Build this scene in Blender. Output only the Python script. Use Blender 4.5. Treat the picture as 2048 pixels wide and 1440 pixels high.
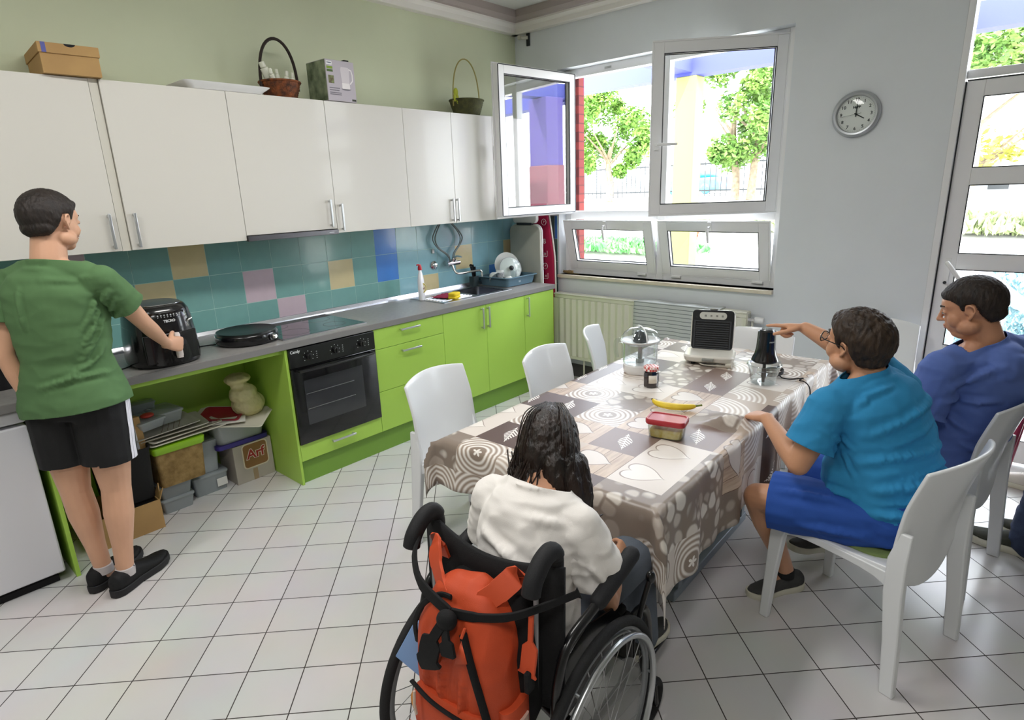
import bpy, bmesh, math, random
from mathutils import Vector, Matrix, noise, Quaternion
import numpy as np
V = Vector
PI = math.pi
random.seed(7)
sc = bpy.context.scene
for o in list(bpy.data.objects): bpy.data.objects.remove(o, do_unlink=True)
COL = sc.collection
# ---------------------------------------------------------------- camera
CX, CY, CZ = -4.4047, -3.8170, 1.6979
YAW, PITCH, ROLL, FPX = 0.7354, -0.2747, -0.0356, 1199.8
fwd = V((math.cos(YAW)*math.cos(PITCH), math.sin(YAW)*math.cos(PITCH), math.sin(PITCH)))
rt = V((math.sin(YAW), -math.cos(YAW), 0)); up = rt.cross(fwd)
R2 = math.cos(ROLL)*rt + math.sin(ROLL)*up; U2 = -math.sin(ROLL)*rt + math.cos(ROLL)*up
cam = bpy.data.cameras.new('camera'); cam.sensor_width = 36; cam.lens = 36*FPX/2048; cam.clip_start = .02; cam.clip_end = 300
co = bpy.data.objects.new('camera', cam); COL.objects.link(co); sc.camera = co
co.matrix_world = Matrix(((R2.x, U2.x, -fwd.x, CX), (R2.y, U2.y, -fwd.y, CY), (R2.z, U2.z, -fwd.z, CZ), (0, 0, 0, 1)))
# ---------------------------------------------------------------- view and world
sc.view_settings.view_transform = 'Standard'; sc.view_settings.look = 'None'
sc.view_settings.exposure = 1.2; sc.view_settings.gamma = 1; sc.view_settings.use_curve_mapping = False
sc.cycles.max_bounces = 9; sc.cycles.diffuse_bounces = 6; sc.cycles.glossy_bounces = 4; sc.cycles.transmission_bounces = 8; sc.cycles.transparent_max_bounces = 12
sc.cycles.caustics_reflective = False; sc.cycles.caustics_refractive = False
sc.cycles.sample_clamp_indirect = 6
world = bpy.data.worlds.new('World'); sc.world = world; world.use_nodes = True
bg = world.node_tree.nodes['Background']; bg.inputs[0].default_value = (.87, .94, 1, 1); bg.inputs[1].default_value = 5.4
sun = bpy.data.lights.new('sun', 'SUN'); sun.energy = 4; sun.angle = .02; sun.color = (1, .95, .86)
so = bpy.data.objects.new('sun', sun); COL.objects.link(so); so.rotation_euler = (math.radians(20), math.radians(-38), 0)
def portal(loc, rot, sx, sy):
    l = bpy.data.lights.new('window_portal', 'AREA'); l.shape = 'RECTANGLE'; l.size = sx; l.size_y = sy; l.cycles.is_portal = True
    o = bpy.data.objects.new('window_portal', l); COL.objects.link(o); o.location = loc; o.rotation_euler = rot
portal((.20, -1.41, 1.81), (0, math.radians(90), 0), 1.72, 1.9)
portal((.20, -3.8, 1.5), (0, math.radians(90), 0), 2.8, 1.0)
# added fill lights, invented to brighten the room (out of the picture)
FILL_LIGHTS = [(-2.9, -1.9, 14), (-4.9, -1.7, 12), (-4.6, -3.9, 11)]
for x, y, FILL_W in FILL_LIGHTS:
    l = bpy.data.lights.new('fill_light', 'AREA'); l.shape = 'RECTANGLE'; l.size = 1.1; l.size_y = .25; l.energy = FILL_W; l.color = (1, .985, .96)
    o = bpy.data.objects.new('fill_light', l); COL.objects.link(o); o.location = (x, y, 2.98)

# ---------------------------------------------------------------- materials
def srgb(h, a=1):
    h = h.lstrip('#'); c = [int(h[i:i+2], 16)/255 for i in (0, 2, 4)]
    return tuple([(v/12.92 if v <= .04045 else ((v+.055)/1.055)**2.4) for v in c]+[a])
MATS = {}
def mat(name, col='#888888', rough=.5, metal=0, spec=.5, coat=0, trans=0, ior=1.45, alpha=1, var=0, vscale=8, bump=0, bscale=60, sheen=0, bstretch=None, sss=0, emit=None, estr=0, col2=None):
    if name in MATS: return MATS[name]
    m = bpy.data.materials.new(name); m.use_nodes = True; nt = m.node_tree; b = nt.nodes['Principled BSDF']
    c = srgb(col) if isinstance(col, str) else col
    b.inputs['Base Color'].default_value = c; b.inputs['Roughness'].default_value = rough; b.inputs['Metallic'].default_value = metal
    b.inputs['Specular IOR Level'].default_value = spec; b.inputs['Coat Weight'].default_value = coat; b.inputs['Coat Roughness'].default_value = .05
    b.inputs['Transmission Weight'].default_value = trans; b.inputs['IOR'].default_value = ior; b.inputs['Alpha'].default_value = alpha
    b.inputs['Sheen Weight'].default_value = sheen
    if sss: b.inputs['Subsurface Weight'].default_value = sss; b.inputs['Subsurface Radius'].default_value = (.012, .004, .002); b.inputs['Subsurface Scale'].default_value = 1
    if emit: b.inputs['Emission Color'].default_value = srgb(emit); b.inputs['Emission Strength'].default_value = estr
    tc = None
    if var or bump or col2:
        tc = nt.nodes.new('ShaderNodeTexCoord'); mp = nt.nodes.new('ShaderNodeMapping'); nt.links.new(tc.outputs['Object'], mp.inputs[0])
        if bstretch: mp.inputs['Scale'].default_value = bstretch
    if var or col2:
        n = nt.nodes.new('ShaderNodeTexNoise'); n.inputs['Scale'].default_value = vscale; n.inputs['Detail'].default_value = 5; nt.links.new(mp.outputs[0], n.inputs[0])
        r = nt.nodes.new('ShaderNodeValToRGB'); r.color_ramp.elements[0].position = .32; r.color_ramp.elements[1].position = .68
        if col2: c0 = c; c1 = srgb(col2)
        else: c0 = tuple([x*(1-var) for x in c[:3]]+[1]); c1 = tuple([min(1, x*(1+var)) for x in c[:3]]+[1])
        r.color_ramp.elements[0].color = c0; r.color_ramp.elements[1].color = c1
        nt.links.new(n.outputs[0], r.inputs[0]); nt.links.new(r.outputs[0], b.inputs['Base Color'])
    if bump:
        n2 = nt.nodes.new('ShaderNodeTexNoise'); n2.inputs['Scale'].default_value = bscale; n2.inputs['Detail'].default_value = 3; nt.links.new(mp.outputs[0], n2.inputs[0])
        bp = nt.nodes.new('ShaderNodeBump'); bp.inputs['Strength'].default_value = bump; bp.inputs['Distance'].default_value = .004
        nt.links.new(n2.outputs[0], bp.inputs['Height']); nt.links.new(bp.outputs[0], b.inputs['Normal'])
    MATS[name] = m
    return m
def glass_mat(name, tint=(1, 1, 1, 1), refl=1.0, rough=0.0):
    # thin glazing: clear with a fresnel reflection
    if name in MATS: return MATS[name]
    m = bpy.data.materials.new(name); m.use_nodes = True; nt = m.node_tree; nt.nodes.clear()
    o = nt.nodes.new('ShaderNodeOutputMaterial'); t = nt.nodes.new('ShaderNodeBsdfTransparent'); g = nt.nodes.new('ShaderNodeBsdfGlossy'); mx = nt.nodes.new('ShaderNodeMixShader')
    lw = nt.nodes.new('ShaderNodeLayerWeight'); lw.inputs[0].default_value = .5
    pw = nt.nodes.new('ShaderNodeMath'); pw.operation = 'POWER'; pw.inputs[1].default_value = 4; nt.links.new(lw.outputs['Facing'], pw.inputs[0])
    mu = nt.nodes.new('ShaderNodeMath'); mu.operation = 'MULTIPLY_ADD'; mu.inputs[1].default_value = .9*min(refl, 1.1); mu.inputs[2].default_value = .045*refl; mu.use_clamp = True
    t.inputs[0].default_value = tint; g.inputs['Roughness'].default_value = rough
    nt.links.new(pw.outputs[0], mu.inputs[0]); nt.links.new(mu.outputs[0], mx.inputs[0]); nt.links.new(t.outputs[0], mx.inputs[1]); nt.links.new(g.outputs[0], mx.inputs[2]); nt.links.new(mx.outputs[0], o.inputs[0])
    MATS[name] = m; return m

# ---------------------------------------------------------------- geometry collector
def rotz(a): return Matrix.Rotation(a, 4, 'Z')
def roty(a): return Matrix.Rotation(a, 4, 'Y')
def rotx(a): return Matrix.Rotation(a, 4, 'X')
def T(x, y=None, z=None): return Matrix.Translation(V((x, y, z)) if y is not None else V(x))
def basis(o, x, y, z):
    return Matrix(((x[0], y[0], z[0], o[0]), (x[1], y[1], z[1], o[1]), (x[2], y[2], z[2], o[2]), (0, 0, 0, 1)))
def frame(d, hint=V((0, 0, 1))):
    d = V(d).normalized(); h = V(hint)
    if abs(d.dot(h)) > .98: h = V((1, 0, 0)) if abs(d.x) < .9 else V((0, 1, 0))
    x = h.cross(d).normalized(); y = d.cross(x).normalized()
    return x, y, d
class G:
    def __init__(s): s.v = []; s.f = []; s.m = []; s.uv = None
    def add(s, vs, fs, M=None, mi=0):
        b = len(s.v)
        for p in vs:
            p = V(p); s.v.append(M @ p if M is not None else p)
        for f in fs: s.f.append([b+i for i in f]); s.m.append(mi)
        return s
    def box(s, c, size, M=None, mi=0):
        x, y, z = [k/2 for k in size]; c = V(c)
        vs = [c+V((a*x, b*y, d*z)) for a in (-1, 1) for b in (-1, 1) for d in (-1, 1)]
        return s.add(vs, [(0, 1, 3, 2), (4, 6, 7, 5), (0, 4, 5, 1), (2, 3, 7, 6), (0, 2, 6, 4), (1, 5, 7, 3)], M, mi)
    def bb(s, x0, x1, y0, y1, z0, z1, M=None, mi=0):
        return s.box(((x0+x1)/2, (y0+y1)/2, (z0+z1)/2), (abs(x1-x0), abs(y1-y0), abs(z1-z0)), M, mi)
    def loft(s, rings, cap=True, closed=True, M=None, mi=0, loop=False):
        n = len(rings[0]); vs = [p for r in rings for p in r]; fs = []
        k = len(rings)
        for i in range(k if loop else k-1):
            a, b = i*n, ((i+1) % k)*n
            for j in range(n if closed else n-1):
                j2 = (j+1) % n; fs.append((a+j, a+j2, b+j2, b+j))
        if cap and not loop: fs.append(tuple(range(n-1, -1, -1))); fs.append(tuple((k-1)*n+j for j in range(n)))
        return s.add(vs, fs, M, mi)
    def cyl(s, p0, p1, r0, r1=None, n=20, M=None, mi=0, cap=True):
        r1 = r0 if r1 is None else r1; p0 = V(p0); p1 = V(p1); x, y, d = frame(p1-p0)
        rg = [[p+(x*math.cos(2*PI*j/n)+y*math.sin(2*PI*j/n))*r for j in range(n)] for p, r in ((p0, r0), (p1, r1))]
        return s.loft(rg, cap, True, M, mi)
    def tube(s, pts, r, n=10, M=None, mi=0, closed=False, flat=1, hint=V((0, 0, 1))):
        pts = [V(p) for p in pts]; k = len(pts); rg = []; px = None
        for i, p in enumerate(pts):
            if closed: d = pts[(i+1) % k]-pts[i-1]
            else: d = pts[min(i+1, k-1)]-pts[max(i-1, 0)]
            x, y, d = frame(d, hint)
            if px is not None:   # parallel transport
                x = (px - d*px.dot(d))
                x = x.normalized() if x.length > 1e-6 else frame(d, hint)[0]
                y = d.cross(x)
            px = x
            rr = r[i] if isinstance(r, (list, tuple)) else r
            rg.append([p+x*math.cos(2*PI*j/n)*rr+y*math.sin(2*PI*j/n)*rr*flat for j in range(n)])
        return s.loft(rg, True, True, M, mi, loop=closed)
    def lathe(s, prof, c=(0, 0, 0), n=32, M=None, mi=0, sx=1, sy=1, cap=False):
        c = V(c); rg = [[c+V((r*math.cos(2*PI*j/n)*sx, r*math.sin(2*PI*j/n)*sy, z)) for j in range(n)] for r, z in prof]
        return s.loft(rg, cap, True, M, mi)
    def ell(s, c, r, M=None, n=20, m=12, R=None, mi=0):
        c = V(c); r = (r, r, r) if isinstance(r, (int, float)) else r; R = R or Matrix.Identity(4)
        vs = [c+R @ V((0, 0, -r[2]))]; fs = []
        for i in range(1, m):
            t = -PI/2+PI*i/m
            for j in range(n):
                a = 2*PI*j/n; vs.append(c+R @ V((r[0]*math.cos(t)*math.cos(a), r[1]*math.cos(t)*math.sin(a), r[2]*math.sin(t))))
        vs.append(c+R @ V((0, 0, r[2]))); L = len(vs)-1
        for j in range(n):
            fs.append((0, 1+(j+1) % n, 1+j)); fs.append((L, L-n+j, L-n+(j+1) % n))
        for i in range(m-2):
            for j in range(n):
                a = 1+i*n; fs.append((a+j, a+(j+1) % n, a+n+(j+1) % n, a+n+j))
        return s.add(vs, fs, M, mi)
    def prism(s, outline, z0, z1, M=None, mi=0):
        n = len(outline)
        return s.loft([[V((x, y, z0)) for x, y in outline], [V((x, y, z1)) for x, y in outline]], True, True, M, mi)
    def limb(s, p0, p1, r0, r1, n=16, flat=1, hint=V((0, 0, 1)), mi=0):
        p0 = V(p0); p1 = V(p1); x, y, d = frame(p1-p0, hint); L = (p1-p0).length; rg = []
        for t in (-.98, -.8, -.5, 0): rg.append((p0+d*(r0*t), r0*math.sqrt(max(0, 1-t*t))))
        for t in (.25, .5, .75): rg.append((p0.lerp(p1, t), r0+(r1-r0)*t))
        for t in (0, .5, .8, .98): rg.append((p1+d*(r1*t), r1*math.sqrt(max(0, 1-t*t))))
        rings = [[c+x*math.cos(2*PI*j/n)*r+y*math.sin(2*PI*j/n)*r*flat for j in range(n)] for c, r in rg]
        return s.loft(rings, mi=mi)
    def chain(s, pts, rs, n=14, flat=1, hint=V((0, 0, 1))):
        for a, b, r, q in zip(pts[:-1], pts[1:], rs[:-1], rs[1:]): s.limb(a, b, r, q, n, flat, hint)
        return s
    def body(s, rings, n=28, e=2.3, M=None):
        # rings: (centre, half-width vector, half-depth vector)
        R = []
        for c, a, b in rings:
            c = V(c); a = V(a); b = V(b); r = []
            for j in range(n):
                t = 2*PI*j/n; ct, st = math.cos(t), math.sin(t)
                r.append(c+a*(abs(ct)**(2/e)*(1 if ct >= 0 else -1))+b*(abs(st)**(2/e)*(1 if st >= 0 else -1)))
            R.append(r)
        return s.loft(R, M=M)
def rrect(w, h, r, n=5, cx=0, cy=0):
    o = []
    for sx, sy, a0 in ((1, 1, 0), (-1, 1, 90), (-1, -1, 180), (1, -1, 270)):
        for i in range(n+1):
            a = math.radians(a0+90*i/n); o.append((cx+sx*(w/2-r)+r*math.cos(a), cy+sy*(h/2-r)+r*math.sin(a)))
    return o
def spline(pts, per=8, closed=False):
    pts = [V(p) for p in pts]; n = len(pts); out = []
    rg = range(n if closed else n-1)
    for i in rg:
        if closed: p0, p1, p2, p3 = pts[i-1], pts[i], pts[(i+1) % n], pts[(i+2) % n]
        else: p0, p1, p2, p3 = pts[max(i-1, 0)], pts[i], pts[i+1], pts[min(i+2, n-1)]
        for k in range(per):
            t = k/per; out.append(.5*((2*p1)+(p2-p0)*t+(2*p0-5*p1+4*p2-p3)*t*t+(3*p1-p0-3*p2+p3)*t**3))
    if not closed: out.append(pts[-1])
    return out
PW = {}   # object name -> world matrix of a parent (all parents are built unrotated in their own coordinates)
def mesh_from(g, name):
    me = bpy.data.meshes.new(name); me.from_pydata([tuple(p) for p in g.v], [], g.f)
    if any(g.m):
        me.polygons.foreach_set('material_index', g.m)
    bm = bmesh.new(); bm.from_mesh(me); bmesh.ops.recalc_face_normals(bm, faces=bm.faces); bm.to_mesh(me); bm.free()
    me.update(); return me
def auto_smooth(me, ang=40):
    bm = bmesh.new(); bm.from_mesh(me); a = math.radians(ang)
    for f in bm.faces: f.smooth = True
    for e in bm.edges: e.smooth = not (len(e.link_faces) == 2 and e.calc_face_angle(0) > a)
    bm.to_mesh(me); bm.free()
def part(name, g, m, parent=None, bevel=0, smooth=True, world=False, label=None, solid=0, subd=0, kind=None, segs=2, ang=40):
    me = g if isinstance(g, bpy.types.Mesh) else mesh_from(g, name)
    if world and parent is not None: me.transform(PW[parent.name].inverted())
    ms = m if isinstance(m, (list, tuple)) else [m]
    for k in ms: me.materials.append(k)
    if smooth: auto_smooth(me, ang)
    o = bpy.data.objects.new(name, me); COL.objects.link(o)
    if parent is not None: o.parent = parent; PW[o.name] = PW[parent.name].copy()
    else: PW[o.name] = Matrix.Identity(4)
    if solid: md = o.modifiers.new('s', 'SOLIDIFY'); md.thickness = abs(solid); md.offset = -1 if solid > 0 else 0
    if bevel: md = o.modifiers.new('b', 'BEVEL'); md.width = bevel; md.segments = segs; md.limit_method = 'ANGLE'; md.angle_limit = math.radians(35); md.harden_normals = False
    if subd: md = o.modifiers.new('u', 'SUBSURF'); md.levels = subd; md.render_levels = subd
    if label: o['label'] = label
    if kind: o['kind'] = kind
    return o
def thing(name, label, cat, loc=(0, 0, 0), rz=0, group=None):
    o = bpy.data.objects.new(name, None); COL.objects.link(o); o.empty_display_size = .05
    o.location = loc; o.rotation_euler = (0, 0, rz); o['label'] = label; o['category'] = cat
    if group: o['group'] = group
    PW[o.name] = T(*loc) @ rotz(rz); return o
def tag(o, label, cat, group=None, kind=None):
    o['label'] = label; o['category'] = cat
    if group: o['group'] = group
    if kind: o['kind'] = kind
    return o
def struct(name, g, m, parent=None, **k):
    o = part(name, g, m, parent, **k)
    if parent is None: o['kind'] = 'structure'
    return o
def dup(root, loc, rz, label=None, group=None):
    r = root.copy(); COL.objects.link(r); r.location = loc; r.rotation_euler = (0, 0, rz); PW[r.name] = T(*loc) @ rotz(rz)
    if label: r['label'] = label
    if group: r['group'] = group
    for ch in list(root.children):
        c = ch.copy(); COL.objects.link(c); c.parent = r
        for q in list(ch.children):
            d = q.copy(); COL.objects.link(d); d.parent = c
    return r
def text(s, size, M, m, parent, name='lettering', extrude=.0006, align='CENTER', world=True, bold=0, label=None, sx=1):
    cu = bpy.data.curves.new('t', 'FONT'); cu.body = s; cu.size = size; cu.extrude = extrude; cu.align_x = align; cu.align_y = 'CENTER'; cu.offset = bold; cu.resolution_u = 3
    o = bpy.data.objects.new('t', cu); COL.objects.link(o); dg = bpy.context.evaluated_depsgraph_get()
    me = bpy.data.meshes.new_from_object(o.evaluated_get(dg)); bpy.data.objects.remove(o)
    me.materials.clear(); me.transform(M @ Matrix.Diagonal((sx, 1, 1, 1)))
    return part(name, me, m, parent, smooth=False, world=world, label=label)
# ---------------------------------------------------------------- soft bodies: union of overlapping solids, remeshed and smoothed
def blob(name, g, m, parent=None, vox=.006, smooth=4, trims=(), folds=(), wr=0, wfreq=(14, 14, 14), solid=0, keep=None, label=None, post=None, world=True):
    me = mesh_from(g, name); o = bpy.data.objects.new('tmp', me); COL.objects.link(o)
    r = o.modifiers.new('r', 'REMESH'); r.mode = 'VOXEL'; r.voxel_size = vox; r.adaptivity = 0
    if smooth: s = o.modifiers.new('s', 'SMOOTH'); s.factor = .5; s.iterations = smooth
    dg = bpy.context.evaluated_depsgraph_get(); me2 = bpy.data.meshes.new_from_object(o.evaluated_get(dg)); bpy.data.objects.remove(o)
    n = len(me2.vertices); co = np.empty(n*3); me2.vertices.foreach_get('co', co); co = co.reshape(-1, 3)
    if wr or folds:
        no = np.empty(n*3); me2.vertices.foreach_get('normal', no); no = no.reshape(-1, 3); d = np.zeros(n)
        if wr:
            for i in range(n):
                p = co[i]; q = V((p[0]*wfreq[0], p[1]*wfreq[1], p[2]*wfreq[2]))
                a = noise.noise(q); b_ = noise.noise(q*2.1+V((5, 3, 1)))
                d[i] = wr*((1-2*abs(a))*.8+.35*b_)
        for a, b, w, h in folds:      # a fold follows the cloth between two points
            w = w*.8; h = h*1.9; a = np.array(a, float); b = np.array(b, float); K = 26; best = np.full(n, 9.); tt = np.zeros(n)
            mid = (a+b)/2; L = np.linalg.norm(b-a)
            if np.linalg.norm(co-mid, axis=1).min() > .25: continue
            for k in range(K+1):
                q = a+(b-a)*k/K; dq = np.linalg.norm(co-q, axis=1); j = int(dq.argmin())
                if dq[j] > .10: continue
                dk = np.linalg.norm(co-co[j], axis=1); m_ = dk < best; best[m_] = dk[m_]; tt[m_] = k/K
            env = np.sin(np.pi*np.clip(tt, .03, .97))**.6
            d += h*env*(np.exp(-(best/w)**2)-.5*np.exp(-((best-1.8*w)/w)**2))
        co = co+no*d[:, None]; me2.vertices.foreach_set('co', co.ravel())
    bm = bmesh.new(); bm.from_mesh(me2)
    for pc, pn, rad in trims:      # cut away what lies beyond the plane, within a radius
        pc = V(pc); pn = V(pn).normalized()
        fs = [f for f in bm.faces if (f.calc_center_median()-pc).length < rad]
        geom = list({e for f in fs for e in f.verts})+list({e for f in fs for e in f.edges})+fs
        bmesh.ops.bisect_plane(bm, geom=geom, plane_co=pc, plane_no=pn)
        dl = [f for f in bm.faces if (f.calc_center_median()-pc).dot(pn) > 1e-5 and (f.calc_center_median()-pc).length < rad*1.02]
        bmesh.ops.delete(bm, geom=dl, context='FACES')
    if keep:
        dl = [f for f in bm.faces if not keep(f.calc_center_median())]; bmesh.ops.delete(bm, geom=dl, context='FACES')
    for f in bm.faces: f.smooth = True
    bm.to_mesh(me2); bm.free(); me2.materials.clear()
    o = part(name, me2, m, parent, smooth=False, world=world, label=label)
    if solid: md = o.modifiers.new('s', 'SOLIDIFY'); md.thickness = solid; md.offset = -1
    return o
# ================================================================ ROOM
def floor_mat():
    m = bpy.data.materials.new('floor_tiles'); m.use_nodes = True; nt = m.node_tree; b = nt.nodes['Principled BSDF']; L = nt.links.new
    tc = nt.nodes.new('ShaderNodeTexCoord'); mp = nt.nodes.new('ShaderNodeMapping'); mp.vector_type = 'TEXTURE'
    mp.inputs['Location'].default_value = (-4.1731, -.7796, 0); mp.inputs['Rotation'].default_value = (0, 0, .7945-PI/2)
    L(tc.outputs['Object'], mp.inputs[0])
    br = nt.nodes.new('ShaderNodeTexBrick'); br.offset = 0; br.squash = 1
    br.inputs['Scale'].default_value = 1; br.inputs['Brick Width'].default_value = .209; br.inputs['Row Height'].default_value = .209
    br.inputs['Mortar Size'].default_value = .0022; br.inputs['Mortar Smooth'].default_value = .15; br.inputs['Bias'].default_value = 0
    br.inputs['Color1'].default_value = srgb('#d3d0cf'); br.inputs['Color2'].default_value = srgb('#dad8d7'); br.inputs['Mortar'].default_value = srgb('#3a3330')
    L(mp.outputs[0], br.inputs[0])
    n = nt.nodes.new('ShaderNodeTexNoise'); n.inputs['Scale'].default_value = 3; n.inputs['Detail'].default_value = 6; L(tc.outputs['Object'], n.inputs[0])
    mx = nt.nodes.new('ShaderNodeMix'); mx.data_type = 'RGBA'; mx.blend_type = 'MULTIPLY'; mx.inputs[0].default_value = .18; L(br.outputs[0], mx.inputs[6]); L(n.outputs[1], mx.inputs[7])
    L(br.outputs[0], mx.inputs[6]); L(mx.outputs[2], b.inputs['Base Color'])
    rr = nt.nodes.new('ShaderNodeMapRange'); rr.inputs[3].default_value = .22; rr.inputs[4].default_value = .8; L(br.outputs[1], rr.inputs[0]); L(rr.outputs[0], b.inputs['Roughness'])
    bp = nt.nodes.new('ShaderNodeBump'); bp.inputs['Strength'].default_value = .5; bp.inputs['Distance'].default_value = .002; bp.invert = True; L(br.outputs[1], bp.inputs['Height']); L(bp.outputs[0], b.inputs['Normal'])
    return m
M_floor = floor_mat()
M_wg = mat('wall_green_paint', '#ccd2b6', .85, var=.02, vscale=3, bump=.05, bscale=200)
M_ww = mat('wall_white_paint', '#dee2e6', .85, var=.015, vscale=3, bump=.05, bscale=200)
M_wr = mat('wall_back_paint', '#a3a29a', .85)
M_ceil = mat('ceiling_paint', '#cfcfca', .9)
M_corn = mat('cornice_white', '#e6e2dc', .6)
M_cgr = mat('cornice_grey', '#a89d98', .6)
M_pvc = mat('white_pvc', '#e9e9ea', .35, coat=.2)
M_pvcd = mat('gasket_dark', '#24272a', .5)
M_chrome = mat('chrome', '#d8d8d8', .12, metal=1)
M_steel = mat('brushed_steel', '#b9b9bb', .3, metal=1, bump=.05, bscale=300)
M_glass = glass_mat('window_glass', refl=1.0)
M_glassr = glass_mat('boosted_reflection_glass', refl=4.0)  # reflection strengthened so the left sash pane reads bright white
M_stone = mat('sill_stone', '#cfc4ae', .35, col2='#ddd4c2', vscale=9)
M_black = mat('black_plastic', '#0c0c0e', .3, coat=.4)
M_blackm = mat('black_matte', '#101012', .75)
M_white = mat('white_plastic', '#e8e8e8', .3, coat=.3)
M_grey = mat('grey_plastic', '#8d9092', .4)
XR, YR, H = -6.2, -6.1, 3.06
struct('floor', G().bb(XR-.2, .35, YR-.2, .2, -.1, 0), M_floor, smooth=False)
struct('wall_kitchen', G().bb(XR-.2, .35, 0, .2, 0, H+.1), M_wg, smooth=False)
WY0, WY1, WZ0, WZ1 = -.46, -2.37, .95, 2.665     # window opening
DY0, DY1, DZ1 = -3.27, -4.33, 2.95               # door opening
g = G(); g.bb(0, .22, WY0, 0, 0, H+.1); g.bb(0, .22, WY1, WY0, 0, WZ0); g.bb(0, .22, WY1, WY0, WZ1, H+.1); g.bb(0, .22, DY0, WY1, 0, H+.1); g.bb(0, .22, DY1, DY0, DZ1, H+.1); g.bb(0, .22, YR-.2, DY1, 0, H+.1)
struct('wall_window', g, M_ww, smooth=False)
g = G(); g.bb(XR-.2, XR, YR-.2, 0, 0, H+.1); struct('wall_left', g, M_wr, smooth=False)
struct('wall_rear', G().bb(XR, 0, YR-.2, YR, 0, H+.1), M_wr, smooth=False)
struct('ceiling', G().bb(XR-.2, .35, YR-.2, .2, H+.1, H+.2), M_ceil, smooth=False)
# cornice with a grey cove line
def cornice(name, p0, p1, nrm):
    prof = [(0, 2.995), (.055, 2.995), (.06, 3.0), (.06, 3.035), (.08, 3.06), (.08, 3.16), (0, 3.16)]
    rg = [[V((p[0]+nrm[0]*a, p[1]+nrm[1]*a, z)) for a, z in prof] for p in (p0, p1)]
    o = struct(name, G().loft(rg, True, True), M_corn, smooth=False)
    prof = [(.08, 3.075), (.105, 3.08), (.125, 3.105), (.125, 3.16), (.08, 3.16)]
    rg = [[V((p[0]+nrm[0]*a, p[1]+nrm[1]*a, z)) for a, z in prof] for p in (p0, p1)]
    part('cove_line', G().loft(rg, True, True), M_cgr, o, smooth=False, label='grey cove line')
cornice('trim_1', (XR, 0), (0, 0), (0, -1)); cornice('trim_2', (0, 0), (0, YR), (-1, 0))
struct('baseboard_window', G().bb(-.012, 0, DY0+.02, 0, 0, .12), mat('baseboard_dark', '#4c4a4a', .35), smooth=False)

# wall tiles behind the worktop: one sheet, a colour per tile
TS, TX, TZ = .204, -2.909, 1.2646
TC = {'teal': '#76a6a0', 'yellow': '#cfc195', 'pink': '#c6b4bd', 'blue': '#4c84cf', 'aqua': '#8bb8c2', 'green': '#567c72'}
tkeys = list(TC)
TM = [mat('tile_'+k, v, .18, coat=.25, var=.03, vscale=14) for k, v in TC.items()]+[mat('tile_grout', '#a9cfc6', .7)]
special = {(-1, 0): 'yellow', (-4, 0): 'pink', (6, 0): 'blue', (-2, 1): 'yellow', (1, 1): 'pink', (4, 1): 'yellow', (6, 1): 'blue', (10, 1): 'yellow', (13, 1): 'yellow', (2, 2): 'pink', (8, 2): 'yellow', (12, 2): 'blue'}
g = G(); g.bb(-5.4, 0, -.0066, 0, .86, 1.47, mi=6)
for c in range(-12, 15):
    for r in range(3):
        x0 = TX+c*TS; x1 = min(x0+TS, 0); z1 = TZ+TS-r*TS; z0 = max(z1-TS, .88); z1 = min(z1, 1.47)
        k = special.get((c, r), 'aqua' if c >= 7 else 'teal')
        if x1 > x0: g.bb(x0+.0015, x1-.0015, -.0075, -.001, z0+.0015, z1-.0015, mi=tkeys.index(k))
struct('trim_3', g, TM, smooth=False)
g = G(); g.bb(-.0066, 0, -.445, -.0075, .2, 1.47, mi=6)
for c in range(3):
    for r in range(6):
        y1 = -.0075-c*TS; y0 = max(y1-TS, -.445); z1 = TZ+TS-r*TS
        g.bb(-.0075, -.001, y0+.0015, y1-.0015, z1-TS+.0015, min(z1, 1.47)-.0015, mi=tkeys.index('blue' if (c, r) == (2, 0) or (c, r) == (0, 3) else 'green'))
struct('trim_4', g, TM, smooth=False)

# ---------------------------------------------------------------- window_1
FX = .10   # room face of the frame
g = G()
g.bb(FX, FX+.07, WY0-.065, WY0, WZ0, WZ1); g.bb(FX, FX+.07, WY1, WY1+.065, WZ0, WZ1)
for ya, yb in ((WY1+.065, -1.45), (-1.38, WY0-.065)):
    g.bb(FX, FX+.07, ya, yb, WZ1-.065, WZ1); g.bb(FX, FX+.07, ya, yb, WZ0, WZ0+.05); g.bb(FX, FX+.07, ya, yb, 1.435, 1.505)
g.bb(FX, FX+.07, -1.45, -1.38, WZ0, WZ1)
win = struct('window_1', g, M_pvc, bevel=.003, smooth=False)
struct('trim_5', G().bb(-.035, FX, WY1-.0, WY0+.0, WZ0-.028, WZ0), M_stone, bevel=.004, smooth=False)
part('closing_plate', G().bb(FX-.004, FX, -.93, -.87, 2.625, 2.64), M_steel, win, smooth=False)
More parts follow.
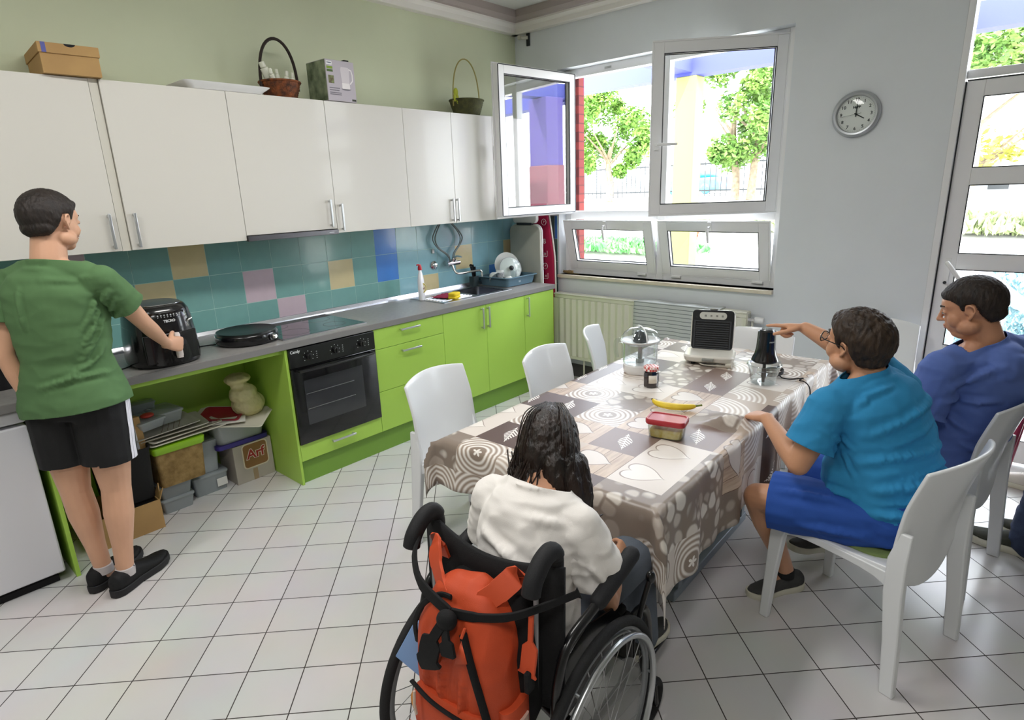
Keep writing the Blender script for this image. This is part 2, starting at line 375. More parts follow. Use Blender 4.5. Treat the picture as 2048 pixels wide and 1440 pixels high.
def sash(w, h, rail=.068, th=.06, lever=None, name='sash'):
    # local: hinge along x=0, runs along +x, z up from 0, room face y=0, back y=th
    g = G(); g.bb(0, rail, 0, th, 0, h); g.bb(w-rail, w, 0, th, 0, h); g.bb(rail, w-rail, 0, th, 0, rail); g.bb(rail, w-rail, 0, th, h-rail, h)
    g.bb(-.012, w+.012, -.0, .012, -.0125, -.0003); g.bb(-.012, w+.012, 0, .012, h+.0003, h+.0125); g.bb(-.0125, -.0003, 0, .012, 0, h); g.bb(w+.0003, w+.0125, 0, .012, 0, h)
    k = G()
    a = rail
    for y in (.008, th-.008):
        k.bb(a, a+.006, y-.004, y+.004, a, h-a); k.bb(w-a-.006, w-a, y-.004, y+.004, a, h-a); k.bb(a, w-a, y-.004, y+.004, a, a+.006); k.bb(a, w-a, y-.004, y+.004, h-a-.006, h-a)
    k.bb(.004, .010, th, th+.004, .01, h-.01); k.bb(w-.010, w-.004, th, th+.004, .01, h-.01); k.bb(.01, w-.01, th, th+.004, h-.010, h-.004); k.bb(.01, w-.01, th, th+.004, .004, .010)
    gl = G().bb(a-.005, w-a+.005, th/2-.003, th/2+.003, a-.005, h-a+.005)
    return g, k, gl
def put_sash(nm, label, M, w, h, handle, flip=False):
    g, k, gl = sash(w, h)
    t = struct(nm, G(), M_pvc); 
    bpy.data.objects.remove(t)
    for q in (g, k, gl): q.v = [M @ p for p in q.v]
    o = part(nm, g, M_pvc, win, bevel=.003, smooth=False)
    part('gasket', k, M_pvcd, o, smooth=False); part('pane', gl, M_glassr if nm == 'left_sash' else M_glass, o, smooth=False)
    if handle:
        hx, hz, kind = handle; q = G()
        q.bb(hx-.014, hx+.014, -.012, 0, hz-.035, hz+.035)
        q.cyl((hx, -.012, hz), (hx, -.045, hz), .009)
        if kind == 'h': q.tube([(hx, -.045, hz), (hx+.03, -.052, hz), (hx+.12, -.052, hz)], [.009, .011, .009])
        else: q.tube([(hx, -.045, hz), (hx, -.052, hz-.02), (hx, -.052, hz-.11)], [.009, .011, .009])
        q.v = [M @ p for p in q.v]; part('handle', q, M_white, o)
    return o
def sash_matrix(h, free, z, rz=None):
    d = V((free[0]-h[0], free[1]-h[1], 0)).normalized(); return d
h0 = V((FX-.005, -.525, 0)); f0 = V((-.76, -.43, 0)); d = (f0-h0).normalized()
# left sash: the face once turned to the room now faces the units, its back faces -y
M = basis((h0.x, h0.y, 1.497), d, V((-d.y, d.x, 0))*-1 if False else V((d.y, -d.x, 0))*1, (0, 0, 1))
yv = V((d.y, -d.x, 0))
if yv.y > 0: yv = -yv
M = basis((h0.x, h0.y+.0, 1.497), d, yv, (0, 0, 1))
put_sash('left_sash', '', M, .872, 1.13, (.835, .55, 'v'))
h1 = V((FX-.005, -2.305, 0)); f1 = V((-.39, -1.595, 0)); d = (f1-h1).normalized(); yv = V((-d.y, d.x, 0))
if yv.x < 0: yv = -yv
M = basis((h1.x, h1.y, 1.497), d, yv, (0, 0, 1))
put_sash('right_sash', '', M, .868, 1.13, (.835, .50, 'v') if False else None)
# handle of the right sash: a lever standing level
q = G(); q.bb(.822, .850, -.012, 0, .44, .51); q.cyl((.836, -.012, .475), (.836, -.045, .475), .009); q.tube([(.836, -.045, .475), (.80, -.052, .475), (.70, -.052, .475)], [.009, .011, .009]); q.v = [M @ p for p in q.v]
rs = [o for o in win.children if o.name.startswith('right_sash')][0]; part('handle', q, M_white, rs)
for y0, y1 in ((-1.378, -.528), (-2.30, -1.452)):     # hopper sashes, tipped inward at the top
    w = y1-y0; z0, h = .998, .435; t = math.asin(.11/h)
    M = basis((FX-.004, y1, z0), (0, -1, 0), (math.cos(t), 0, math.sin(t)), (-math.sin(t), 0, math.cos(t)))
    put_sash('tilted_sash', '', M, w, h, (w/2, h-.028, 'v'))
    for yy in (y0+.08, y1-.12) if y0 < -2 else (y0+.12,): part('hinge', G().bb(FX-.022, FX-.002, yy-.04, yy+.04, z0-.022, z0-.004), M_white, win, bevel=.003)
# string left lying on the sill
g = G(); rnd = random.Random(3)
for k in range(9):
    pts = []
    for i in range(9):
        a = i*2*PI/8*1.1+k; pts.append((.02+.028*math.cos(a)*rnd.uniform(.5, 1.1), -.545+.055*math.sin(a)*rnd.uniform(.5, 1.1), WZ0+.008+.026*rnd.random()))
    g.tube(spline(pts, 4), .0022, 6)
g.tube(spline([(.03, -.56, WZ0+.01), (.04, -.62, WZ0+.004), (.02, -.66, WZ0+.004)], 5), .0025, 6)
tag(part('string_bundle', g, mat('jute', '#8a7148', .9)), 'tangled bundle of brown string lying on the left end of the window sill', 'string')

# ---------------------------------------------------------------- door_1 (glazed) with top light and side light
DX = .05
g = G(); g.bb(0.0, DX+.07, DY0-.035, DY0, 0, DZ1); g.bb(DX, DX+.07, -4.26, DY0-.035, DZ1-.06, DZ1); g.bb(DX, DX+.07, -4.26, DY0-.035, 2.215, 2.26); g.bb(DX, DX+.07, DY1, -4.26, 0, DZ1)
dr = struct('door_1', g, M_pvc, bevel=.003, smooth=False)
part('top_light', G().bb(DX+.03, DX+.036, -4.26, DY0-.035, 2.26, DZ1-.06), M_glass, dr, smooth=False)
g = G(); a, b = -4.245, -3.312
g.bb(DX-.012, DX+.055, b-.085, b, .02, 2.2); g.bb(DX-.012, DX+.055, a, a+.085, .02, 2.2); 
for z0, z1 in ((2.115, 2.2), (1.64, 1.735), (1.155, 1.25), (.02, .16), (.60, .69)): g.bb(DX-.012, DX+.055, a+.085, b-.085, z0, z1)
lf = part('door_leaf', g, M_pvc, dr, bevel=.003, smooth=False)
g = G()
for z0, z1 in ((1.735, 2.115), (1.25, 1.64), (.69, 1.155), (.16, .60)):
    k = G().bb(DX+.02, DX+.026, a+.08, b-.08, z0-.005, z1+.005); part('pane', k, M_glass, lf, smooth=False)
    g.bb(DX-.0135, DX-.011, b-.09, b-.084, z0, z1); g.bb(DX-.0135, DX-.011, a+.085, b-.085, z0-.001, z0+.004); g.bb(DX-.0135, DX-.011, a+.085, b-.085, z1-.004, z1+.001)
g.bb(DX-.0135, DX+.0, b+.001, b+.0065, .02, 2.2); g.bb(DX-.0135, DX, a, b, 2.201, 2.208)
part('gasket', g, M_pvcd, lf, smooth=False)
g = G(); g.bb(DX-.022, DX-.012, b-.06, b-.03, 1.02, 1.22); g.cyl((DX-.022, b-.045, 1.195), (DX-.065, b-.045, 1.195), .010)
g.tube(spline([(DX-.065, b-.045, 1.2), (DX-.075, b-.06, 1.185), (DX-.075, b-.10, 1.13), (DX-.07, b-.135, 1.08)], 5), [.0125]*15+[.013], 12)
part('door_handle', g, M_white, lf); part('lock', G().cyl((DX-.03, b-.045, 1.075), (DX-.018, b-.045, 1.075), .009), M_pvcd, lf)
# ================================================================ OUTSIDE
M_conc = mat('paving_light', '#c9c6be', .9, var=.05, vscale=1.5)
g = G(); pr = [(.24, -.4), (.24, -.2), (8, -.2), (12.5, 1.22), (60, 1.25), (60, -.4)]
g.loft([[V((x, y, z)) for x, z in pr] for y in (-45, 45)], True, True); struct('ground', g, M_conc, smooth=False)
M_blue = mat('beam_blue', '#484ea0', .7); M_yel = mat('column_yellow', '#979758', .7); M_lil = mat('column_lilac', '#6254a0', .7); M_pink = mat('column_pink', '#985e6a', .7); M_brick = None
def brickm():
    m = bpy.data.materials.new('red_brick'); m.use_nodes = True; nt = m.node_tree; b = nt.nodes['Principled BSDF']; L = nt.links.new
    tc = nt.nodes.new('ShaderNodeTexCoord'); mp = nt.nodes.new('ShaderNodeMapping'); mp.inputs['Rotation'].default_value = (PI/2, 0, 0); L(tc.outputs['Object'], mp.inputs[0])
    br = nt.nodes.new('ShaderNodeTexBrick'); br.inputs['Scale'].default_value = 1; br.inputs['Brick Width'].default_value = .22; br.inputs['Row Height'].default_value = .075; br.inputs['Mortar Size'].default_value = .006
    br.inputs['Color1'].default_value = srgb('#7c302c'); br.inputs['Color2'].default_value = srgb('#6d2826'); br.inputs['Mortar'].default_value = srgb('#54201f'); L(mp.outputs[0], br.inputs[0]); L(br.outputs[0], b.inputs['Base Color']); b.inputs['Roughness'].default_value = .9
    return m
M_brick = brickm()
struct('wall_brick_pier', G().bb(.22, .30, -.525, .2, -.2, 3.3), M_brick, smooth=False)
g = G(); g.bb(1.95, 2.15, -9, 3.0, 2.79, 2.99)
beam = struct('trim_6', g, M_blue, smooth=False)
g = G()
for y in (-.63, -2.85): g.bb(.24, 1.95, y-.1, y+.1, 2.82, 2.99)
struct('trim_7', g, M_blue, smooth=False)
tag(part('porch_column', G().bb(1.95, 2.15, -.78, -.55, -.2, 2.79), M_yel, bevel=.01, smooth=False), 'pale yellow square porch column standing outside behind the open right window sash', 'column')
o = part('porch_column', G().bb(1.5, 1.78, -3.02, -2.66, -.2, 2.815), M_lil, bevel=.01, smooth=False); tag(o, 'lilac and pink porch column, seen only as a reflection in the open left sash', 'column')
part('plinth', G().bb(1.49, 1.79, -3.03, -2.65, -.2, 2.0), M_pink, o, bevel=.01, smooth=False, label='pink lower half')
tag(part('handrail', G().tube([(.34, -3.36, 1.24), (.34, -4.1, .62)], .03, 12).cyl((.34, -3.40, -.2), (.34, -3.40, 1.2), .02).cyl((.34, -4.06, -.2), (.34, -4.06, .66), .02), mat('rail_white', '#e8e8ee', .4)), 'white sloping handrail outside the lower pane of the glazed door', 'railing')
# trees: leaf clusters on forked trunks
M_leafs = [mat('leaves_%d' % i, c, .6, col2=d, vscale=2) for i, (c, d) in enumerate([('#3c6a20', '#789a40'), ('#446e2c', '#7f9f4a'), ('#8a943a', '#b0a945')])]
M_bark = mat('bark', '#6b5d4d', .95, col2='#8a7a66', vscale=12, bump=.5)
def tree(loc, h, crown, n, lm, label, seed, name='leafy_tree', trunks=1, leaf=.11):
    rnd = random.Random(seed); t = thing(name, label, 'tree', loc)
    g = G()
    for k in range(trunks):
        dx = (k-(trunks-1)/2)*.45
        pts = spline([(0, dx, 0), (.05, dx*1.1, h*.3), (0, dx*1.6+.05, h*.6), (.1, dx*2, h*.85)], 5); g.tube(pts, [.13*(1-.6*i/len(pts)) for i in range(len(pts))], 10)
        for q in range(5):
            a = rnd.uniform(0, 6.28); z = h*rnd.uniform(.45, .7); g.tube(spline([(0, dx*1.5, z), (.4*math.cos(a), dx*1.5+.4*math.sin(a), z+.4), (1.0*math.cos(a), dx*1.5+1.0*math.sin(a), z+.9)], 4), [.05, .048, .045, .04, .035, .03, .025, .02, .015], 6)
    part('trunk', g, M_bark, t)
    cl = []
    for k in range(26):
        while True:
            p = V((rnd.uniform(-1, 1), rnd.uniform(-1, 1), rnd.uniform(-1, 1)))
            if p.length < 1: break
        cl.append((V((p.x*crown[0], p.y*crown[1], h+p.z*crown[2])), rnd.uniform(.18, .36)*crown[0]))
    vs = []; fs = []
    for i in range(n):
        c, r = rnd.choice(cl); d = V((rnd.gauss(0, 1), rnd.gauss(0, 1), rnd.gauss(0, 1))).normalized()*r*rnd.random()**.4
        p = c+d; a = V((rnd.gauss(0, 1), rnd.gauss(0, 1), rnd.gauss(0, .6))).normalized(); b = a.cross(V((rnd.gauss(0, 1), rnd.gauss(0, 1), 1))).normalized(); s = leaf*rnd.uniform(.6, 1.2)
        k = len(vs); vs += [p-a*s, p+b*s*.5, p+a*s, p-b*s*.5]; fs.append((k, k+1, k+2, k+3))
    q = G(); q.v = vs; q.f = fs; q.m = [0]*len(fs)
    part('foliage', q, lm, t, smooth=False)
    return t
tree((13.2, 7.5, 1.22), 2.05, (1.35, 1.35, 1.35), 11000, M_leafs[0], 'green leafy tree outside behind the open left part of the window', 11, leaf=.08)
tree((13.1, 3.0, 1.22), 2.5, (1.5, 1.55, 1.7), 12000, M_leafs[1], 'two-stemmed leafy tree outside, seen through the right window sash', 12, trunks=2, leaf=.085)
tree((12.6, -2.2, 1.2), 3.1, (1.6, 1.6, .7), 5000, M_leafs[1], 'leafy tree seen through the top light of the glazed door', 13, leaf=.09)
tree((16.5, -2.1, 1.22), 1.1, (1.0, 1.4, .35), 420, M_leafs[2], 'yellow-green shrub far outside the upper pane of the glazed door', 14, name='shrub', leaf=.12)
def bush(loc, r, n, m, label, seed, cat='shrub', name='shrub', leaf=.05):
    rnd = random.Random(seed); vs = []; fs = []
    for i in range(n):
        d = V((rnd.gauss(0, 1), rnd.gauss(0, 1), abs(rnd.gauss(0, 1)))).normalized()*rnd.random()**.35
        p = V((loc[0]+d.x*r[0], loc[1]+d.y*r[1], loc[2]+d.z*r[2])); a = V((rnd.gauss(0, .6), rnd.gauss(0, .6), 1)).normalized(); b = a.cross(V((rnd.gauss(0, 1), rnd.gauss(0, 1), .2))).normalized(); s = leaf*rnd.uniform(.6, 1.3)
        k = len(vs); vs += [p-a*s*.2, p+b*s*.35+a*s*.5, p+a*s*1.3, p-b*s*.35+a*s*.5]; fs.append((k, k+1, k+2, k+3))
    q = G(); q.v = vs; q.f = fs; q.m = [0]*len(fs); return tag(part(name, q, m, smooth=False), label, cat)
bush((3.2, -3.75, -.2), (.7, .9, 1.15), 5000, mat('lavender_leaves', '#5b7f84', .8, col2='#8fb0b8', vscale=6), 'blue-green lavender shrub outside the lower pane of the glazed door', 5)
bush((9.8, 2.96, .35), (.2, .2, .6), 350, mat('red_flowers', '#b03a34', .7, col2='#5a5a34', vscale=4), 'red-flowered plant outside the tilted right lower sash', 6, 'plant', 'flowering_plant', .09)
bush((9.2, 4.7, .12), (.7, 2.6, .2), 5000, mat('lawn', '#4f9a55', .8, col2='#7ac06f', vscale=3), 'strip of green grass outside the tilted left lower sash', 7, 'grass', 'grass_strip', .14)['kind'] = 'stuff'
bush((10.7, 2.0, .6), (.6, 1.7, .25), 2500, mat('lawn2', '#7b8a5a', .8, col2='#9aa57c', vscale=3), 'dry grass bank outside the tilted right lower sash', 8, 'grass', 'grass_bank', .2)['kind'] = 'stuff'
bush((10.6, -3.0, .6), (.5, 1.5, .2), 2000, MATS['lawn2'], 'low dry grass verge seen through the middle pane of the door', 9, 'grass', 'grass_verge', .2)['kind'] = 'stuff'
t = thing('garden_fence', 'dark metal rail fence beyond the two-stemmed tree', 'fence', (19, 7, 1.22), 0)
g = G()
for i in range(60): g.bb(-.02, .02, -7+i*.22-.012, -7+i*.22+.012, 0, 1.3)
part('bars', g, M_pvcd, t, smooth=False); part('rail', G().bb(-.03, .03, -7, 6.2, 1.2, 1.26).bb(-.03, .03, -7, 6.2, .2, .26), M_pvcd, t, smooth=False)
tag(part('parked_trailer', G().bb(24, 26, 8.4, 11.4, 1.4, 2.0).bb(24.3, 25.7, 9, 10.8, 2.0, 2.3).cyl((23.95, 9.1, 1.5), (24.3, 9.1, 1.5), .26).cyl((23.95, 10.8, 1.5), (24.3, 10.8, 1.5), .26), mat('car_blue', '#3f93c8', .3, coat=.5), bevel=.12), 'blue parked vehicle beyond the fence behind the two-stemmed tree', 'vehicle')
t = thing('green_gate', 'green metal gate far outside the middle pane of the door', 'fence', (12.2, -1.75, 1.1), 0)
part('bars', G().bb(-.02, .02, -.5, .2, .3, .34).bb(-.02, .02, -.5, .2, .1, .14).bb(-.03, .03, -.05, .03, 0, .55).bb(-.02, .02, -.35, -.31, 0, .45), mat('gate_green', '#3aa58c', .5), t, smooth=False)
t = thing('grey_shed', 'low grey shed beyond the garden, seen through the middle pane of the door', 'shed', (14.5, -2.9, 1.22), 0)
part('wall', G().bb(0, 1, -.9, .9, 0, .36), mat('bldg', '#8c8f94', .8), t, smooth=False); part('window', G().bb(-.02, 0, -.7, -.3, .12, .3), M_pvcd, t, smooth=False); part('window', G().bb(-.02, 0, .1, .5, .12, .3), M_pvcd, t, smooth=False)

# ================================================================ WALL THINGS
c = thing('wall_clock', 'round silver-rimmed wall clock on the white wall between window and door', 'clock', (0, -2.778, 2.08))
RC = Matrix(((0, 0, -1, 0), (-1, 0, 0, 0), (0, 1, 0, 0), (0, 0, 0, 1)))   # dial plane: x -> -y, y -> z, z -> -x
def cl(g): g.v = [RC @ p for p in g.v]; return g
part('rim', cl(G().lathe([(.134, .002), (.136, .012), (.132, .026), (.120, .036), (.110, .034), (.106, .022), (.105, .008), (.134, .002)], n=64)), mat('silver_paint', '#b4b7ba', .32, metal=.7), c)
dial = part('dial', cl(G().lathe([(.0001, .012), (.108, .012), (.108, .004), (.0001, .004)], n=64)), mat('dial_white', '#dfe5e1', .5), c)
M_num = mat('numeral_black', '#1e2a2a', .6)
g = G()
for k in range(60):
    a = k*PI/30; r0 = .0985; g.box((r0*math.sin(a), r0*math.cos(a), .0125), (.0012, .003 if k % 5 else .005, .001), M=None)
part('tick_marks', cl(g), M_num, dial, smooth=False)
for k in range(1, 13):
    a = k*PI/6; text(str(k), .026, RC @ T(.084*math.sin(a), .084*math.cos(a), .0125), M_num, dial, 'numeral', world=False, bold=.0006)
text('HaPP', .020, RC @ T(0, .040, .0125), M_num, dial, 'lettering', world=False, bold=.0008)
def hand(ang, L, w, z, nm, back=.015):
    a = math.radians(ang); d = V((math.sin(a), math.cos(a), 0)); x = V((d.y, -d.x, 0))
    g = G(); vs = [(-d*back-x*w), (-d*back+x*w), (d*L+x*w*.7), (d*L-x*w*.7)]
    g.loft([[p+V((0, 0, z)) for p in vs], [p+V((0, 0, z+.0015)) for p in vs]]); part(nm, cl(g), M_num, c, smooth=False)
hand(120, .055, .0035, .016, 'hour_hand', .01); hand(3, .085, .0028, .019, 'minute_hand'); hand(262, .085, .0008, .022, 'second_hand', .03)
part('hub', cl(G().cyl((0, 0, .012), (0, 0, .025), .005)), M_num, c)
part('glass', cl(G().lathe([(.0001, .031), (.05, .0308), (.107, .028)], n=48)), glass_mat('clock_glass', refl=.5), c)
b = thing('wall_bracket', 'small dark wall bracket high in the corner above the window', 'bracket', (0, -.157, 2.95))
part('plate', G().bb(-.012, 0, -.018, .018, -.055, .055), M_pvcd, b, bevel=.003); part('arm', G().cyl((-.012, .0, .01), (-.06, .045, .01), .014).bb(-.075, -.05, .03, .06, -.005, .025), mat('cream_plastic', '#c9c7b8', .5), b)

# radiator
r = thing('radiator', 'white ribbed panel radiator under the window', 'radiator', (-.04, -.49, .2))
g = G(); Lr, Hr = 1.75, .585
n = 52; pr = []
for i in range(n+1):
    y = -Lr*i/n
    k = i % 2
    pr.append((y, -.078 if k else -.092))
ring0 = [V((x, y, .03)) for y, x in pr]; ring1 = [V((x, y, Hr-.03)) for y, x in pr]
vs = ring0+ring1; fs = [(i, i+1, n+1+i+1, n+1+i) for i in range(n)]; g.add(vs, fs)
g.bb(-.082, -.02, -Lr, 0, 0, .032); g.bb(-.082, -.02, -Lr, 0, Hr-.032, Hr); g.bb(-.078, -.02, -Lr, -Lr+.02, 0, Hr); g.bb(-.078, -.02, -.02, 0, 0, Hr); g.bb(-.03, -.02, -Lr, 0, 0, Hr)
M_rad = mat('radiator_enamel', '#dcdacb', .35, coat=.2)
part('ribbed_panel', g, M_rad, r, bevel=.004, ang=20)
g = G(); g.bb(-.09, -.01, -Lr, 0, Hr, Hr+.012)
part('top_grille', g, M_rad, r, bevel=.003); 
g = G(); g.bb(-.08, -.015, -Lr-.006, -Lr, .0, Hr+.005); part('side_cover', g, M_rad, r, bevel=.003)
g = G(); g.bb(-.075, -.005, -Lr-.05, -Lr-.005, Hr-.05, Hr-.03); g.cyl((-.045, -Lr-.0, Hr-.045), (-.045, -Lr-.05, Hr-.045), .012, mi=0); vv = part('valve', g, M_chrome, r)
g = G().lathe([(.001, 0), (.021, 0), (.023, .01), (.023, .055), (.019, .065), (.001, .066)], n=20); g.v = [T(-.045, -Lr-.045, Hr-.045) @ rotx(PI/2) @ p for p in g.v]; part('thermostat_head', g, M_white, vv)
for yy, zz in ((-Lr-.03, Hr-.045), (-.3, .02), (-1.4, .02)): part('pipe', G().cyl((-.045, yy, -.2), (-.045, yy, zz), .008), M_rad, r)
def striped(name, base, line, axis, scale, width, rough=.85):
    m = bpy.data.materials.new(name); m.use_nodes = True; nt = m.node_tree; b = nt.nodes['Principled BSDF']; L = nt.links.new; b.inputs['Roughness'].default_value = rough
    tc = nt.nodes.new('ShaderNodeTexCoord'); sp = nt.nodes.new('ShaderNodeSeparateXYZ'); L(tc.outputs['Object'], sp.inputs[0])
    mu = nt.nodes.new('ShaderNodeMath'); mu.operation = 'MULTIPLY'; mu.inputs[1].default_value = scale; L(sp.outputs[axis], mu.inputs[0])
    fr = nt.nodes.new('ShaderNodeMath'); fr.operation = 'FRACT'; L(mu.outputs[0], fr.inputs[0]); lt = nt.nodes.new('ShaderNodeMath'); lt.operation = 'LESS_THAN'; lt.inputs[1].default_value = width; L(fr.outputs[0], lt.inputs[0])
    mx = nt.nodes.new('ShaderNodeMix'); mx.data_type = 'RGBA'; mx.inputs[6].default_value = srgb(base); mx.inputs[7].default_value = srgb(line); L(lt.outputs[0], mx.inputs[0]); L(mx.outputs[2], b.inputs['Base Color'])
    return m
g = G(); ny, nz = 26, 20
def towel(y, s):   # s runs over the top and down the front
    y2 = y; wv = .006*math.sin(y*31)+.004*math.sin(y*67)
    if s < .12: return V((-.155-wv*.3+.1-(.12-s)*0, y2, .802)) if False else V((-.04-.105*(s/.12), y2, .803+.004*math.sin(y*20)))
    z = .803-(s-.12); return V((-.148-wv*min(1, (s-.12)*5)-.02*math.sin(min(1, (s-.12)*3)), y2, z))
rows = [[towel(-1.33-.72*i/ny, .0+.48*j/nz) for i in range(ny+1)] for j in range(nz+1)]
g.loft(rows, False, False)
tag(part('towel', g, striped('towel_stripes', '#c2c6c6', '#6f7678', 2, 34, .16), solid=-.006), 'light grey towel with dark horizontal stripes hanging over the radiator', 'towel')
# ================================================================ KITCHEN
M_green = mat('lime_laminate', '#a6cd55', .38, var=.015, vscale=3)
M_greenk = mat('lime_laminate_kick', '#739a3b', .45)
M_wlam = mat('white_laminate', '#d5d2ca', .32, coat=.15)
M_wedge = mat('white_carcass', '#d0cdc2', .5)
M_top = mat('worktop_grey', '#8b8886', .36, col2='#96938f', vscale=40)
M_handle = mat('handle_alu', '#c9ccce', .3, metal=.8)
def handle(p, L, vertical, parent):
    g = G(); x, y, z = p
    if vertical:
        g.bb(x-.006, x+.006, y-.030, y-.020, z-L/2, z+L/2); g.bb(x-.005, x+.005, y-.022, y, z-L/2+.005, z-L/2+.017); g.bb(x-.005, x+.005, y-.022, y, z+L/2-.017, z+L/2-.005)
    else:
        g.bb(x-L/2, x+L/2, y-.030, y-.020, z-.006, z+.006); g.bb(x-L/2+.005, x-L/2+.017, y-.022, y, z-.005, z+.005); g.bb(x+L/2-.017, x+L/2-.005, y-.022, y, z-.005, z+.005)
    return part('handle', g, M_handle, parent, bevel=.002, world=True)
def panel(x0, x1, z0, z1, y=-.60, t=.018, gap=.0015): return G().bb(x0+gap, x1-gap, y, y+t, z0+gap, z1-gap)
# base units
def base_unit(x0, x1, label, doors=(), drawers=(), z0=.15, nm='base_cabinet', cat='cabinet'):
    t = thing(nm, label, cat, (x0, -.6, 0))
    g = G(); g.bb(x0, x0+.016, -.58, -.02, .15, .858); g.bb(x1-.016, x1, -.58, -.02, .15, .858); g.bb(x0+.016, x1-.016, -.58, -.02, .15, .166); g.bb(x0+.016, x1-.016, -.036, -.02, .166, .858)
    part('body', g, M_green, t, world=True, smooth=False)
    for a, b, hx in doors:
        d = part('door', panel(a, b, z0, .86), M_green, t, bevel=.0015, world=True, smooth=False); handle((hx, -.60, .76), .165, True, d)
    for a, b, zz0, zz1, hz in drawers:
        d = part('drawer', panel(a, b, zz0, zz1), M_green, t, bevel=.0015, world=True, smooth=False); handle(((a+b)/2-(.01 if b-a > .5 else 0), -.60, hz), .165, False, d)
    return t
A = dict(oL=-2.784, oR=-2.184, dR=-1.578, m1=-1.128, m2=-.672, e=-.277)
base_unit(A['oR'], A['dR'], 'lime green base cabinet with three drawers right of the oven', drawers=[(A['oR'], A['dR'], .722, .86, .825), (A['oR'], A['dR'], .43, .722, .678), (A['oR'], A['dR'], .15, .43, .39)])
base_unit(A['dR'], A['m2'], 'lime green double-door base cabinet below the sink', doors=[(A['dR'], A['m1'], A['m1']-.055), (A['m1'], A['m2'], A['m1']+.012)])
base_unit(A['m2'], A['e'], 'narrow lime green single-door base cabinet at the radiator end', doors=[(A['m2'], A['e'], A['m2']+.035)])
t = thing('oven_housing', 'lime green oven housing with one low drawer and a tall side panel', 'cabinet', (A['oL'], -.6, 0))
g = G(); g.bb(-2.80, -2.784, -.60, -.02, 0, .858); g.bb(-2.20, -2.184, -.58, -.02, .15, .858); g.bb(-2.784, -2.20, -.58, -.02, .15, .166); part('body', g, M_green, t, world=True, smooth=False, bevel=.001)
d = part('drawer', panel(A['oL'], A['oR'], .15, .26), M_green, t, bevel=.0015, world=True, smooth=False); handle((-2.49, -.60, .222), .17, False, d)
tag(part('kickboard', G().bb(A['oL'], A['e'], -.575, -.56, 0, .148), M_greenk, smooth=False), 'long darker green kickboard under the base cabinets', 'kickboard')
# open niche for storage between fridge and oven
t = thing('storage_niche', 'open lime green storage bay under the worktop behind the standing boy', 'shelving', (-3.97, -.6, 0))
part('back_panel', G().bb(-3.95, -2.80, -.035, -.02, 0, .858), M_green, t, world=True, smooth=False); part('side_panel', G().bb(-3.972, -3.954, -.585, -.02, 0, .858), M_green, t, world=True, smooth=False, bevel=.001)
part('top_strip', G().bb(-3.954, -2.80, -.575, -.56, .835, .86), M_green, t, world=True, smooth=False)
# oven
t = thing('built_in_oven', 'black built-in oven with glass door under the worktop', 'oven', (-2.484, -.6, .26))
g = G(); g.bb(-2.770, -2.20, -.585, -.06, .27, .85); part('cavity_body', g, M_blackm, t, world=True, smooth=False)
fr = part('control_panel', G().bb(-2.782, -2.186, -.612, -.585, .742, .855), M_black, t, world=True, bevel=.002, smooth=False)
def oven_glass():
    m = bpy.data.materials.new('oven_glass'); m.use_nodes = True; b = m.node_tree.nodes['Principled BSDF']; b.inputs['Base Color'].default_value = srgb('#0b0b0d'); b.inputs['Roughness'].default_value = .08; b.inputs['Coat Weight'].default_value = .3; return m
M_og = oven_glass(); M_ow = mat('oven_window', '#3a3c3f', .12, coat=.4, col2='#2a2b2e', vscale=2)
d = part('door', G().bb(-2.782, -2.186, -.612, -.585, .262, .738), M_og, t, world=True, bevel=.003, smooth=False)
w = part('window', G().bb(-2.712, -2.30, -.6135, -.610, .375, .655), M_ow, d, world=True, smooth=False)
g = G(); 
for z in (.475, .57): g.bb(-2.705, -2.37, -.6155, -.6135, z-.0018, z+.0018)
part('shelf_rail', g, M_steel, d, world=True, smooth=False)
part('handle', G().tube([(-2.745, -.612, .722), (-2.745, -.645, .722), (-2.60, -.652, .722), (-2.37, -.652, .722), (-2.225, -.645, .722), (-2.225, -.612, .722)], .008, 10), M_black, d, world=True)
M_print = mat('print_grey', '#b8bbbd', .5)
for i, x in enumerate((-2.66, -2.48, -2.29)):
    kb = part('knob', G().cyl((x, -.612, .795), (x, -.634, .795), .019, .017, 24).bb(x-.003, x+.003, -.640, -.63, .779, .811), M_black, fr, world=True, bevel=.0015)
    g = G()
    for k in range(7):
        a = -2.2+k*.73; g.box((x+.033*math.sin(a), -.6125, .795+.033*math.cos(a)), (.004, .0012, .004))
    for k in range(4): g.box((x+.055, -.6125, .775+k*.013), (.006, .0012, .0035))
    part('symbols', g, M_print, fr, world=True, smooth=False)
WXZ = lambda x, y, z: basis((x, y, z), (1, 0, 0), (0, 0, 1), (0, -1, 0))    # text facing -y
text('Candy', .024, WXZ(-2.742, -.6125, .838), mat('print_white', '#d9dcdd', .5), fr, align='CENTER', bold=.0003)
# worktop
g = G(); g.bb(-5.3, -1.40, -.608, 0, .862, .90); g.bb(-.70, -.263, -.608, 0, .862, .90); g.bb(-1.40, -.70, -.608, -.46, .862, .90); g.bb(-1.40, -.70, -.07, 0, .862, .90)
wt = tag(part('worktop', g, M_top, smooth=False), 'long grey laminate worktop along the tiled kitchen wall', 'worktop')
part('edge_strip', G().bb(-5.3, -.263, -.6095, -.608, .864, .897), mat('worktop_edge', '#7f7d7c', .4), wt, smooth=False)  # grey edge strip along the worktop front
tag(part('splash_strip', G().loft([[V((x, 0-.008, .9)), V((x, -.030, .9)), V((x, -.026, .912)), V((x, -.014, .932)), V((x, -.008, .935))] for x in (-5.3, -.263)]), mat('strip_alu', '#cfd0d6', .22, metal=.85), smooth=False), 'narrow aluminium upstand strip along the back of the worktop', 'trim strip')
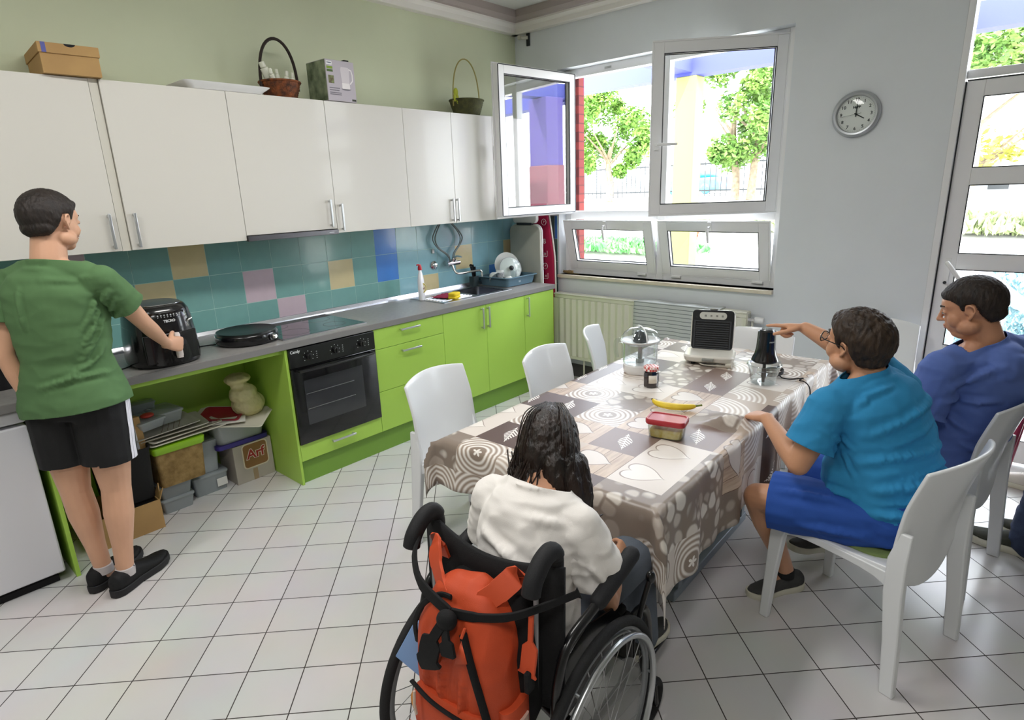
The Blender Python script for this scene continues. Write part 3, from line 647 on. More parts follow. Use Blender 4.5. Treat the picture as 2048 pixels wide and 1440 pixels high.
# hob
t = thing('glass_hob', 'black glass hob set into the grey worktop', 'hob', (-2.475, -.3, .9))
part('glass_plate', G().bb(-.285, .285, -.235, .255, .002, .007), mat('hob_glass', '#07090b', .05, coat=.6), t, bevel=.002, smooth=False)
g = G(); g.bb(-.292, .292, -.242, -.235, 0, .0065); g.bb(-.292, .292, .255, .262, 0, .0065); g.bb(-.292, -.285, -.235, .255, 0, .0065); g.bb(.285, .292, -.235, .255, 0, .0065); part('steel_frame', g, M_steel, t, smooth=False)
for x, y, r in ((-.14, -.1, .09), (.14, -.1, .07), (-.14, .13, .07), (.14, .13, .09)):
    part('cooking_zone', G().lathe([(r, .0071), (r+.0015, .0071), (r+.0015, .0075), (r, .0075), (r, .0071)], (x, y, 0), n=48), mat('zone_grey', '#3c3f41', .3), t, smooth=False)
# sink
t = thing('steel_sink', 'stainless steel inset sink with ribbed draining board', 'sink', (-1.05, -.27, .9))
g = G()
SX0, SX1, SY0, SY1 = -.385, .375, -.20, .21; bx0, bx1, by0, by1 = .02, .335, -.16, .17; z = .004
g.bb(SX0, bx0, SY0, SY1, 0, z); g.bb(bx1, SX1, SY0, SY1, 0, z); g.bb(bx0, bx1, SY0, by0, 0, z); g.bb(bx0, bx1, by1, SY1, 0, z)
part('rim_plate', g, M_steel, t, bevel=.001, smooth=False)
g = G(); ro = rrect(bx1-bx0, by1-by0, .04, 5, (bx0+bx1)/2, (by0+by1)/2); ri = rrect(bx1-bx0-.03, by1-by0-.03, .04, 5, (bx0+bx1)/2, (by0+by1)/2)
g.loft([[V((x, y, z)) for x, y in ro], [V((x, y, -.01)) for x, y in ro], [V((x, y, -.15)) for x, y in ri]], False); g.add([V((x, y, -.15)) for x, y in ri], [tuple(range(len(ri)))])
part('basin', g, mat('basin_steel', '#8d8f96', .25, metal=1), t)
part('overflow', G().cyl((.1, by1-.012, -.04), (.1, by1-.02, -.04), .02), M_chrome, t); part('drain', G().cyl((.18, 0, -.149), (.18, 0, -.146), .035), M_chrome, t)
g = G()
for k in range(7): g.tube([(SX0+.04, -.13+k*.035, z), (bx0-.05, -.13+k*.035, z+.001)], .004, 8)
part('draining_ribs', g, M_steel, t)
# upper units
UX = [-3.3854, -2.790, -2.188, -1.583, -1.132, -.690, -.262]; Z0, Z1 = 1.4727, 2.2723
def upper(x0, x1, label, doors, z0=Z0, yf=-.33):
    t = thing('wall_cabinet', label, 'cabinet', (x0, 0, Z0))
    g = G(); g.bb(x0, x0+.016, yf+.02, -.002, z0, Z1); g.bb(x1-.016, x1, yf+.02, -.002, z0, Z1); g.bb(x0+.016, x1-.016, yf+.02, -.002, z0, z0+.016); g.bb(x0+.016, x1-.016, yf+.02, -.002, Z1-.016, Z1); g.bb(x0+.016, x1-.016, -.01, -.002, z0+.016, Z1-.016)
    part('body', g, M_wedge, t, world=True, smooth=False)
    for a, b, hx in doors:
        d = part('door', panel(a, b, z0, Z1, yf, .018), M_wlam, t, bevel=.0012, world=True, smooth=False)
        if hx: handle((hx, yf, 1.572 if z0 == Z0 else 1.60), .17, True, d)
    return t
upper(-4.60, -3.425, 'white wall cabinet above the standing boy, at the left edge', [(-4.60, -4.012, -4.06), (-4.012, -3.425, -3.46)], yf=-.322)
tag(part('filler_strip', G().bb(-3.424, -3.387, -.318, -.30, Z0, Z1), M_wedge, smooth=False), 'pale filler strip between the two left wall cabinets', 'trim strip')
upper(UX[0], UX[1], 'white single-door wall cabinet left of the extractor hood', [(UX[0], UX[1], UX[0]+.035)])
upper(UX[1], UX[2], 'white wall cabinet over the extractor hood', [(UX[1], UX[2], UX[2]-.045)], z0=1.50)
upper(UX[2], UX[3], 'white single-door wall cabinet right of the extractor hood', [(UX[2], UX[3], UX[2]+.035)])
upper(UX[3], UX[5], 'white double-door wall cabinet above the taps', [(UX[3], UX[4], UX[4]-.04), (UX[4], UX[5], UX[4]+.012)])
upper(UX[5], UX[6], 'white wall cabinet in the corner behind the open window sash', [(UX[5], UX[6], UX[5]+.03)])
t = thing('extractor_hood', 'slim stainless extractor hood strip under the wall cabinets', 'hood', (-2.489, 0, 1.47))
part('front_strip', G().bb(UX[1]+.002, UX[2]-.002, -.345, -.31, 1.468, 1.498), mat('hood_steel', '#6d6c70', .3, metal=.9), t, world=True, bevel=.002, smooth=False)
part('filter_plate', G().bb(UX[1]+.004, UX[2]-.004, -.31, -.02, 1.472, 1.496), M_steel, t, world=True, smooth=False); part('badge', G().bb(-2.26, -2.225, -.3465, -.345, 1.479, 1.484), M_print, t, world=True, smooth=False)
# fridge
t = thing('fridge', 'white under-counter fridge with two doors at the left edge', 'fridge', (-4.3, -.57, 0))
part('body', G().bb(-4.60, -4.005, -.52, -.03, .02, .855), mat('fridge_white', '#d9d9de', .35, coat=.2), t, world=True, bevel=.004)
for z0, z1 in ((.05, .785), (.80, .855)): part('door', G().bb(-4.60, -4.003, -.578, -.524, z0, z1), MATS['fridge_white'], t, world=True, bevel=.008, smooth=True)
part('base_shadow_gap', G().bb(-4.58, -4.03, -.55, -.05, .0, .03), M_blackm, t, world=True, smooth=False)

# ---------------------------------------------------------------- plumbing
t = thing('mixer_tap', 'chrome wall mixer tap with swivel spout above the sink', 'tap', (-.96, -.008, 1.13))
g = G(); g.cyl((-.03, 0, 0), (-.03, -.045, 0), .022).cyl((.06, 0, 0), (.06, -.045, 0), .022); g.cyl((-.055, -.05, 0), (.085, -.05, 0), .019)
part('body', g, M_chrome, t); part('rosette', G().lathe([(.001, 0), (.033, 0), (.028, .012), (.001, .014)], n=28, M=T(.06, 0, .0) @ rotx(PI/2)), M_chrome, t)
part('lever', G().cyl((.02, -.05, .015), (.02, -.06, .04), .018).tube([(.02, -.06, .045), (.02, -.10, .06), (.02, -.15, .055)], .008), M_chrome, t)
part('spout', G().tube(spline([(.0, -.055, -.01), (.0, -.07, -.05), (.02, -.10, -.085), (.10, -.17, -.075), (.17, -.21, -.07), (.185, -.215, -.10), (.185, -.215, -.125)], 6), .0095, 12), M_chrome, t)
M_hose = mat('hose_steel', '#76807f', .35, metal=.7, bump=.6, bscale=400)
for nm, side in (('left', -1), ('right', 1)):
    for k in range(2):
        a = .012*k
        if side < 0: pts = [(-.975+a, -.05, 1.15), (-.99-a, -.055, 1.20), (-1.09-a, -.055, 1.27), (-1.12-2*a, -.05, 1.34), (-1.09-2*a, -.045, 1.40), (-1.045-a, -.05, 1.475)]
        else: pts = [(-.935+a, -.05, 1.15), (-.93+a, -.055, 1.21), (-.86+a, -.055, 1.28), (-.84+2*a, -.05, 1.34), (-.88+a, -.045, 1.41), (-.96+a, -.05, 1.475)]
        tag(part('water_hose', G().tube(spline(pts, 6), .0055, 8), M_hose), '%s of the two grey water hoses bending %s above the mixer tap' % ('outer' if k else 'inner', nm), 'hose', 'water hoses above the sink')
tag(part('pipe_rosette', G().lathe([(.001, .0), (.034, .0), (.034, .006), (.022, .014), (.016, .02), (.016, .03), (.001, .032)], n=28, M=T(-1.118, -.008, 1.13) @ rotx(PI/2)), M_chrome), 'round chrome cover on the tiles left of the mixer tap', 'pipe cover')
tag(part('wall_hook', G().bb(-1.132, -1.108, -.02, -.008, 1.225, 1.26), M_white, bevel=.004), 'small white adhesive hook on the tiles above the chrome cover', 'hook')

# ---------------------------------------------------------------- things on the worktop
# dish soap
t = thing('dish_soap_bottle', 'white dish soap bottle with red cap on the draining board', 'bottle', (-1.425, -.20, .904))
part('bottle', G().lathe([(.001, 0), (.034, 0), (.038, .01), (.039, .10), (.036, .16), (.026, .20), (.016, .225), (.014, .235), (.001, .235)], n=28, sy=.62, M=rotz(.5)), mat('bottle_white', '#eeeef0', .3, coat=.3), t)
part('cap', G().lathe([(.001, .232), (.016, .232), (.016, .25), (.012, .265), (.008, .275), (.001, .276)], n=20).tube([(0, 0, .268), (-.02, -.008, .276), (-.038, -.014, .274)], .006), mat('cap_red', '#c02a35', .35), t)
lb = part('label', G().lathe([(.001, .0), (.030, .0), (.029, .0012), (.001, .0014)], n=32, sy=1.35, M=T(-.004, -.0235, .095) @ rotz(-.35) @ rotx(PI/2)), mat('label_cream', '#f0e6c8', .4), t, label='cream oval label')
RT = T(-.004, -.0252, .095) @ rotz(-.35) @ rotx(PI/2)
part('label_ring', G().lathe([(.022, 0), (.027, 0), (.027, .0009), (.022, .0009), (.022, 0)], n=32, sy=1.35, M=RT), mat('label_yellow', '#c9b43a', .4), lb)
text('Jar', .026, RT @ T(.002, -.002, .001), mat('ink_brown', '#7a3a34', .5), lb, world=False, bold=.0008)
# sponge + cloth
g = G().prism(rrect(.10, .065, .012), 0, .022); g2 = G().prism(rrect(.10, .065, .012), .022, .04)
t = thing('kitchen_sponge', 'yellow kitchen sponge lying at the edge of the sink', 'sponge', (-1.245, -.375, .9055), .35)
part('foam', G().body([((0, 0, .0), (.052, 0, 0), (0, .034, 0)), ((0, 0, .012), (.054, 0, 0), (0, .036, 0)), ((0, 0, .019), (.049, 0, 0), (0, .031, 0)), ((0, 0, .024), (.052, 0, 0), (0, .034, 0)), ((0, 0, .04), (.052, 0, 0), (0, .034, 0)), ((0, 0, .045), (.047, 0, 0), (0, .03, 0))], e=5), mat('sponge_yellow', '#f0d02c', .9, bump=.6, bscale=200), t)
g = G(); n = 12
rows = [[V((-.11+.22*i/n, -.07+.14*j/n, .004+.006*noise.noise(V((i*.6, j*.6, 1)))+.003)) for i in range(n+1)] for j in range(n+1)]
tag(part('dish_cloth', g.loft(rows, False, False, M=T(-1.22, -.25, .906) @ rotz(.3)), mat('cloth_crimson', '#9b2747', .85), solid=-.003), 'crimson dish cloth spread behind the yellow sponge', 'cloth')
# dish rack
M_rack = mat('rack_blue', '#5f7c8c', .4)
t = thing('dish_rack', 'blue-grey plastic dish rack full of washed crockery', 'dish rack', (-.655, -.405, .905))
def ringr(w, h, z, cx, cy, r=.03): return [V((x, y, z)) for x, y in rrect(w, h, r, 5, cx, cy)]
w, h = .40, .37; cx, cy = w/2, h/2
g = G(); g.loft([ringr(w-.05, h-.05, .0, cx, cy), ringr(w-.02, h-.02, .07, cx, cy), ringr(w+.012, h+.012, .072, cx, cy), ringr(w+.012, h+.012, .079, cx, cy), ringr(w-.026, h-.026, .079, cx, cy), ringr(w-.056, h-.056, .006, cx, cy)], True)
part('tray', g, M_rack, t)
g = G()
for k in range(9): g.tube([(.05+k*.035, .04, .03), (.05+k*.035, .34, .03)], .002, 6)
part('wire_insert', g, M_steel, t)
part('embossed_mark', G().bb(.15, .155, -.0, .004, .03, .045, M=T(0, -.0, 0)).bb(.165, .17, -.0, .004, .03, .045), mat('mark_pale', '#b9c7cf', .5), t)
def plate(r, nm, label, M, m, grp=None):
    g = G().lathe([(.001, .004), (r*.55, .004), (r*.62, .008), (r*.97, .020), (r, .0205), (r, .0185), (r*.64, .002), (r*.55, 0), (.001, 0)], n=48, M=M)
    return tag(part(nm, g, m), label, 'plate', grp)
M_por = mat('porcelain', '#e4e6e2', .15, coat=.5)
def upright(x, y, z, lean, yaw=0): return T(x, y, z) @ rotz(yaw) @ rotx(PI/2-lean)
for k, (x, y, r, lb) in enumerate([(-.40, -.165, .115, 'back plate standing in the blue-grey dish rack, largest of the row'), (-.42, -.20, .098, 'white plate standing in the middle of the dish rack row'), ]):
    plate(r, 'dinner_plate', ['white ', ''][k > 0]+lb, upright(x, y, .94+r, .25, -.5), M_por)
t2 = thing('pan_lid', 'round glass pan lid with dark knob leaning in front of the plates', 'pan lid', (-.44, -.25, .935))
Ml = rotz(-.45) @ rotx(PI/2-.3)
part('glass_disc', G().lathe([(.001, .014), (.04, .012), (.075, .006), (.1, 0), (.1, -.002), (.001, -.002)], n=40, M=T(0, 0, .102) @ Ml), mat('lid_pale', '#c6d0cb', .12, coat=.5), t2)
part('steel_rim', G().tube([T(0, 0, .102) @ Ml @ V((.101*math.cos(a*PI/20), .101*math.sin(a*PI/20), 0)) for a in range(40)], .0035, 6, closed=True), M_steel, t2)
part('knob', G().lathe([(.001, .012), (.012, .012), (.012, .02), (.022, .026), (.02, .034), (.001, .036)], n=20, M=T(0, 0, .102) @ Ml), M_black, t2)
def cup(r, h): return G().lathe([(.001, 0), (r*.7, 0), (r*.85, .01), (r, h*.5), (r, h), (r-.004, h), (r-.004, h*.5), (r*.7, .006), (.001, .006)], n=28)
t3 = thing('mug', 'white patterned mug upside up in the dish rack between bowl and lid', 'mug', (-.535, -.21, .955)); part('body', cup(.036, .08), M_por, t3); part('handle', G().tube(spline([(.034, 0, .065), (.06, 0, .06), (.06, 0, .03), (.034, 0, .02)], 5), .005), M_por, t3)
part('pattern', G().lathe([(.0366, .02), (.0366, .06)], n=28), mat('mug_print', '#5b6064', .4, col2='#dadada', vscale=30), t3)
tag(part('drinking_glass', G().lathe([(.022, 0), (.027, .075), (.025, .075), (.021, .004), (.001, .004), (.001, 0), (.022, 0)], n=24, M=T(-.475, -.315, .955)), mat('clear_glass', '#f4f8f8', .02, trans=1)), 'small clear drinking glass at the front of the dish rack', 'glass')
tag(part('bowl', G().lathe([(.001, 0), (.025, 0), (.05, .03), (.058, .05), (.055, .05), (.046, .03), (.022, .004), (.001, .004)], n=28, M=T(-.60, -.17, 1.0) @ rotx(2.2) @ rotz(.4)), M_por), 'white bowl tipped over at the left end of the dish rack', 'bowl')
tag(part('bowl', G().lathe([(.001, 0), (.02, 0), (.04, .02), (.047, .035), (.044, .035), (.036, .02), (.018, .004), (.001, .004)], n=28, M=T(-.55, -.32, .985) @ rotx(2.9)), M_por), 'small white bowl lying upside down in front of the mug', 'bowl')
t4 = thing('cutlery_holder', 'dark cutlery holder packed with black-handled knives beside the dish rack', 'cutlery holder', (-.715, -.065, .905))
part('pot', G().prism(rrect(.075, .06, .015), 0, .085), mat('holder_dark', '#2f3b3d', .5), t4)
rnd = random.Random(2)
for k in range(7):
    x, y = rnd.uniform(-.03, .03), rnd.uniform(-.02, .02); dx, dy = rnd.uniform(-.05, .03)-.02, rnd.uniform(-.03, .02)
    tag(part('knife', G().tube([(-.715+x*.7, -.065+y*.7, .97), (-.715+x+dx, -.065+y+dy, 1.075+rnd.uniform(0, .03))], [.007, .009], 8, flat=.6), M_black), 'black-handled knife standing in the dark cutlery holder', 'knife', 'knives in the cutlery holder')
# folded boards in the gap by the window wall
t = thing('folding_stool', 'tall grey plastic folding step leaning upright in the corner behind the dish rack', 'folding step', (-.20, -.25, .0))
o = rrect(.36, .50, .06, 6)
def boardM(z): return basis((-.20, -.245, z), (0, -1, 0), (0, 0, 1), (-1, 0, 0))
g = G().prism(rrect(.355, .62, .06, 6), 0, .03, M=boardM(1.09)); part('panel', g, mat('stool_grey', '#a9aba3', .5, col2='#b7b6a8', vscale=4), t, world=True, bevel=.006)
g = G(); g.tube([boardM(1.09) @ V((x, y, .0)) for x, y in rrect(.355, .62, .06, 6)], .008, 8, closed=True); part('white_rim', g, M_white, t, world=True)
part('top_step', G().prism(rrect(.27, .09, .035, 6), -.01, .03, M=boardM(1.46)), mat('stool_white', '#d6d6d2', .4), t, world=True, bevel=.005)
part('hinge', G().bb(-.235, -.20, -.33, -.16, 1.40, 1.42), M_pvcd, t, world=True)
part('leg', G().bb(-.20, -.17, -.41, -.38, 0, 1.0), M_white, t, world=True, smooth=False); part('leg', G().bb(-.20, -.17, -.11, -.08, 0, 1.0), M_white, t, world=True, smooth=False)
t = thing('ironing_board', 'folded ironing board with crimson cover printed with white laundry symbols', 'ironing board', (-.10, -.36, 0))
def bw(z): return .075+.085*min(1, max(0, (1.62-z)/.5))**.7
rg = []
for z in [.25+.07*i for i in range(20)]:
    w = bw(z); c = -.315-.02*(1.5-z); rg.append([V((-.118, c-w+.01, z)), V((-.085, c-w, z)), V((-.085, c+w, z)), V((-.118, c+w-.01, z))])
part('cover', G().loft(rg), mat('cover_crimson', '#a3113f', .8, bump=.2, bscale=80), t, world=True, bevel=.008)
g = G()
for s in (-1,): g.tube([(-.098, -.315-.02*(1.5-(.25+.07*i))+s*(bw(.25+.07*i)+.002), .25+.07*i) for i in range(20)], .007, 8)
part('white_edge', g, mat('piping_cream', '#e0d9d0', .6), t, world=True)
part('leg_frame', G().tube([(-.06, -.30, 0), (-.06, -.33, 1.3)], .01).tube([(-.06, -.38, 0), (-.06, -.40, 1.2)], .01), M_steel, t, world=True)
M_sym = mat('symbol_white', '#eadfe0', .7); FXm = lambda y, z, s=1: basis((-.1195, y, z), (0, -s, 0), (0, 0, s), (-1, 0, 0))
g = G()
for z, k in ((1.25, 'B'), (1.14, 'w'), (1.03, 'P'), (.94, 'w'), (1.42, 'P')):
    y = -.325-.02*(1.5-z)-.055
    if k == 'w':
        pts = [(-.028, .028), (-.028, -.018), (-.018, -.026), (-.009, -.018), (0, -.026), (.009, -.018), (.018, -.026), (.028, -.018), (.028, .028)]; g.tube([FXm(y, z) @ V((a, b, .001)) for a, b in pts], .0022, 6)
        text('30', .026, FXm(y, z), M_sym, t)
    elif k == 'P': g.tube([FXm(y, z) @ V((.026*math.cos(a*PI/12), .026*math.sin(a*PI/12), .001)) for a in range(24)], .0022, 6, closed=True); text('P', .032, FXm(y, z), M_sym, t)
    else: text('B', .06, FXm(y, z), M_sym, t)
part('wash_symbol', g, M_sym, t, world=True)

# air fryer
t = thing('air_fryer', 'large black air fryer with pale grip on the worktop', 'air fryer', (-3.362, -.405, .9))
def oval(a, b, z, e=2.6, n=40, cx=0, cy=0): return [V((cx+a*abs(math.cos(2*PI*j/n))**(2/e)*(1 if math.cos(2*PI*j/n) >= 0 else -1), cy+b*abs(math.sin(2*PI*j/n))**(2/e)*(1 if math.sin(2*PI*j/n) >= 0 else -1), z)) for j in range(n)]
M_fry = mat('fryer_black', '#0d0c0f', .22, coat=.5)
part('body', G().loft([oval(.15, .165, 0), oval(.162, .178, .012), oval(.166, .18, .04), oval(.160, .175, .15), oval(.150, .165, .24), oval(.143, .158, .275), oval(.128, .142, .300), oval(.118, .130, .306)]), M_fry, t)
part('top_plate', G().loft([oval(.112, .122, .304), oval(.112, .122, .310), oval(.104, .114, .3125)]), mat('fryer_top', '#62686a', .3, metal=.3), t); 
part('chrome_ring', G().tube(oval(.114, .125, .308), .0022, 8, closed=True), M_chrome, t)
dz = part('basket_front', G().loft([oval(.160, .0, 0)[:1]] if False else [[V((x, -.174+.34*x*x*3-.0, z)) for x in [(-.125+.25*i/16) for i in range(17)]]+[V((x, -.150+.34*x*x*3, z)) for x in [(.125-.25*i/16) for i in range(17)]] for z in (.025, .172)]), M_fry, t, bevel=.004)
part('handle', G().loft([[V((x, y, z)) for x, y in rrect(.028, .024, .009, 4, .012, -.205)] for z in (.048, .056)]+[[V((x, y, z)) for x, y in rrect(.031, .026, .009, 4, .012, -.205)] for z in (.06, .165)]+[[V((x, y, .175)) for x, y in rrect(.026, .022, .009, 4, .012, -.203)]]).bb(.004, .02, -.196, -.17, .09, .14), mat('grip_pale', '#d9cfc9', .4, coat=.2), dz)
cp = part('control_panel', G().loft([[V((-.085+.17*i/12, -.1605-.0+2.2*(-.085+.17*i/12)**2, z)) for i in range(13)]+[V((.085-.17*i/12, -.156+2.2*(.085-.17*i/12)**2, z-.0)) for i in range(13)] for z in (.19, .275)]), mat('panel_gloss', '#0a0a0c', .1, coat=.6), t)
g = G()
for k in range(8): x = -.052+k*.0145; g.box((x+.01, -.1645+2.2*x*x, .262), (.006, .003, .006)); g.box((x+.01, -.1645+2.2*x*x, .253), (.005, .003, .003))
part('button_icons', g, M_print, cp, smooth=False)
text('TECRO', .017, T(.005, -.1675, .232) @ rotx(PI/2-.05), MATS['print_white'], cp, world=False, bold=.0006)
part('drip_detail', G().tube(spline([(.09, -.150, .215), (.105, -.150, .222), (.118, -.142, .226)], 4), .005).tube([(.088, -.152, .205), (.094, -.150, .190)], .0045), M_chrome, t)
part('foot', G().cyl((-.13, -.08, -.0), (-.13, -.08, .01), .02), M_blackm, t)
tag(part('power_cord', G().tube(spline([(-3.48, -.36, .905), (-3.56, -.42, .905), (-3.66, -.44, .905), (-3.80, -.36, .905), (-3.9, -.2, .905)], 6), .0035, 8), M_blackm), 'black power cord running left from the air fryer along the worktop', 'cord')
tag(part('power_cord', G().tube(spline([(-3.19, -.30, .905), (-3.14, -.27, .905), (-3.09, -.28, .905), (-3.05, -.30, .905)], 6), .0035, 8), M_blackm), 'black power cord between the air fryer and the crepe maker', 'cord')
# crepe maker
t = thing('crepe_maker', 'round flat black crepe maker with silver knob left of the hob', 'crepe maker', (-2.892, -.36, .9))
part('body', G().lathe([(.001, .004), (.160, .004), (.168, .010), (.172, .018), (.172, .052), (.168, .060), (.162, .064), (.001, .064)], n=56), M_fry, t)
part('cooking_plate', G().lathe([(.001, .068), (.150, .068), (.158, .072), (.163, .071), (.165, .060), (.001, .060)], n=56), mat('plate_black', '#101513', .35), t)
a = -1.05; c = V((math.cos(a), math.sin(a), 0)); x = V((-c.y, c.x, 0)); Mk = basis(c*.170+V((0, 0, .034)), x, (0, 0, 1), c)
kp = part('knob_panel', G().prism(rrect(.07, .036, .006), -.004, .006, M=Mk), M_black, t, bevel=.002); part('knob', G().lathe([(.001, .022), (.011, .022), (.014, .018), (.015, .006), (.001, .006)], n=24, M=Mk), M_chrome, kp)
text('PRINCESS', .007, basis(V((.02, -.1725, .028)), (1, 0.1, 0), (0, 0, 1), (.1, -1, 0)), M_print, t, world=False) if False else None
# clutter at the far left end of the worktop
t = thing('cooking_pot', 'dark metal pot half hidden behind the standing boy on the worktop', 'pot', (-4.02, -.25, .9))
part('body', G().lathe([(.001, 0), (.085, 0), (.092, .01), (.095, .10), (.092, .10), (.086, .012), (.001, .01)], n=32), mat('pot_dark', '#3c3c3f', .3, metal=.8), t); part('lid', G().lathe([(.096, .102), (.05, .12), (.001, .125)], n=32).lathe([(.001, .125), (.008, .128), (.016, .14), (.001, .148)], n=16), M_steel, t)
tag(part('plastic_bag', G().add([], [])if False else G().ell((0, 0, .08), (.09, .09, .08), M=T(-4.20, -.35, .9)), M_black), 'crumpled black bag beside the pot on the worktop', 'bag')
tag(part('storage_jar', G().lathe([(.001, 0), (.035, 0), (.036, .10), (.03, .115), (.03, .13), (.001, .13)], n=24, M=T(-3.93, -.12, .9)), mat('jar_pale', '#cfd2cb', .2, coat=.5)), 'small pale storage jar at the back of the worktop behind the boy', 'jar')

# ---------------------------------------------------------------- on top of the wall cabinets
M_card = mat('cardboard', '#a98658', .85, col2='#b5925f', vscale=5)
t = thing('shoe_box', 'brown cardboard shoebox with lid on top of the wall cabinets', 'box', (-3.475, -.19, 2.274), -.06)
part('box', G().bb(-.112, .112, -.165, .165, 0, .085), M_card, t, bevel=.001, smooth=False)
lid = part('lid', G().bb(-.117, .117, -.172, .172, .083, .126), M_card, t, bevel=.002, smooth=False)
part('blue_stripe', G().bb(-.103, -.086, -.1728, -.172, .084, .1255), mat('stripe_blue', '#5b5fa0', .7), lid, smooth=False, label='blue printed stripe'); part('thumb_notch', G().prism([(.022*math.cos(math.radians(180+180*i/10)), .012*math.sin(math.radians(180+180*i/10))) for i in range(11)], 0, .0008, M=basis((.005, -.172, .126), (1, 0, 0), (0, 0, 1), (0, -1, 0))), M_blackm, lid, smooth=False)
t = thing('serving_tray', 'long white plastic tray lying on top of the wall cabinets', 'tray', (-2.765, -.20, 2.274), 0)
g = G(); g.loft([ringr(.40, .24, .0, 0, 0), ringr(.42, .26, .012, 0, 0), ringr(.47, .30, .030, 0, 0), ringr(.475, .305, .034, 0, 0), ringr(.465, .295, .036, 0, 0), ringr(.415, .255, .014, 0, 0), ringr(.39, .23, .004, 0, 0)]); part('tray', g, M_white, t)
M_wick = mat('wicker_dark', '#3b2418', .7, col2='#8a4a20', vscale=40, bump=.8, bscale=120); M_wick2 = mat('wicker_green', '#5d5f38', .75, col2='#4a4a30', vscale=40, bump=.8, bscale=120)
def basket(loc, r0, r1, h, hh, m, mh, label, nm, lw=1.0, rz=0):
    t = thing(nm, label, 'basket', loc, rz)
    g = G(); n = 36; rows = 8
    rg = []
    for k in range(rows*2+1):
        f = k/(rows*2); r = r0+(r1-r0)*f**.8; rg.append([V(((r+.0025*(1 if (j+k) % 2 else -1))*math.cos(2*PI*j/n)*lw, (r+.0025*(1 if (j+k) % 2 else -1))*math.sin(2*PI*j/n), h*f)) for j in range(n)])
    ri = [[p*.94+V((0, 0, .003)) for p in q] for q in reversed(rg)]
    g.loft(rg+ri, True, ang if False else True); part('woven_bowl', g, m, t, ang=80)
    part('rim', G().tube([V((r1*math.cos(a*PI/18)*lw, r1*math.sin(a*PI/18), h)) for a in range(36)], .006, 8, closed=True), m, t)
    pts = [V((-r1*lw*math.cos(a), 0, h*.6+(hh-h*.6)*math.sin(a)**.75 if a > 0 else h*.6)) for a in [PI*i/20 for i in range(21)]]
    part('handle', G().tube(pts, mh[1], 8), mh[0], t)
    return t
basket((-2.385, -.19, 2.274), .085, .118, .095, .335, M_wick, (mat('handle_dark', '#241812', .7), .009), 'dark brown wicker basket holding white bottles on the wall cabinets', 'wicker_basket')
M_bw = mat('bottle_white2', '#d9dacb', .4, coat=.2)
for k, (x, y, tx, ty, L, r) in enumerate([(-.055, -.02, -.045, -.0, .165, .028), (-.05, -.055, -.035, -.015, .125, .018), (-.01, -.02, .0, .02, .14, .016), (.022, -.03, .012, 0, .13, .018), (.06, -.03, .012, 0, .125, .015)]):
    g = G().cyl((x*.75, y*.75, .035), (x+tx, y+ty, L), r, r*.8, 18).cyl((x+tx, y+ty, L), (x+tx*1.25, y+ty*1.2, L+.03), r*.62, r*.6, 16)
    g.v = [T(-2.385, -.19, 2.274) @ p for p in g.v]
    tag(part('white_bottle', g, M_bw, bevel=.004), ['largest white bottle leaning left in the dark wicker basket', 'small white bottle in front of the large leaning one in the wicker basket', 'white bottle just inside the basket handle on the left', 'white bottle in the middle of the wicker basket', 'white bottle at the right rim of the wicker basket'][k], 'bottle', 'bottles in the wicker basket')
basket((-.80, -.17, 2.274), .085, .125, .12, .42, M_wick2, (mat('handle_cane', '#a39a5c', .7), .005), 'green woven basket with thin cane handle in the corner on the wall cabinets', 'woven_basket', 1.15)
bk = [o for o in bpy.data.objects if o.name == 'woven_basket'][0]
part('ribbon', G().ell((-.13, -.02, .17), (.022, .012, .03)).ell((-.125, -.03, .12), (.014, .008, .035)).ell((-.145, -.02, .13), (.01, .008, .03)), mat('ribbon_yellow', '#b9c13a', .6), bk, label='yellow-green ribbon')
# kettle box
t = thing('kettle_box', 'printed cardboard kettle box standing on the wall cabinets', 'box', (-2.055, -.235, 2.274), .04)
part('carton', G().bb(-.105, .105, -.10, .10, 0, .235), mat('carton_grey', '#b9b3b6', .5), t, smooth=False, bevel=.001)
def face(x, z, w, h, m, nm, th=.0008, par=t): return part(nm, G().bb(x-w/2, x+w/2, -.1005-th, -.1005, z-h/2, z+h/2), m, par, smooth=False)
art = face(.0, .1175, .206, .231, mat('print_lilac_grey', '#b5aeb6', .45), 'printed_front', .0006)
a2 = G().bb(-.1062, -.1055, -.097, .097, .003, .232); sd = part('printed_side', a2, mat('print_side', '#3d4a34', .5, col2='#8f9a7c', vscale=14), t, smooth=False)
def pf(g, m, nm): g.v = [V((p.x, -.1012-p.z, p.y)) for p in g.v]; return part(nm, g, m, art, smooth=False)
pf(G().bb(-.098, -.058, .205, .225, 0, .0005), M_white, 'logo_shield'); text('PHILIPS', .0095, WXZ(-.078, -.1019, .215), mat('ink_navy', '#3c4a6a', .5), art, world=False, bold=.0003)
pf(G().bb(-.098, -.055, .182, .196, 0, .0005), mat('ink_green', '#7f9c35', .5), 'green_band'); pf(G().bb(-.098, -.055, .165, .178, 0, .0005), mat('ink_dkgreen', '#4c6430', .5), 'dark_green_band')
pf(G().bb(-.092, -.052, .10, .145, 0, .0005), mat('ink_photo', '#5b4636', .5, col2='#7c8a58', vscale=60), 'food_photo')
for k, (z, w) in enumerate(((.075, .075), (.062, .07), (.048, .085), (.038, .085))): pf(G().bb(-.09, -.09+w, z-.003, z+.002, 0, .0005), mat('ink_grey', '#6c6870', .5), 'text_line')
pf(G().bb(.07, .10, .006, .018, 0, .0005), mat('ink_olive', '#3c4032', .5), 'corner_badge')
kx = .035
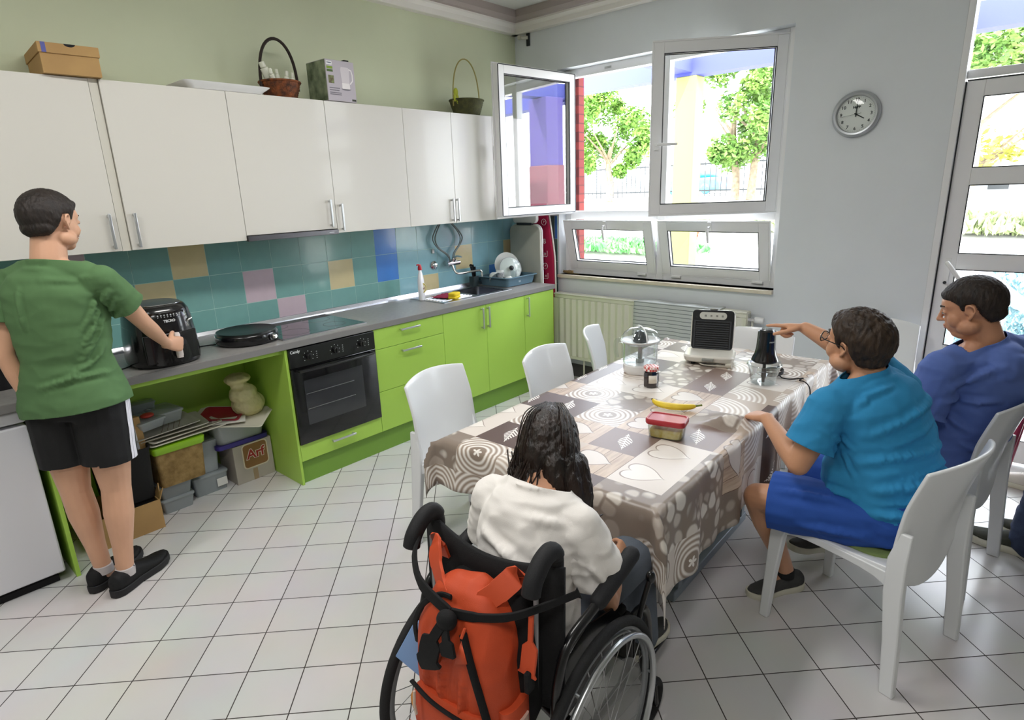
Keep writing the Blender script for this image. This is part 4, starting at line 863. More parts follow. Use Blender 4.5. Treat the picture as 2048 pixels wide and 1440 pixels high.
pf(G().prism([(kx-.032, .075), (kx-.030, .11), (kx-.036, .185), (kx-.030, .20), (kx+.024, .20), (kx+.030, .185), (kx+.026, .11), (kx+.028, .075)], 0, .0006), mat('ink_kettle', '#cfc8cc', .4), 'kettle_picture')
pf(G().prism([(kx-.032, .075), (kx-.031, .108), (kx+.026, .108), (kx+.028, .075)], 0, .0009), mat('ink_kettle_base', '#e4dfdf', .4), 'kettle_picture')
g = G().tube([(kx+.026, .19, .0005), (kx+.045, .185, .0005), (kx+.052, .16, .0005), (kx+.050, .125, .0005), (kx+.030, .105, .0005)], .004, 6, flat=.2, hint=V((0, 0, 1))); g.v = [V((p.x, p.y, abs(p.z)*.3)) for p in g.v]; pf(g, MATS['ink_kettle_base'], 'kettle_picture')
pf(G().prism([(kx+.034*math.cos(a*PI/12)-.002, .074+.008*math.sin(a*PI/12)) for a in range(24)], 0, .0004), MATS['ink_grey'], 'kettle_picture')
part('top_flap', G().bb(.04, .075, -.095, -.05, .235, .245), M_blackm, t, bevel=.002)
# housings made up to carry the added fill lights
for x, y, _w in FILL_LIGHTS:
    t = thing('fill_light_housing', 'added unseen fill light in a long white housing over '+('the kitchen floor' if x > -4 else 'the fridge' if y > -3 else 'the near end of the room'), 'lamp', (x, y, 3.0), 0, 'added fill lights'); part('housing', G().bb(-.58, .58, -.15, .15, .0, .06), M_white, t, smooth=False)
    part('hanger', G().cyl((-.4, 0, .06), (-.4, 0, .16), .01), M_white, t); part('hanger', G().cyl((.4, 0, .06), (.4, 0, .16), .01), M_white, t)
# ================================================================ TABLE
TC_, TR = V((-1.92, -2.535, 0)), math.radians(1.4)
TM_ = T(TC_) @ rotz(TR)
t = thing('dining_table', 'long dining table under a patterned cloth in the middle of the room', 'table', TC_, TR)
M_tt = mat('table_top', '#cfcac2', .5); M_rail = mat('table_frame', '#7e8891', .4, metal=.3)
part('tabletop', G().prism(rrect(2.0, .95, .02), .715, .742), M_tt, t)
for s in (-1, 1):
    part('foot_rail', G().bb(-.46, .38, -.285*s-.02, -.285*s+.02, .0, .045), M_rail, t, bevel=.004)
    for x in (-.40, .33): part('leg', G().bb(x-.02, x+.02, -.285*s-.02, -.285*s+.02, .045, .715), M_rail, t, bevel=.003)
# cloth: sheet draped over the table
def cloth_mat():
    m = bpy.data.materials.new('patchwork_oilcloth'); m.use_nodes = True; nt = m.node_tree; N = nt.nodes; L = nt.links.new; b = N['Principled BSDF']
    b.inputs['Roughness'].default_value = .42; b.inputs['Specular IOR Level'].default_value = .35; b.inputs['Coat Weight'].default_value = .12; b.inputs['Coat Roughness'].default_value = .2
    uv = N.new('ShaderNodeUVMap'); uv.uv_map = 'UVMap'
    def vm(op, a, bb=None, s=None):
        n = N.new('ShaderNodeVectorMath'); n.operation = op; L(a, n.inputs[0])
        if bb is not None:
            if hasattr(bb, 'is_linked') or hasattr(bb, 'node'): L(bb, n.inputs[1])
            else: n.inputs[1].default_value = bb
        return n
    def ma(op, a, bb=None, c=None):
        n = N.new('ShaderNodeMath'); n.operation = op
        for i, v in enumerate((a, bb, c)):
            if v is None: continue
            if hasattr(v, 'node'): L(v, n.inputs[i])
            else: n.inputs[i].default_value = v
        return n.outputs[0]
    def mix(f, a, bb):
        n = N.new('ShaderNodeMix'); n.data_type = 'RGBA'
        for v, i in ((f, 0), (a, 6), (bb, 7)):
            if hasattr(v, 'node'): L(v, n.inputs[i])
            else: n.inputs[i].default_value = v
        return n.outputs[2]
    S = 1/.205
    sc_ = vm('MULTIPLY', uv.outputs[0], (S, S, 0)); cell = vm('FLOOR', sc_.outputs[0]); loc = vm('SUBTRACT', sc_.outputs[0], cell.outputs[0]); ctr = vm('SUBTRACT', loc.outputs[0], (.5, .5, 0))
    wn = N.new('ShaderNodeTexWhiteNoise'); wn.noise_dimensions = '2D'; L(cell.outputs[0], wn.inputs['Vector']); r = wn.outputs[0]
    w2 = N.new('ShaderNodeTexWhiteNoise'); w2.noise_dimensions = '2D'; sh = vm('ADD', cell.outputs[0], (17.3, 5.1, 0)); L(sh.outputs[0], w2.inputs['Vector']); r2 = w2.outputs[0]
    spx = N.new('ShaderNodeSeparateXYZ'); L(ctr.outputs[0], spx.inputs[0]); X, Y = spx.outputs[0], spx.outputs[1]
    rad = N.new('ShaderNodeVectorMath'); rad.operation = 'LENGTH'; L(ctr.outputs[0], rad.inputs[0]); R_ = rad.outputs[1]
    crn = vm('SUBTRACT', loc.outputs[0], (0, 1, 0)); rc = N.new('ShaderNodeVectorMath'); rc.operation = 'LENGTH'; L(crn.outputs[0], rc.inputs[0]); RC_ = rc.outputs[1]
    sand = srgb('#cbbdb0'); sandd = srgb('#9b8878'); white = srgb('#eee8e2'); brown = srgb('#5d4a44'); brownl = srgb('#7c675e')
    # a: rings of sand round a flower
    s1 = ma('SINE', ma('MULTIPLY', R_, 62)); ringf = ma('MULTIPLY_ADD', s1, .5, .5); ring = mix(ringf, sandd, white)
    ang = N.new('ShaderNodeMath'); ang.operation = 'ARCTAN2'; L(Y, ang.inputs[0]); L(X, ang.inputs[1])
    pet = ma('ABSOLUTE', ma('COSINE', ma('MULTIPLY', ang.outputs[0], 2.5))); inner = mix(ma('LESS_THAN', R_, ma('MULTIPLY_ADD', pet, .09, .02)), srgb('#8d7d70'), white)
    pa = mix(ma('LESS_THAN', R_, .19), ring, inner)
    # b: raked arcs from the corner
    s2 = ma('MULTIPLY_ADD', ma('SINE', ma('MULTIPLY', RC_, 58)), .5, .5); pb = mix(ma('MULTIPLY', s2, ma('LESS_THAN', ma('ABSOLUTE', ma('SUBTRACT', RC_, .62)), .3)), srgb('#b9a99b'), white)
    # c: brown square with white feather
    dg1 = ma('ADD', X, ma('MULTIPLY', Y, .35)); dg2 = ma('SUBTRACT', Y, ma('MULTIPLY', X, .35))
    wdt = ma('MULTIPLY', ma('SUBTRACT', .38, ma('ABSOLUTE', dg1)), .42); barb = ma('GREATER_THAN', ma('SINE', ma('MULTIPLY', ma('ADD', ma('ABSOLUTE', dg2), ma('MULTIPLY', dg1, .8)), 75)), -.2)
    fe = ma('MULTIPLY', ma('LESS_THAN', ma('ABSOLUTE', dg2), wdt), barb); fe = ma('MAXIMUM', fe, ma('MULTIPLY', ma('LESS_THAN', ma('ABSOLUTE', dg2), .008), ma('LESS_THAN', ma('ABSOLUTE', dg1), .40)))
    pc = mix(fe, mix(ma('LESS_THAN', r2, .5), brown, brownl), white)
    # d: pebbles
    vo = N.new('ShaderNodeTexVoronoi'); vo.feature = 'DISTANCE_TO_EDGE'; vo.inputs['Scale'].default_value = 3.1; L(sc_.outputs[0], vo.inputs['Vector'])
    vc = N.new('ShaderNodeTexVoronoi'); vc.inputs['Scale'].default_value = 3.1; L(sc_.outputs[0], vc.inputs['Vector'])
    sv = N.new('ShaderNodeSeparateColor'); L(vc.outputs['Color'], sv.inputs[0]); peb = mix(sv.outputs[0], srgb('#a39488'), srgb('#e4ddd4'))
    e = N.new('ShaderNodeMapRange'); e.inputs[1].default_value = .03; e.inputs[2].default_value = .12; L(vo.outputs['Distance'], e.inputs[0]); e2 = N.new('ShaderNodeMapRange'); e2.inputs[1].default_value = .58; e2.inputs[2].default_value = .46; L(vc.outputs['Distance'], e2.inputs[0]); pd = mix(ma('MULTIPLY', e.outputs[0], e2.outputs[0]), srgb('#897b70'), peb)
    # e: planks with a heart stone
    nz = N.new('ShaderNodeTexNoise'); mpn = vm('MULTIPLY', sc_.outputs[0], (1.2, 9, 1)); L(mpn.outputs[0], nz.inputs['Vector']); nz.inputs['Scale'].default_value = 1.3
    pl = mix(nz.outputs[0], srgb('#8b6a53'), srgb('#e2d0bb')); seam = ma('LESS_THAN', ma('FRACT', ma('MULTIPLY', Y, 4)), .05); pl = mix(seam, pl, srgb('#6b5242'))
    hx = ma('ABSOLUTE', X); hy = ma('SUBTRACT', ma('ADD', Y, .02), ma('MULTIPLY', ma('SQRT', hx), .45)); hh = ma('ADD', ma('MULTIPLY', X, X), ma('MULTIPLY', hy, hy)); heart = ma('LESS_THAN', hh, .085); hed = ma('LESS_THAN', hh, .10)
    pe = mix(heart, mix(hed, pl, srgb('#7d6b5f')), srgb('#d3cac2'))
    # f: plain stone with heart
    pf = mix(heart, mix(hed, srgb('#d9cfc6'), srgb('#9b8b80')), srgb('#e6dfd8'))
    col = pa
    for th, p in ((.20, pb), (.38, pc), (.54, pd), (.70, pe), (.86, pf)): col = mix(ma('GREATER_THAN', r, th), col, p)
    L(col, b.inputs['Base Color'])
    bp = N.new('ShaderNodeBump'); bp.inputs['Strength'].default_value = .12; bp.inputs['Distance'].default_value = .004
    n3 = N.new('ShaderNodeTexNoise'); n3.inputs['Scale'].default_value = 5; n3.inputs['Detail'].default_value = 2; L(uv.outputs[0], n3.inputs['Vector']); L(n3.outputs[0], bp.inputs['Height']); L(bp.outputs[0], b.inputs['Normal'])
    return m
def cloth():
    hx, hy = 1.0, .475; oxn, oxf, oyl, oyr = .20, .20, .22, .33    # overhang near end, far end, kitchen side, right side
    st = .02; nx = int((2*hx+oxn+oxf)/st); ny = int((2*hy+oyl+oyr)/st)
    vs = []; uvs = []; top = .7435
    for i in range(nx+1):
        for j in range(ny+1):
            u = -hx-oxn+(2*hx+oxn+oxf)*i/nx; v = -hy-oyr+(2*hy+oyl+oyr)*j/ny
            ex = max(0, abs(u)-hx); ey = max(0, abs(v)-hy); sx = -1 if u < 0 else 1; sy = -1 if v < 0 else 1
            x = max(-hx, min(hx, u)); y = max(-hy, min(hy, v)); z = top
            if ex or ey:
                if ex and ey:
                    # corner: drape folds out along the diagonal
                    d = math.hypot(ex, ey); a = math.atan2(ey, ex); rr = .018+.045*math.sin(2*a)*min(1, d/.12)
                    x += sx*(rr*math.cos(a)+.012); y += sy*(rr*math.sin(a)+.012); drop = max(ex, ey)+.28*min(ex, ey)
                    z = top-max(0, drop-.012)
                else:
                    d = ex+ey; c = min(1, d/.03)
                    s_ = (v if ex else u); wav = .012*math.sin(s_*15+1.0)+.009*math.sin(s_*33+2)
                    o = .014*c+min(1, d/.2)*(wav+.012); z = top-max(0, d-.010)
                    if ex: x += sx*o
                    else: y += sy*o
            else:
                z = top+.0012*noise.noise(V((u*4, v*4, 0)))
                # ruck where the boy's hand rests, near the right edge
                q = (V((u, v, 0))-V((-.215, -.40, 0))); q2 = q.x*.8+q.y*.6; q3 = -q.x*.6+q.y*.8
                z += .048*math.exp(-(q2/.035)**2)*math.exp(-(q3/.10)**2)*min(1, (hy+v)/.03+.35)
                z += .012*math.exp(-((q2-.07)/.04)**2)*math.exp(-(q3/.12)**2)
            if ey and sy < 0 and abs(u+.16) < .16:   # the edge is pulled up beside the hand
                f = math.cos((u+.16)/.16*PI/2)**2; z += f*ey*.12; y -= f*.01
            vs.append(V((x, y, z))); uvs.append((u+1.317-.205*.0, v+.855))
    fs = [(i*(ny+1)+j, (i+1)*(ny+1)+j, (i+1)*(ny+1)+j+1, i*(ny+1)+j+1) for i in range(nx) for j in range(ny)]
    g = G(); g.add(vs, fs); me = mesh_from(g, 'tablecloth'); uv = me.uv_layers.new(name='UVMap')
    for l in me.loops: uv.data[l.index].uv = uvs[l.vertex_index]
    me.transform(TM_); 
    for f in me.polygons: f.use_smooth = True
    o = part('tablecloth', me, [cloth_mat()], None, smooth=False, solid=-.0015)
    tag(o, 'glossy tablecloth printed with pebbles, sand rings and brown feather squares on the long table', 'tablecloth')
cloth()
# ---------------------------------------------------------------- white plastic chairs
M_chair = mat('chair_white', '#e2e4e6', .32, coat=.2)
M_chairg = mat('chair_grey', '#a8aaad', .4, coat=.1)
def make_chair(label, m, zt=.845, wide=.455):
    t = thing('plastic_chair', label, 'chair')
    # seat
    n = 12; g = G(); rows = []
    for j in range(n+1):
        y = -.205+.43*j/n; w = .225-.012*(j/n); rows.append([V((w*(-1+2*i/n), y, .438+.014*(abs(-1+2*i/n))**3-.012*math.sin(PI*j/n)-(.016 if j == n else 0))) for i in range(n+1)])
    part('seat', g.loft(rows, False, False), m, t, solid=-.016, bevel=.004)
    # back shell
    g = G(); rows = []; nz = 18; nn = 16
    for j in range(nz+1):
        f = j/nz; row = []
        for i in range(nn+1):
            s = -1+2*i/nn
            zt_ = zt-.022*s*s; zb = .335+.105*abs(s)**2.2
            z = zb+(zt_-zb)*f; hz = max(0, (z-.44)/.4)
            w = (wide/2+.006)*(1-.035*hz*hz); y = -.215-.02*max(-.5, hz)-.075*hz**1.5+.05*(s*s)*min(1, .4+hz)
            row.append(V((s*w, y, z)))
        rows.append(row)
    part('backrest', g.loft(rows, False, False), m, t, solid=-.014, bevel=.005)
    for s in (-1, 1):
        rg = []
        for z, y, hw, hd in ((0, .235, .013, .018), (.2, .228, .015, .021), (.38, .218, .017, .028), (.445, .205, .017, .035)):
            x = s*(.205+.022*(1-z/.45)); rg.append([V((x-hw, y-hd, z)), V((x+hw, y-hd, z)), V((x+hw, y+hd, z)), V((x-hw, y+hd, z))])
        part('leg', g.loft([], False) if False else G().loft(rg), m, t, bevel=.005)
        rg = []
        for z, y, hw, hd in ((0, -.245, .014, .023), (.2, -.232, .015, .025), (.38, -.215, .016, .030), (.50, -.212, .014, .030), (.60, -.225, .009, .018)):
            x = s*(wide/2-.002+.012*(1-z/.45)); rg.append([V((x-hw, y-hd, z)), V((x+hw, y-hd, z)), V((x+hw, y+hd, z)), V((x-hw, y+hd, z))])
        part('leg', G().loft(rg), m, t, bevel=.005)
    g = G()
    for s in (-1, 1):
        rg = []
        for k in range(9):
            f = k/8; y = .20-.40*f; dep = .028+.03*(2*f-1)**4; x = s*(.210+.012*f); rg.append([V((x-.009, y, .442)), V((x+.009, y, .442)), V((x+.009, y, .442-dep)), V((x-.009, y, .442-dep))])
        part('side_rail', G().loft(rg), m, t, bevel=.003)
    rg = []
    for k in range(9):
        f = k/8; x = -.20+.40*f; dep = .022+.03*(2*f-1)**4; rg.append([V((x, .212, .436)), V((x, .226, .436)), V((x, .226, .436-dep)), V((x, .212, .436-dep))])
    part('front_rail', G().loft(rg), m, t, bevel=.003)
    return t
GR = 'white plastic chairs round the table'
ch = make_chair('white plastic chair empty at the kitchen side, nearest the standing boy', M_chair)
ch['group'] = GR
# chairs facing the table (-y): turned by pi
ch.location = (-2.485, -1.845, 0); ch.rotation_euler = (0, 0, PI+.16)
dup(ch, (-1.84, -2.03, 0), PI+.12, 'white plastic chair empty at the kitchen side, middle one of three')
dup(ch, (-1.20, -1.95, 0), PI+.45, 'white plastic chair empty at the kitchen side beside the clear juicer, half hidden by it')
dup(ch, (-1.06, -2.56, 0), PI/2+.05, 'white plastic chair tucked under the far short end of the table')
dup(ch, (-.36, -3.06, 0), PI/2, 'white plastic chair standing against the wall behind the boy with glasses')
dup(ch, (-2.055, -3.455, 0), math.radians(74.4)-PI/2, 'white plastic chair in the foreground carrying the boy in the turquoise shirt')
g_ch = make_chair('white plastic chair, shade put into its colour, under the boy in the blue shirt', mat('chair_shade', '#c9cbce', .35, coat=.2)); g_ch['group'] = GR  # darker copy of the white chair plastic, shade put into the colour
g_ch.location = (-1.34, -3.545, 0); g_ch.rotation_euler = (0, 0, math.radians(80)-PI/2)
# seat cushions
def cushion(x, y, rz, label, m):
    tag(part('seat_cushion', G().body([((0, 0, 0), (.175, 0, 0), (0, .155, 0)), ((0, 0, .008), (.19, 0, 0), (0, .17, 0)), ((0, 0, .018), (.19, 0, 0), (0, .17, 0)), ((0, 0, .026), (.17, 0, 0), (0, .15, 0))], e=4, M=T(x, y, .438) @ rotz(rz)), m), label, 'cushion')
cushion(-2.055, -3.462, math.radians(-15.6), 'olive green seat cushion under the boy in the turquoise shirt', mat('cushion_olive', '#7d8f56', .9, bump=.4, bscale=200))
cushion(-1.34, -3.54, math.radians(-10), 'black seat cushion under the boy in the blue shirt', mat('cushion_black', '#1a1a1c', .9))

# ---------------------------------------------------------------- things on the table
TZt = .7455
M_clear = glass_mat('clear_plastic', (.93, .95, .95, 1), 1.6)
# citrus juicer with transparent jug
t = thing('citrus_juicer', 'white citrus juicer with clear domed cover and jug on the table', 'juicer', (-1.675, -2.265, TZt), .9)
part('base', G().lathe([(.001, 0), (.072, 0), (.078, .008), (.080, .045), (.074, .052), (.001, .054)], n=40, sy=1.12), M_white, t)
text('TOKIWA'[:0]+'BRAUN', .011, basis((-.03, -.0885, .025), (.93, -.0, 0), (0, 0, 1), (-.3, -1, 0)), M_print, t, world=False)
part('jug', G().loft([oval(.078, .088, z) for z in (.055, .10, .16)]+[oval(.088, .098, .165)]+[oval(.085, .095, .1655), oval(.075, .085, .16), oval(.075, .085, .055)], False), M_clear, t)
part('jug_handle', G().tube(spline([(.07, .05, .15), (.12, .085, .15), (.128, .09, .10), (.118, .085, .055)], 5), .008, 10, flat=1.6), M_clear, t)
part('spindle', G().cyl((0, 0, .05), (0, 0, .16), .012).cyl((0, 0, .055), (0, 0, .075), .022), mat('spindle_grey', '#b4b6b5', .3), t)
part('juice_tray', G().lathe([(.02, .148), (.06, .150), (.086, .166), (.093, .172), (.088, .174), (.06, .158), (.02, .156)], n=40, sy=1.12), M_white, t)
part('cone', G().lathe([(.040, .165), (.042, .175), (.036, .20), (.022, .222), (.001, .228)], n=12), mat('cone_dark', '#3d4145', .25, coat=.3), t)
part('dome', G().lathe([(.092, .172), (.09, .19), (.076, .218), (.045, .238), (.001, .246)], n=40, sy=1.12), M_clear, t)
part('dome_rim', G().tube(oval(.091, .102, .174, 2), .003, 6, closed=True), M_white, t); part('dome_rib', G().tube(spline([(-.092, 0, .175), (-.08, 0, .215), (-.045, 0, .240), (0, 0, .248), (.045, 0, .240), (.08, 0, .215), (.092, 0, .175)], 4), .0035, 8), M_white, t)
# jam jar
def gingham():
    m = bpy.data.materials.new('gingham_red'); m.use_nodes = True; nt = m.node_tree; b = nt.nodes['Principled BSDF']; L = nt.links.new; b.inputs['Roughness'].default_value = .4
    tc = nt.nodes.new('ShaderNodeTexCoord'); c = nt.nodes.new('ShaderNodeTexChecker'); c.inputs['Scale'].default_value = 95; c.inputs[1].default_value = srgb('#f2e9e6'); c.inputs[2].default_value = srgb('#c4433f'); L(tc.outputs['Object'], c.inputs[0]); L(c.outputs[0], b.inputs['Base Color']); return m
t = thing('jam_jar', 'dark jam jar with red gingham lid in front of the juicer', 'jar', (-1.862, -2.435, TZt))
part('jar', G().lathe([(.001, 0), (.034, 0), (.037, .006), (.037, .070), (.034, .078), (.033, .084), (.001, .084)], n=10), mat('jam_dark', '#1d0c0e', .08, coat=1), t, ang=25)
part('lid', G().lathe([(.001, .106), (.032, .106), (.037, .102), (.037, .084), (.001, .084)], n=36), gingham(), t)
for a in (3.9, 5.6):
    rg = [[V((.0385*math.cos(a+d), .0385*math.sin(a+d), z)) for d in (-.55, -.3, 0, .3, .55)] for z in (.025, .065)]
    lb = part('label', G().loft(rg, False, False), mat('label_paper', '#dfd8cc', .6), t, solid=-.0006)
# sandwich maker standing open on its side
t = thing('sandwich_maker', 'open sandwich maker with black ribbed plate raised behind a pale base', 'sandwich maker', (-1.27, -2.475, TZt), -1.255)
# local: x across, y away from camera (towards window), z up
part('lower_half', G().body([((0, -.02, .014), (.115, 0, 0), (0, .085, 0)), ((0, -.02, .022), (.13, 0, 0), (0, .10, 0)), ((0, -.02, .045), (.135, 0, 0), (0, .105, 0)), ((0, -.02, .055), (.128, 0, 0), (0, .098, 0))], e=5), mat('sandwich_cream', '#d9d5cb', .35, coat=.2), t, bevel=.003)
M_up = T(0, .055, .05) @ rotx(math.radians(84))
uh = part('upper_half', G().body([((0, .11, z), (.118*k, 0, 0), (0, .112*k, 0)) for z, k in ((0.008, .96), (-.0, 1.0), (-.03, 1.0), (-.05, .93))], e=7, M=M_up), MATS['sandwich_cream'], t, bevel=.003)
part('ribbed_plate', G().prism(rrect(.222, .222, .02, 5, 0, .112), .008, .016, M=M_up), mat('plate_nonstick', '#1d1f22', .42), t, bevel=.003)
g = G()
for k in range(11): g.bb(-.088, .088, .018+k*.0125, .024+k*.0125, .014, .0225, M=M_up)
g.bb(-.100, -.092, .012, .158, .014, .021, M=M_up).bb(.092, .100, .012, .158, .014, .021, M=M_up).bb(-.1, .1, .006, .012, .014, .021, M=M_up).bb(-.1, .1, .158, .164, .014, .021, M=M_up)
part('rib', g, mat('rib_grey', '#3a3d41', .35), t, smooth=False)
hs = part('hinge_slot', G().prism(rrect(.145, .040, .019, 6, 0, .192), .0155, .0185, M=M_up), mat('slot_cream', '#c8c9c0', .5), t)
g = G()
for k in range(4): g.bb(-.045+k*.03, -.035+k*.03, .187, .197, .0185, .0200, M=M_up)
part('vent', g, mat('vent_grey', '#8b8c86', .5), hs, smooth=False)
part('handle_latch', G().bb(-.02, .02, .222, .232, -.02, .005, M=M_up).bb(-.03, .03, -.14, -.118, .03, .045), MATS['vent_grey'], t, bevel=.003)
M_cordw = mat('cord_cream', '#b9b4a6', .5)
part('foot', G().cyl((-.08, -.08, -.001), (-.08, -.08, .018), .012), M_blackm, t); part('foot', G().cyl((.08, -.08, -.001), (.08, -.08, .018), .012), M_blackm, t)
part('power_cable', G().tube(spline([(-.06, -.07, .006), (-.02, -.115, .006), (.05, -.115, .008), (.09, -.085, .008), (.04, -.07, .010), (-.04, -.09, .010), (-.02, -.125, .008), (.06, -.13, .008), (.10, -.125, .01)], 6), .0035, 8).cyl((.095, -.127, .012), (.125, -.135, .016), .012, .014, 12), M_cordw, t)
# chopper
t = thing('food_chopper', 'small food chopper with black motor top and clear bowl on the table', 'food chopper', (-1.50, -2.85, TZt))
part('bowl', G().lathe([(.052, .0), (.058, .004), (.066, .05), (.074, .082), (.080, .095), (.078, .098), (.071, .083), (.063, .05), (.055, .006), (.001, .005), (.001, 0), (.052, 0)], n=40), M_clear, t)
part('bowl_rim', G().tube([V((.079*math.cos(a*PI/20), .079*math.sin(a*PI/20), .096)) for a in range(40)], .003, 6, closed=True), M_clear, t)
part('lid', G().lathe([(.078, .096), (.074, .112), (.06, .118), (.001, .12)], n=40), M_clear, t)
part('motor_top', G().lathe([(.001, .112), (.060, .112), (.063, .118), (.060, .128), (.050, .15), (.044, .18), (.0415, .235), (.0405, .262), (.034, .268), (.001, .269)], n=40), M_fry, t)
part('press_button', G().lathe([(.001, .274), (.026, .273), (.030, .268), (.032, .262)], n=32), mat('button_dark', '#2b2c30', .2, coat=.5), t)
part('ring_trim', G().tube([V((.031*math.cos(a*PI/16), .031*math.sin(a*PI/16), .2695)) for a in range(32)], .0015, 6, closed=True), M_steel, t)
part('blade_stem', G().cyl((0, 0, .006), (0, 0, .115), .008).cyl((0, 0, .03), (0, 0, .075), .011), M_black, t)
part('blade', G().add([(.008, 0, .03), (.05, .012, .036), (.052, -.004, .036), (.008, -.01, .03)], [(0, 1, 2, 3)]).add([(-.008, 0, .06), (-.045, .014, .064), (-.047, -.002, .064), (-.008, -.01, .06)], [(0, 1, 2, 3)]), M_steel, t, solid=-.0012, smooth=False)
text('PHILIPS', .008, basis((-.028, -.036, .215), (.8, -.6, 0), (0, 0, 1), (-.6, -.8, 0)), M_print, t, world=False, bold=.0002)
t = thing('chopper_cord', 'black coiled power cord beside the food chopper, trailing over the table edge', 'cord', (-1.35, -2.87, TZt))
pts = []
for k in range(34): a = k*2*PI/11; pts.append((.015+.062*math.cos(a)+.001*k*.2, .03+.045*math.sin(a), .004+.0006*k))
pts += [(-.02, -.02, .005), (-.03, -.07, .005), (-.01, -.115, .012), (-.03, -.128, .02), (-.05, -.118, .012), (-.035, -.14, .004), (-.03, -.165, -.03), (-.03, -.17, -.12), (-.03, -.172, -.2)]
part('cable', G().tube(spline(pts, 4), .0032, 6), M_blackm, t)
# banana
t = thing('banana', 'ripe yellow banana lying behind the red-lidded box', 'banana', (-2.085, -2.665, TZt+.017))
pts = spline([(.03, .095, .004), (.0, .07, 0), (-.018, .02, 0), (-.015, -.035, 0), (.005, -.075, .0), (.018, -.098, .002)], 5); n_ = len(pts)
rs = [.004+.0145*math.sin(PI*min(1, max(0, (i/(n_-1)))))**.55 for i in range(n_)]
g = G().tube(pts, rs, 6); g.v = [T(-2.085, -2.665, TZt+.017) @ rotz(.25) @ p for p in g.v]
part('peel', g, mat('banana_yellow', '#d8b828', .45, col2='#e8cc3c', vscale=20), t, world=True, subd=1); g = G().tube([(.016, -.094, .002), (.026, -.112, .004), (.03, -.122, .006)], [.0048, .004, .0045], 6); g.v = [T(-2.085, -2.665, TZt+.017) @ rotz(.25) @ p for p in g.v]; part('stem', g, mat('banana_stem', '#6d7a2a', .6), t, world=True)
g = G().ell((.032, .098, .004), .0045); g.v = [T(-2.085, -2.665, TZt+.017) @ rotz(.25) @ p for p in g.v]; part('tip', g, mat('banana_tip', '#2f2416', .7), t, world=True)
# food box
t = thing('food_box', 'clear food container with red lid holding yellow slices', 'food container', (-2.375, -2.79, TZt), math.radians(-77))
part('tub', G().loft([ringr(.130, .078, .0, 0, 0, .018), ringr(.142, .088, .062, 0, 0, .018), ringr(.139, .085, .062, 0, 0, .018), ringr(.127, .075, .003, 0, 0, .018)], True), M_clear, t)
part('food', G().body([((0, 0, .003), (.060, 0, 0), (0, .035, 0)), ((0, 0, .028), (.063, 0, 0), (0, .038, 0)), ((.008, 0, .034), (.055, 0, 0), (0, .032, 0))], e=5), mat('pineapple', '#d8b94a', .6, col2='#e8d795', vscale=45, bump=.6), t)
part('lid', G().loft([ringr(.152, .098, .058, 0, 0, .022), ringr(.155, .101, .062, 0, 0, .022), ringr(.155, .101, .074, 0, 0, .022), ringr(.148, .094, .079, 0, 0, .020), ringr(.138, .084, .079, 0, 0, .018), ringr(.134, .080, .0755, 0, 0, .018)]), mat('lid_red', '#a82a33', .4, coat=.2), t)

# ================================================================ STORAGE BAY CONTENTS
t = thing('cardboard_carton', 'grey cardboard carton with red lettering on a brown panel, under the worktop', 'box', (-2.885, -.15, 0))
CM = basis((-3.052, -.275, 0), (1, .02, 0), (-.02, 1, 0), (0, 0, 1))
part('carton', G().bb(0, .245, 0, .21, 0, .25, M=CM), mat('card_grey', '#b3aca3', .85, var=.04, vscale=4), t, world=True, bevel=.002, smooth=False)
fp = part('brown_panel', G().prism(rrect(.15, .15, .02, 4, .135, .165), 0, .001, M=CM @ basis((0, -.0002, 0), (1, 0, 0), (0, 0, 1), (0, -1, 0))), mat('panel_brown', '#8f6a42', .8), t, world=True, smooth=False)
part('panel_border', G().prism(rrect(.165, .165, .025, 4, .135, .165), 0, .0006, M=CM @ basis((0, -.0001, 0), (1, 0, 0), (0, 0, 1), (0, -1, 0))), mat('panel_cream', '#d8cdb8', .8), t, world=True, smooth=False)
AM = CM @ basis((.135, -.0018, .172), (1, 0, 0), (0, 0, 1), (0, -1, 0))
text('Arf', .085, AM @ T(0, 0, -.0004), mat('letter_white', '#efe6da', .6), fp, bold=.005); text('Arf', .085, AM @ T(0, 0, .0006), mat('letter_red', '#a02c28', .6), fp, bold=.0018)
part('tape', G().bb(.105, .135, -.0012, -.0002, 0, .075, M=CM), mat('tape_tan', '#a48f72', .5), t, world=True, smooth=False)
M_clr = mat('frosted_clear', '#bfc6c8', .18, alpha=.55, coat=.4); M_clrd = mat('frosted_grey', '#a4acb0', .2, alpha=.75, coat=.4)
t = thing('clear_tote', 'clear tub of folded cloths with purple rim standing on the carton', 'storage box', (-2.975, -.16, .255))
part('purple_rim', G().loft([ringr(.32, .23, z, 0, 0, .03) for z in (0, .004, .022, .026)], True), mat('rim_purple', '#3a2f86', .4), t)
part('tub', G().loft([ringr(.28, .20, .026, 0, 0, .04), ringr(.315, .225, .15, 0, 0, .04), ringr(.31, .22, .15, 0, 0, .04), ringr(.275, .195, .03, 0, 0, .04)], False), M_clr, t)
g = G(); rnd = random.Random(8)
for k in range(14): g.ell((rnd.uniform(-.09, .09), rnd.uniform(-.06, .06), rnd.uniform(.06, .14)), (rnd.uniform(.03, .07), .035, .018), R=rotz(rnd.uniform(-.5, .5)) @ roty(rnd.uniform(-.5, .5)), n=12, m=8)
part('folded_cloths', g, mat('cloth_mix', '#d8d4cf', .9, col2='#8a5a66', vscale=16), t)
t = thing('white_tray', 'white tray tilted across the clear tub, carrying a red tray and a cream bag', 'tray', (-3.02, -.26, .43))
TTM = T(-3.02, -.26, .43) @ rotz(-.75) @ rotx(.10) @ roty(.06)
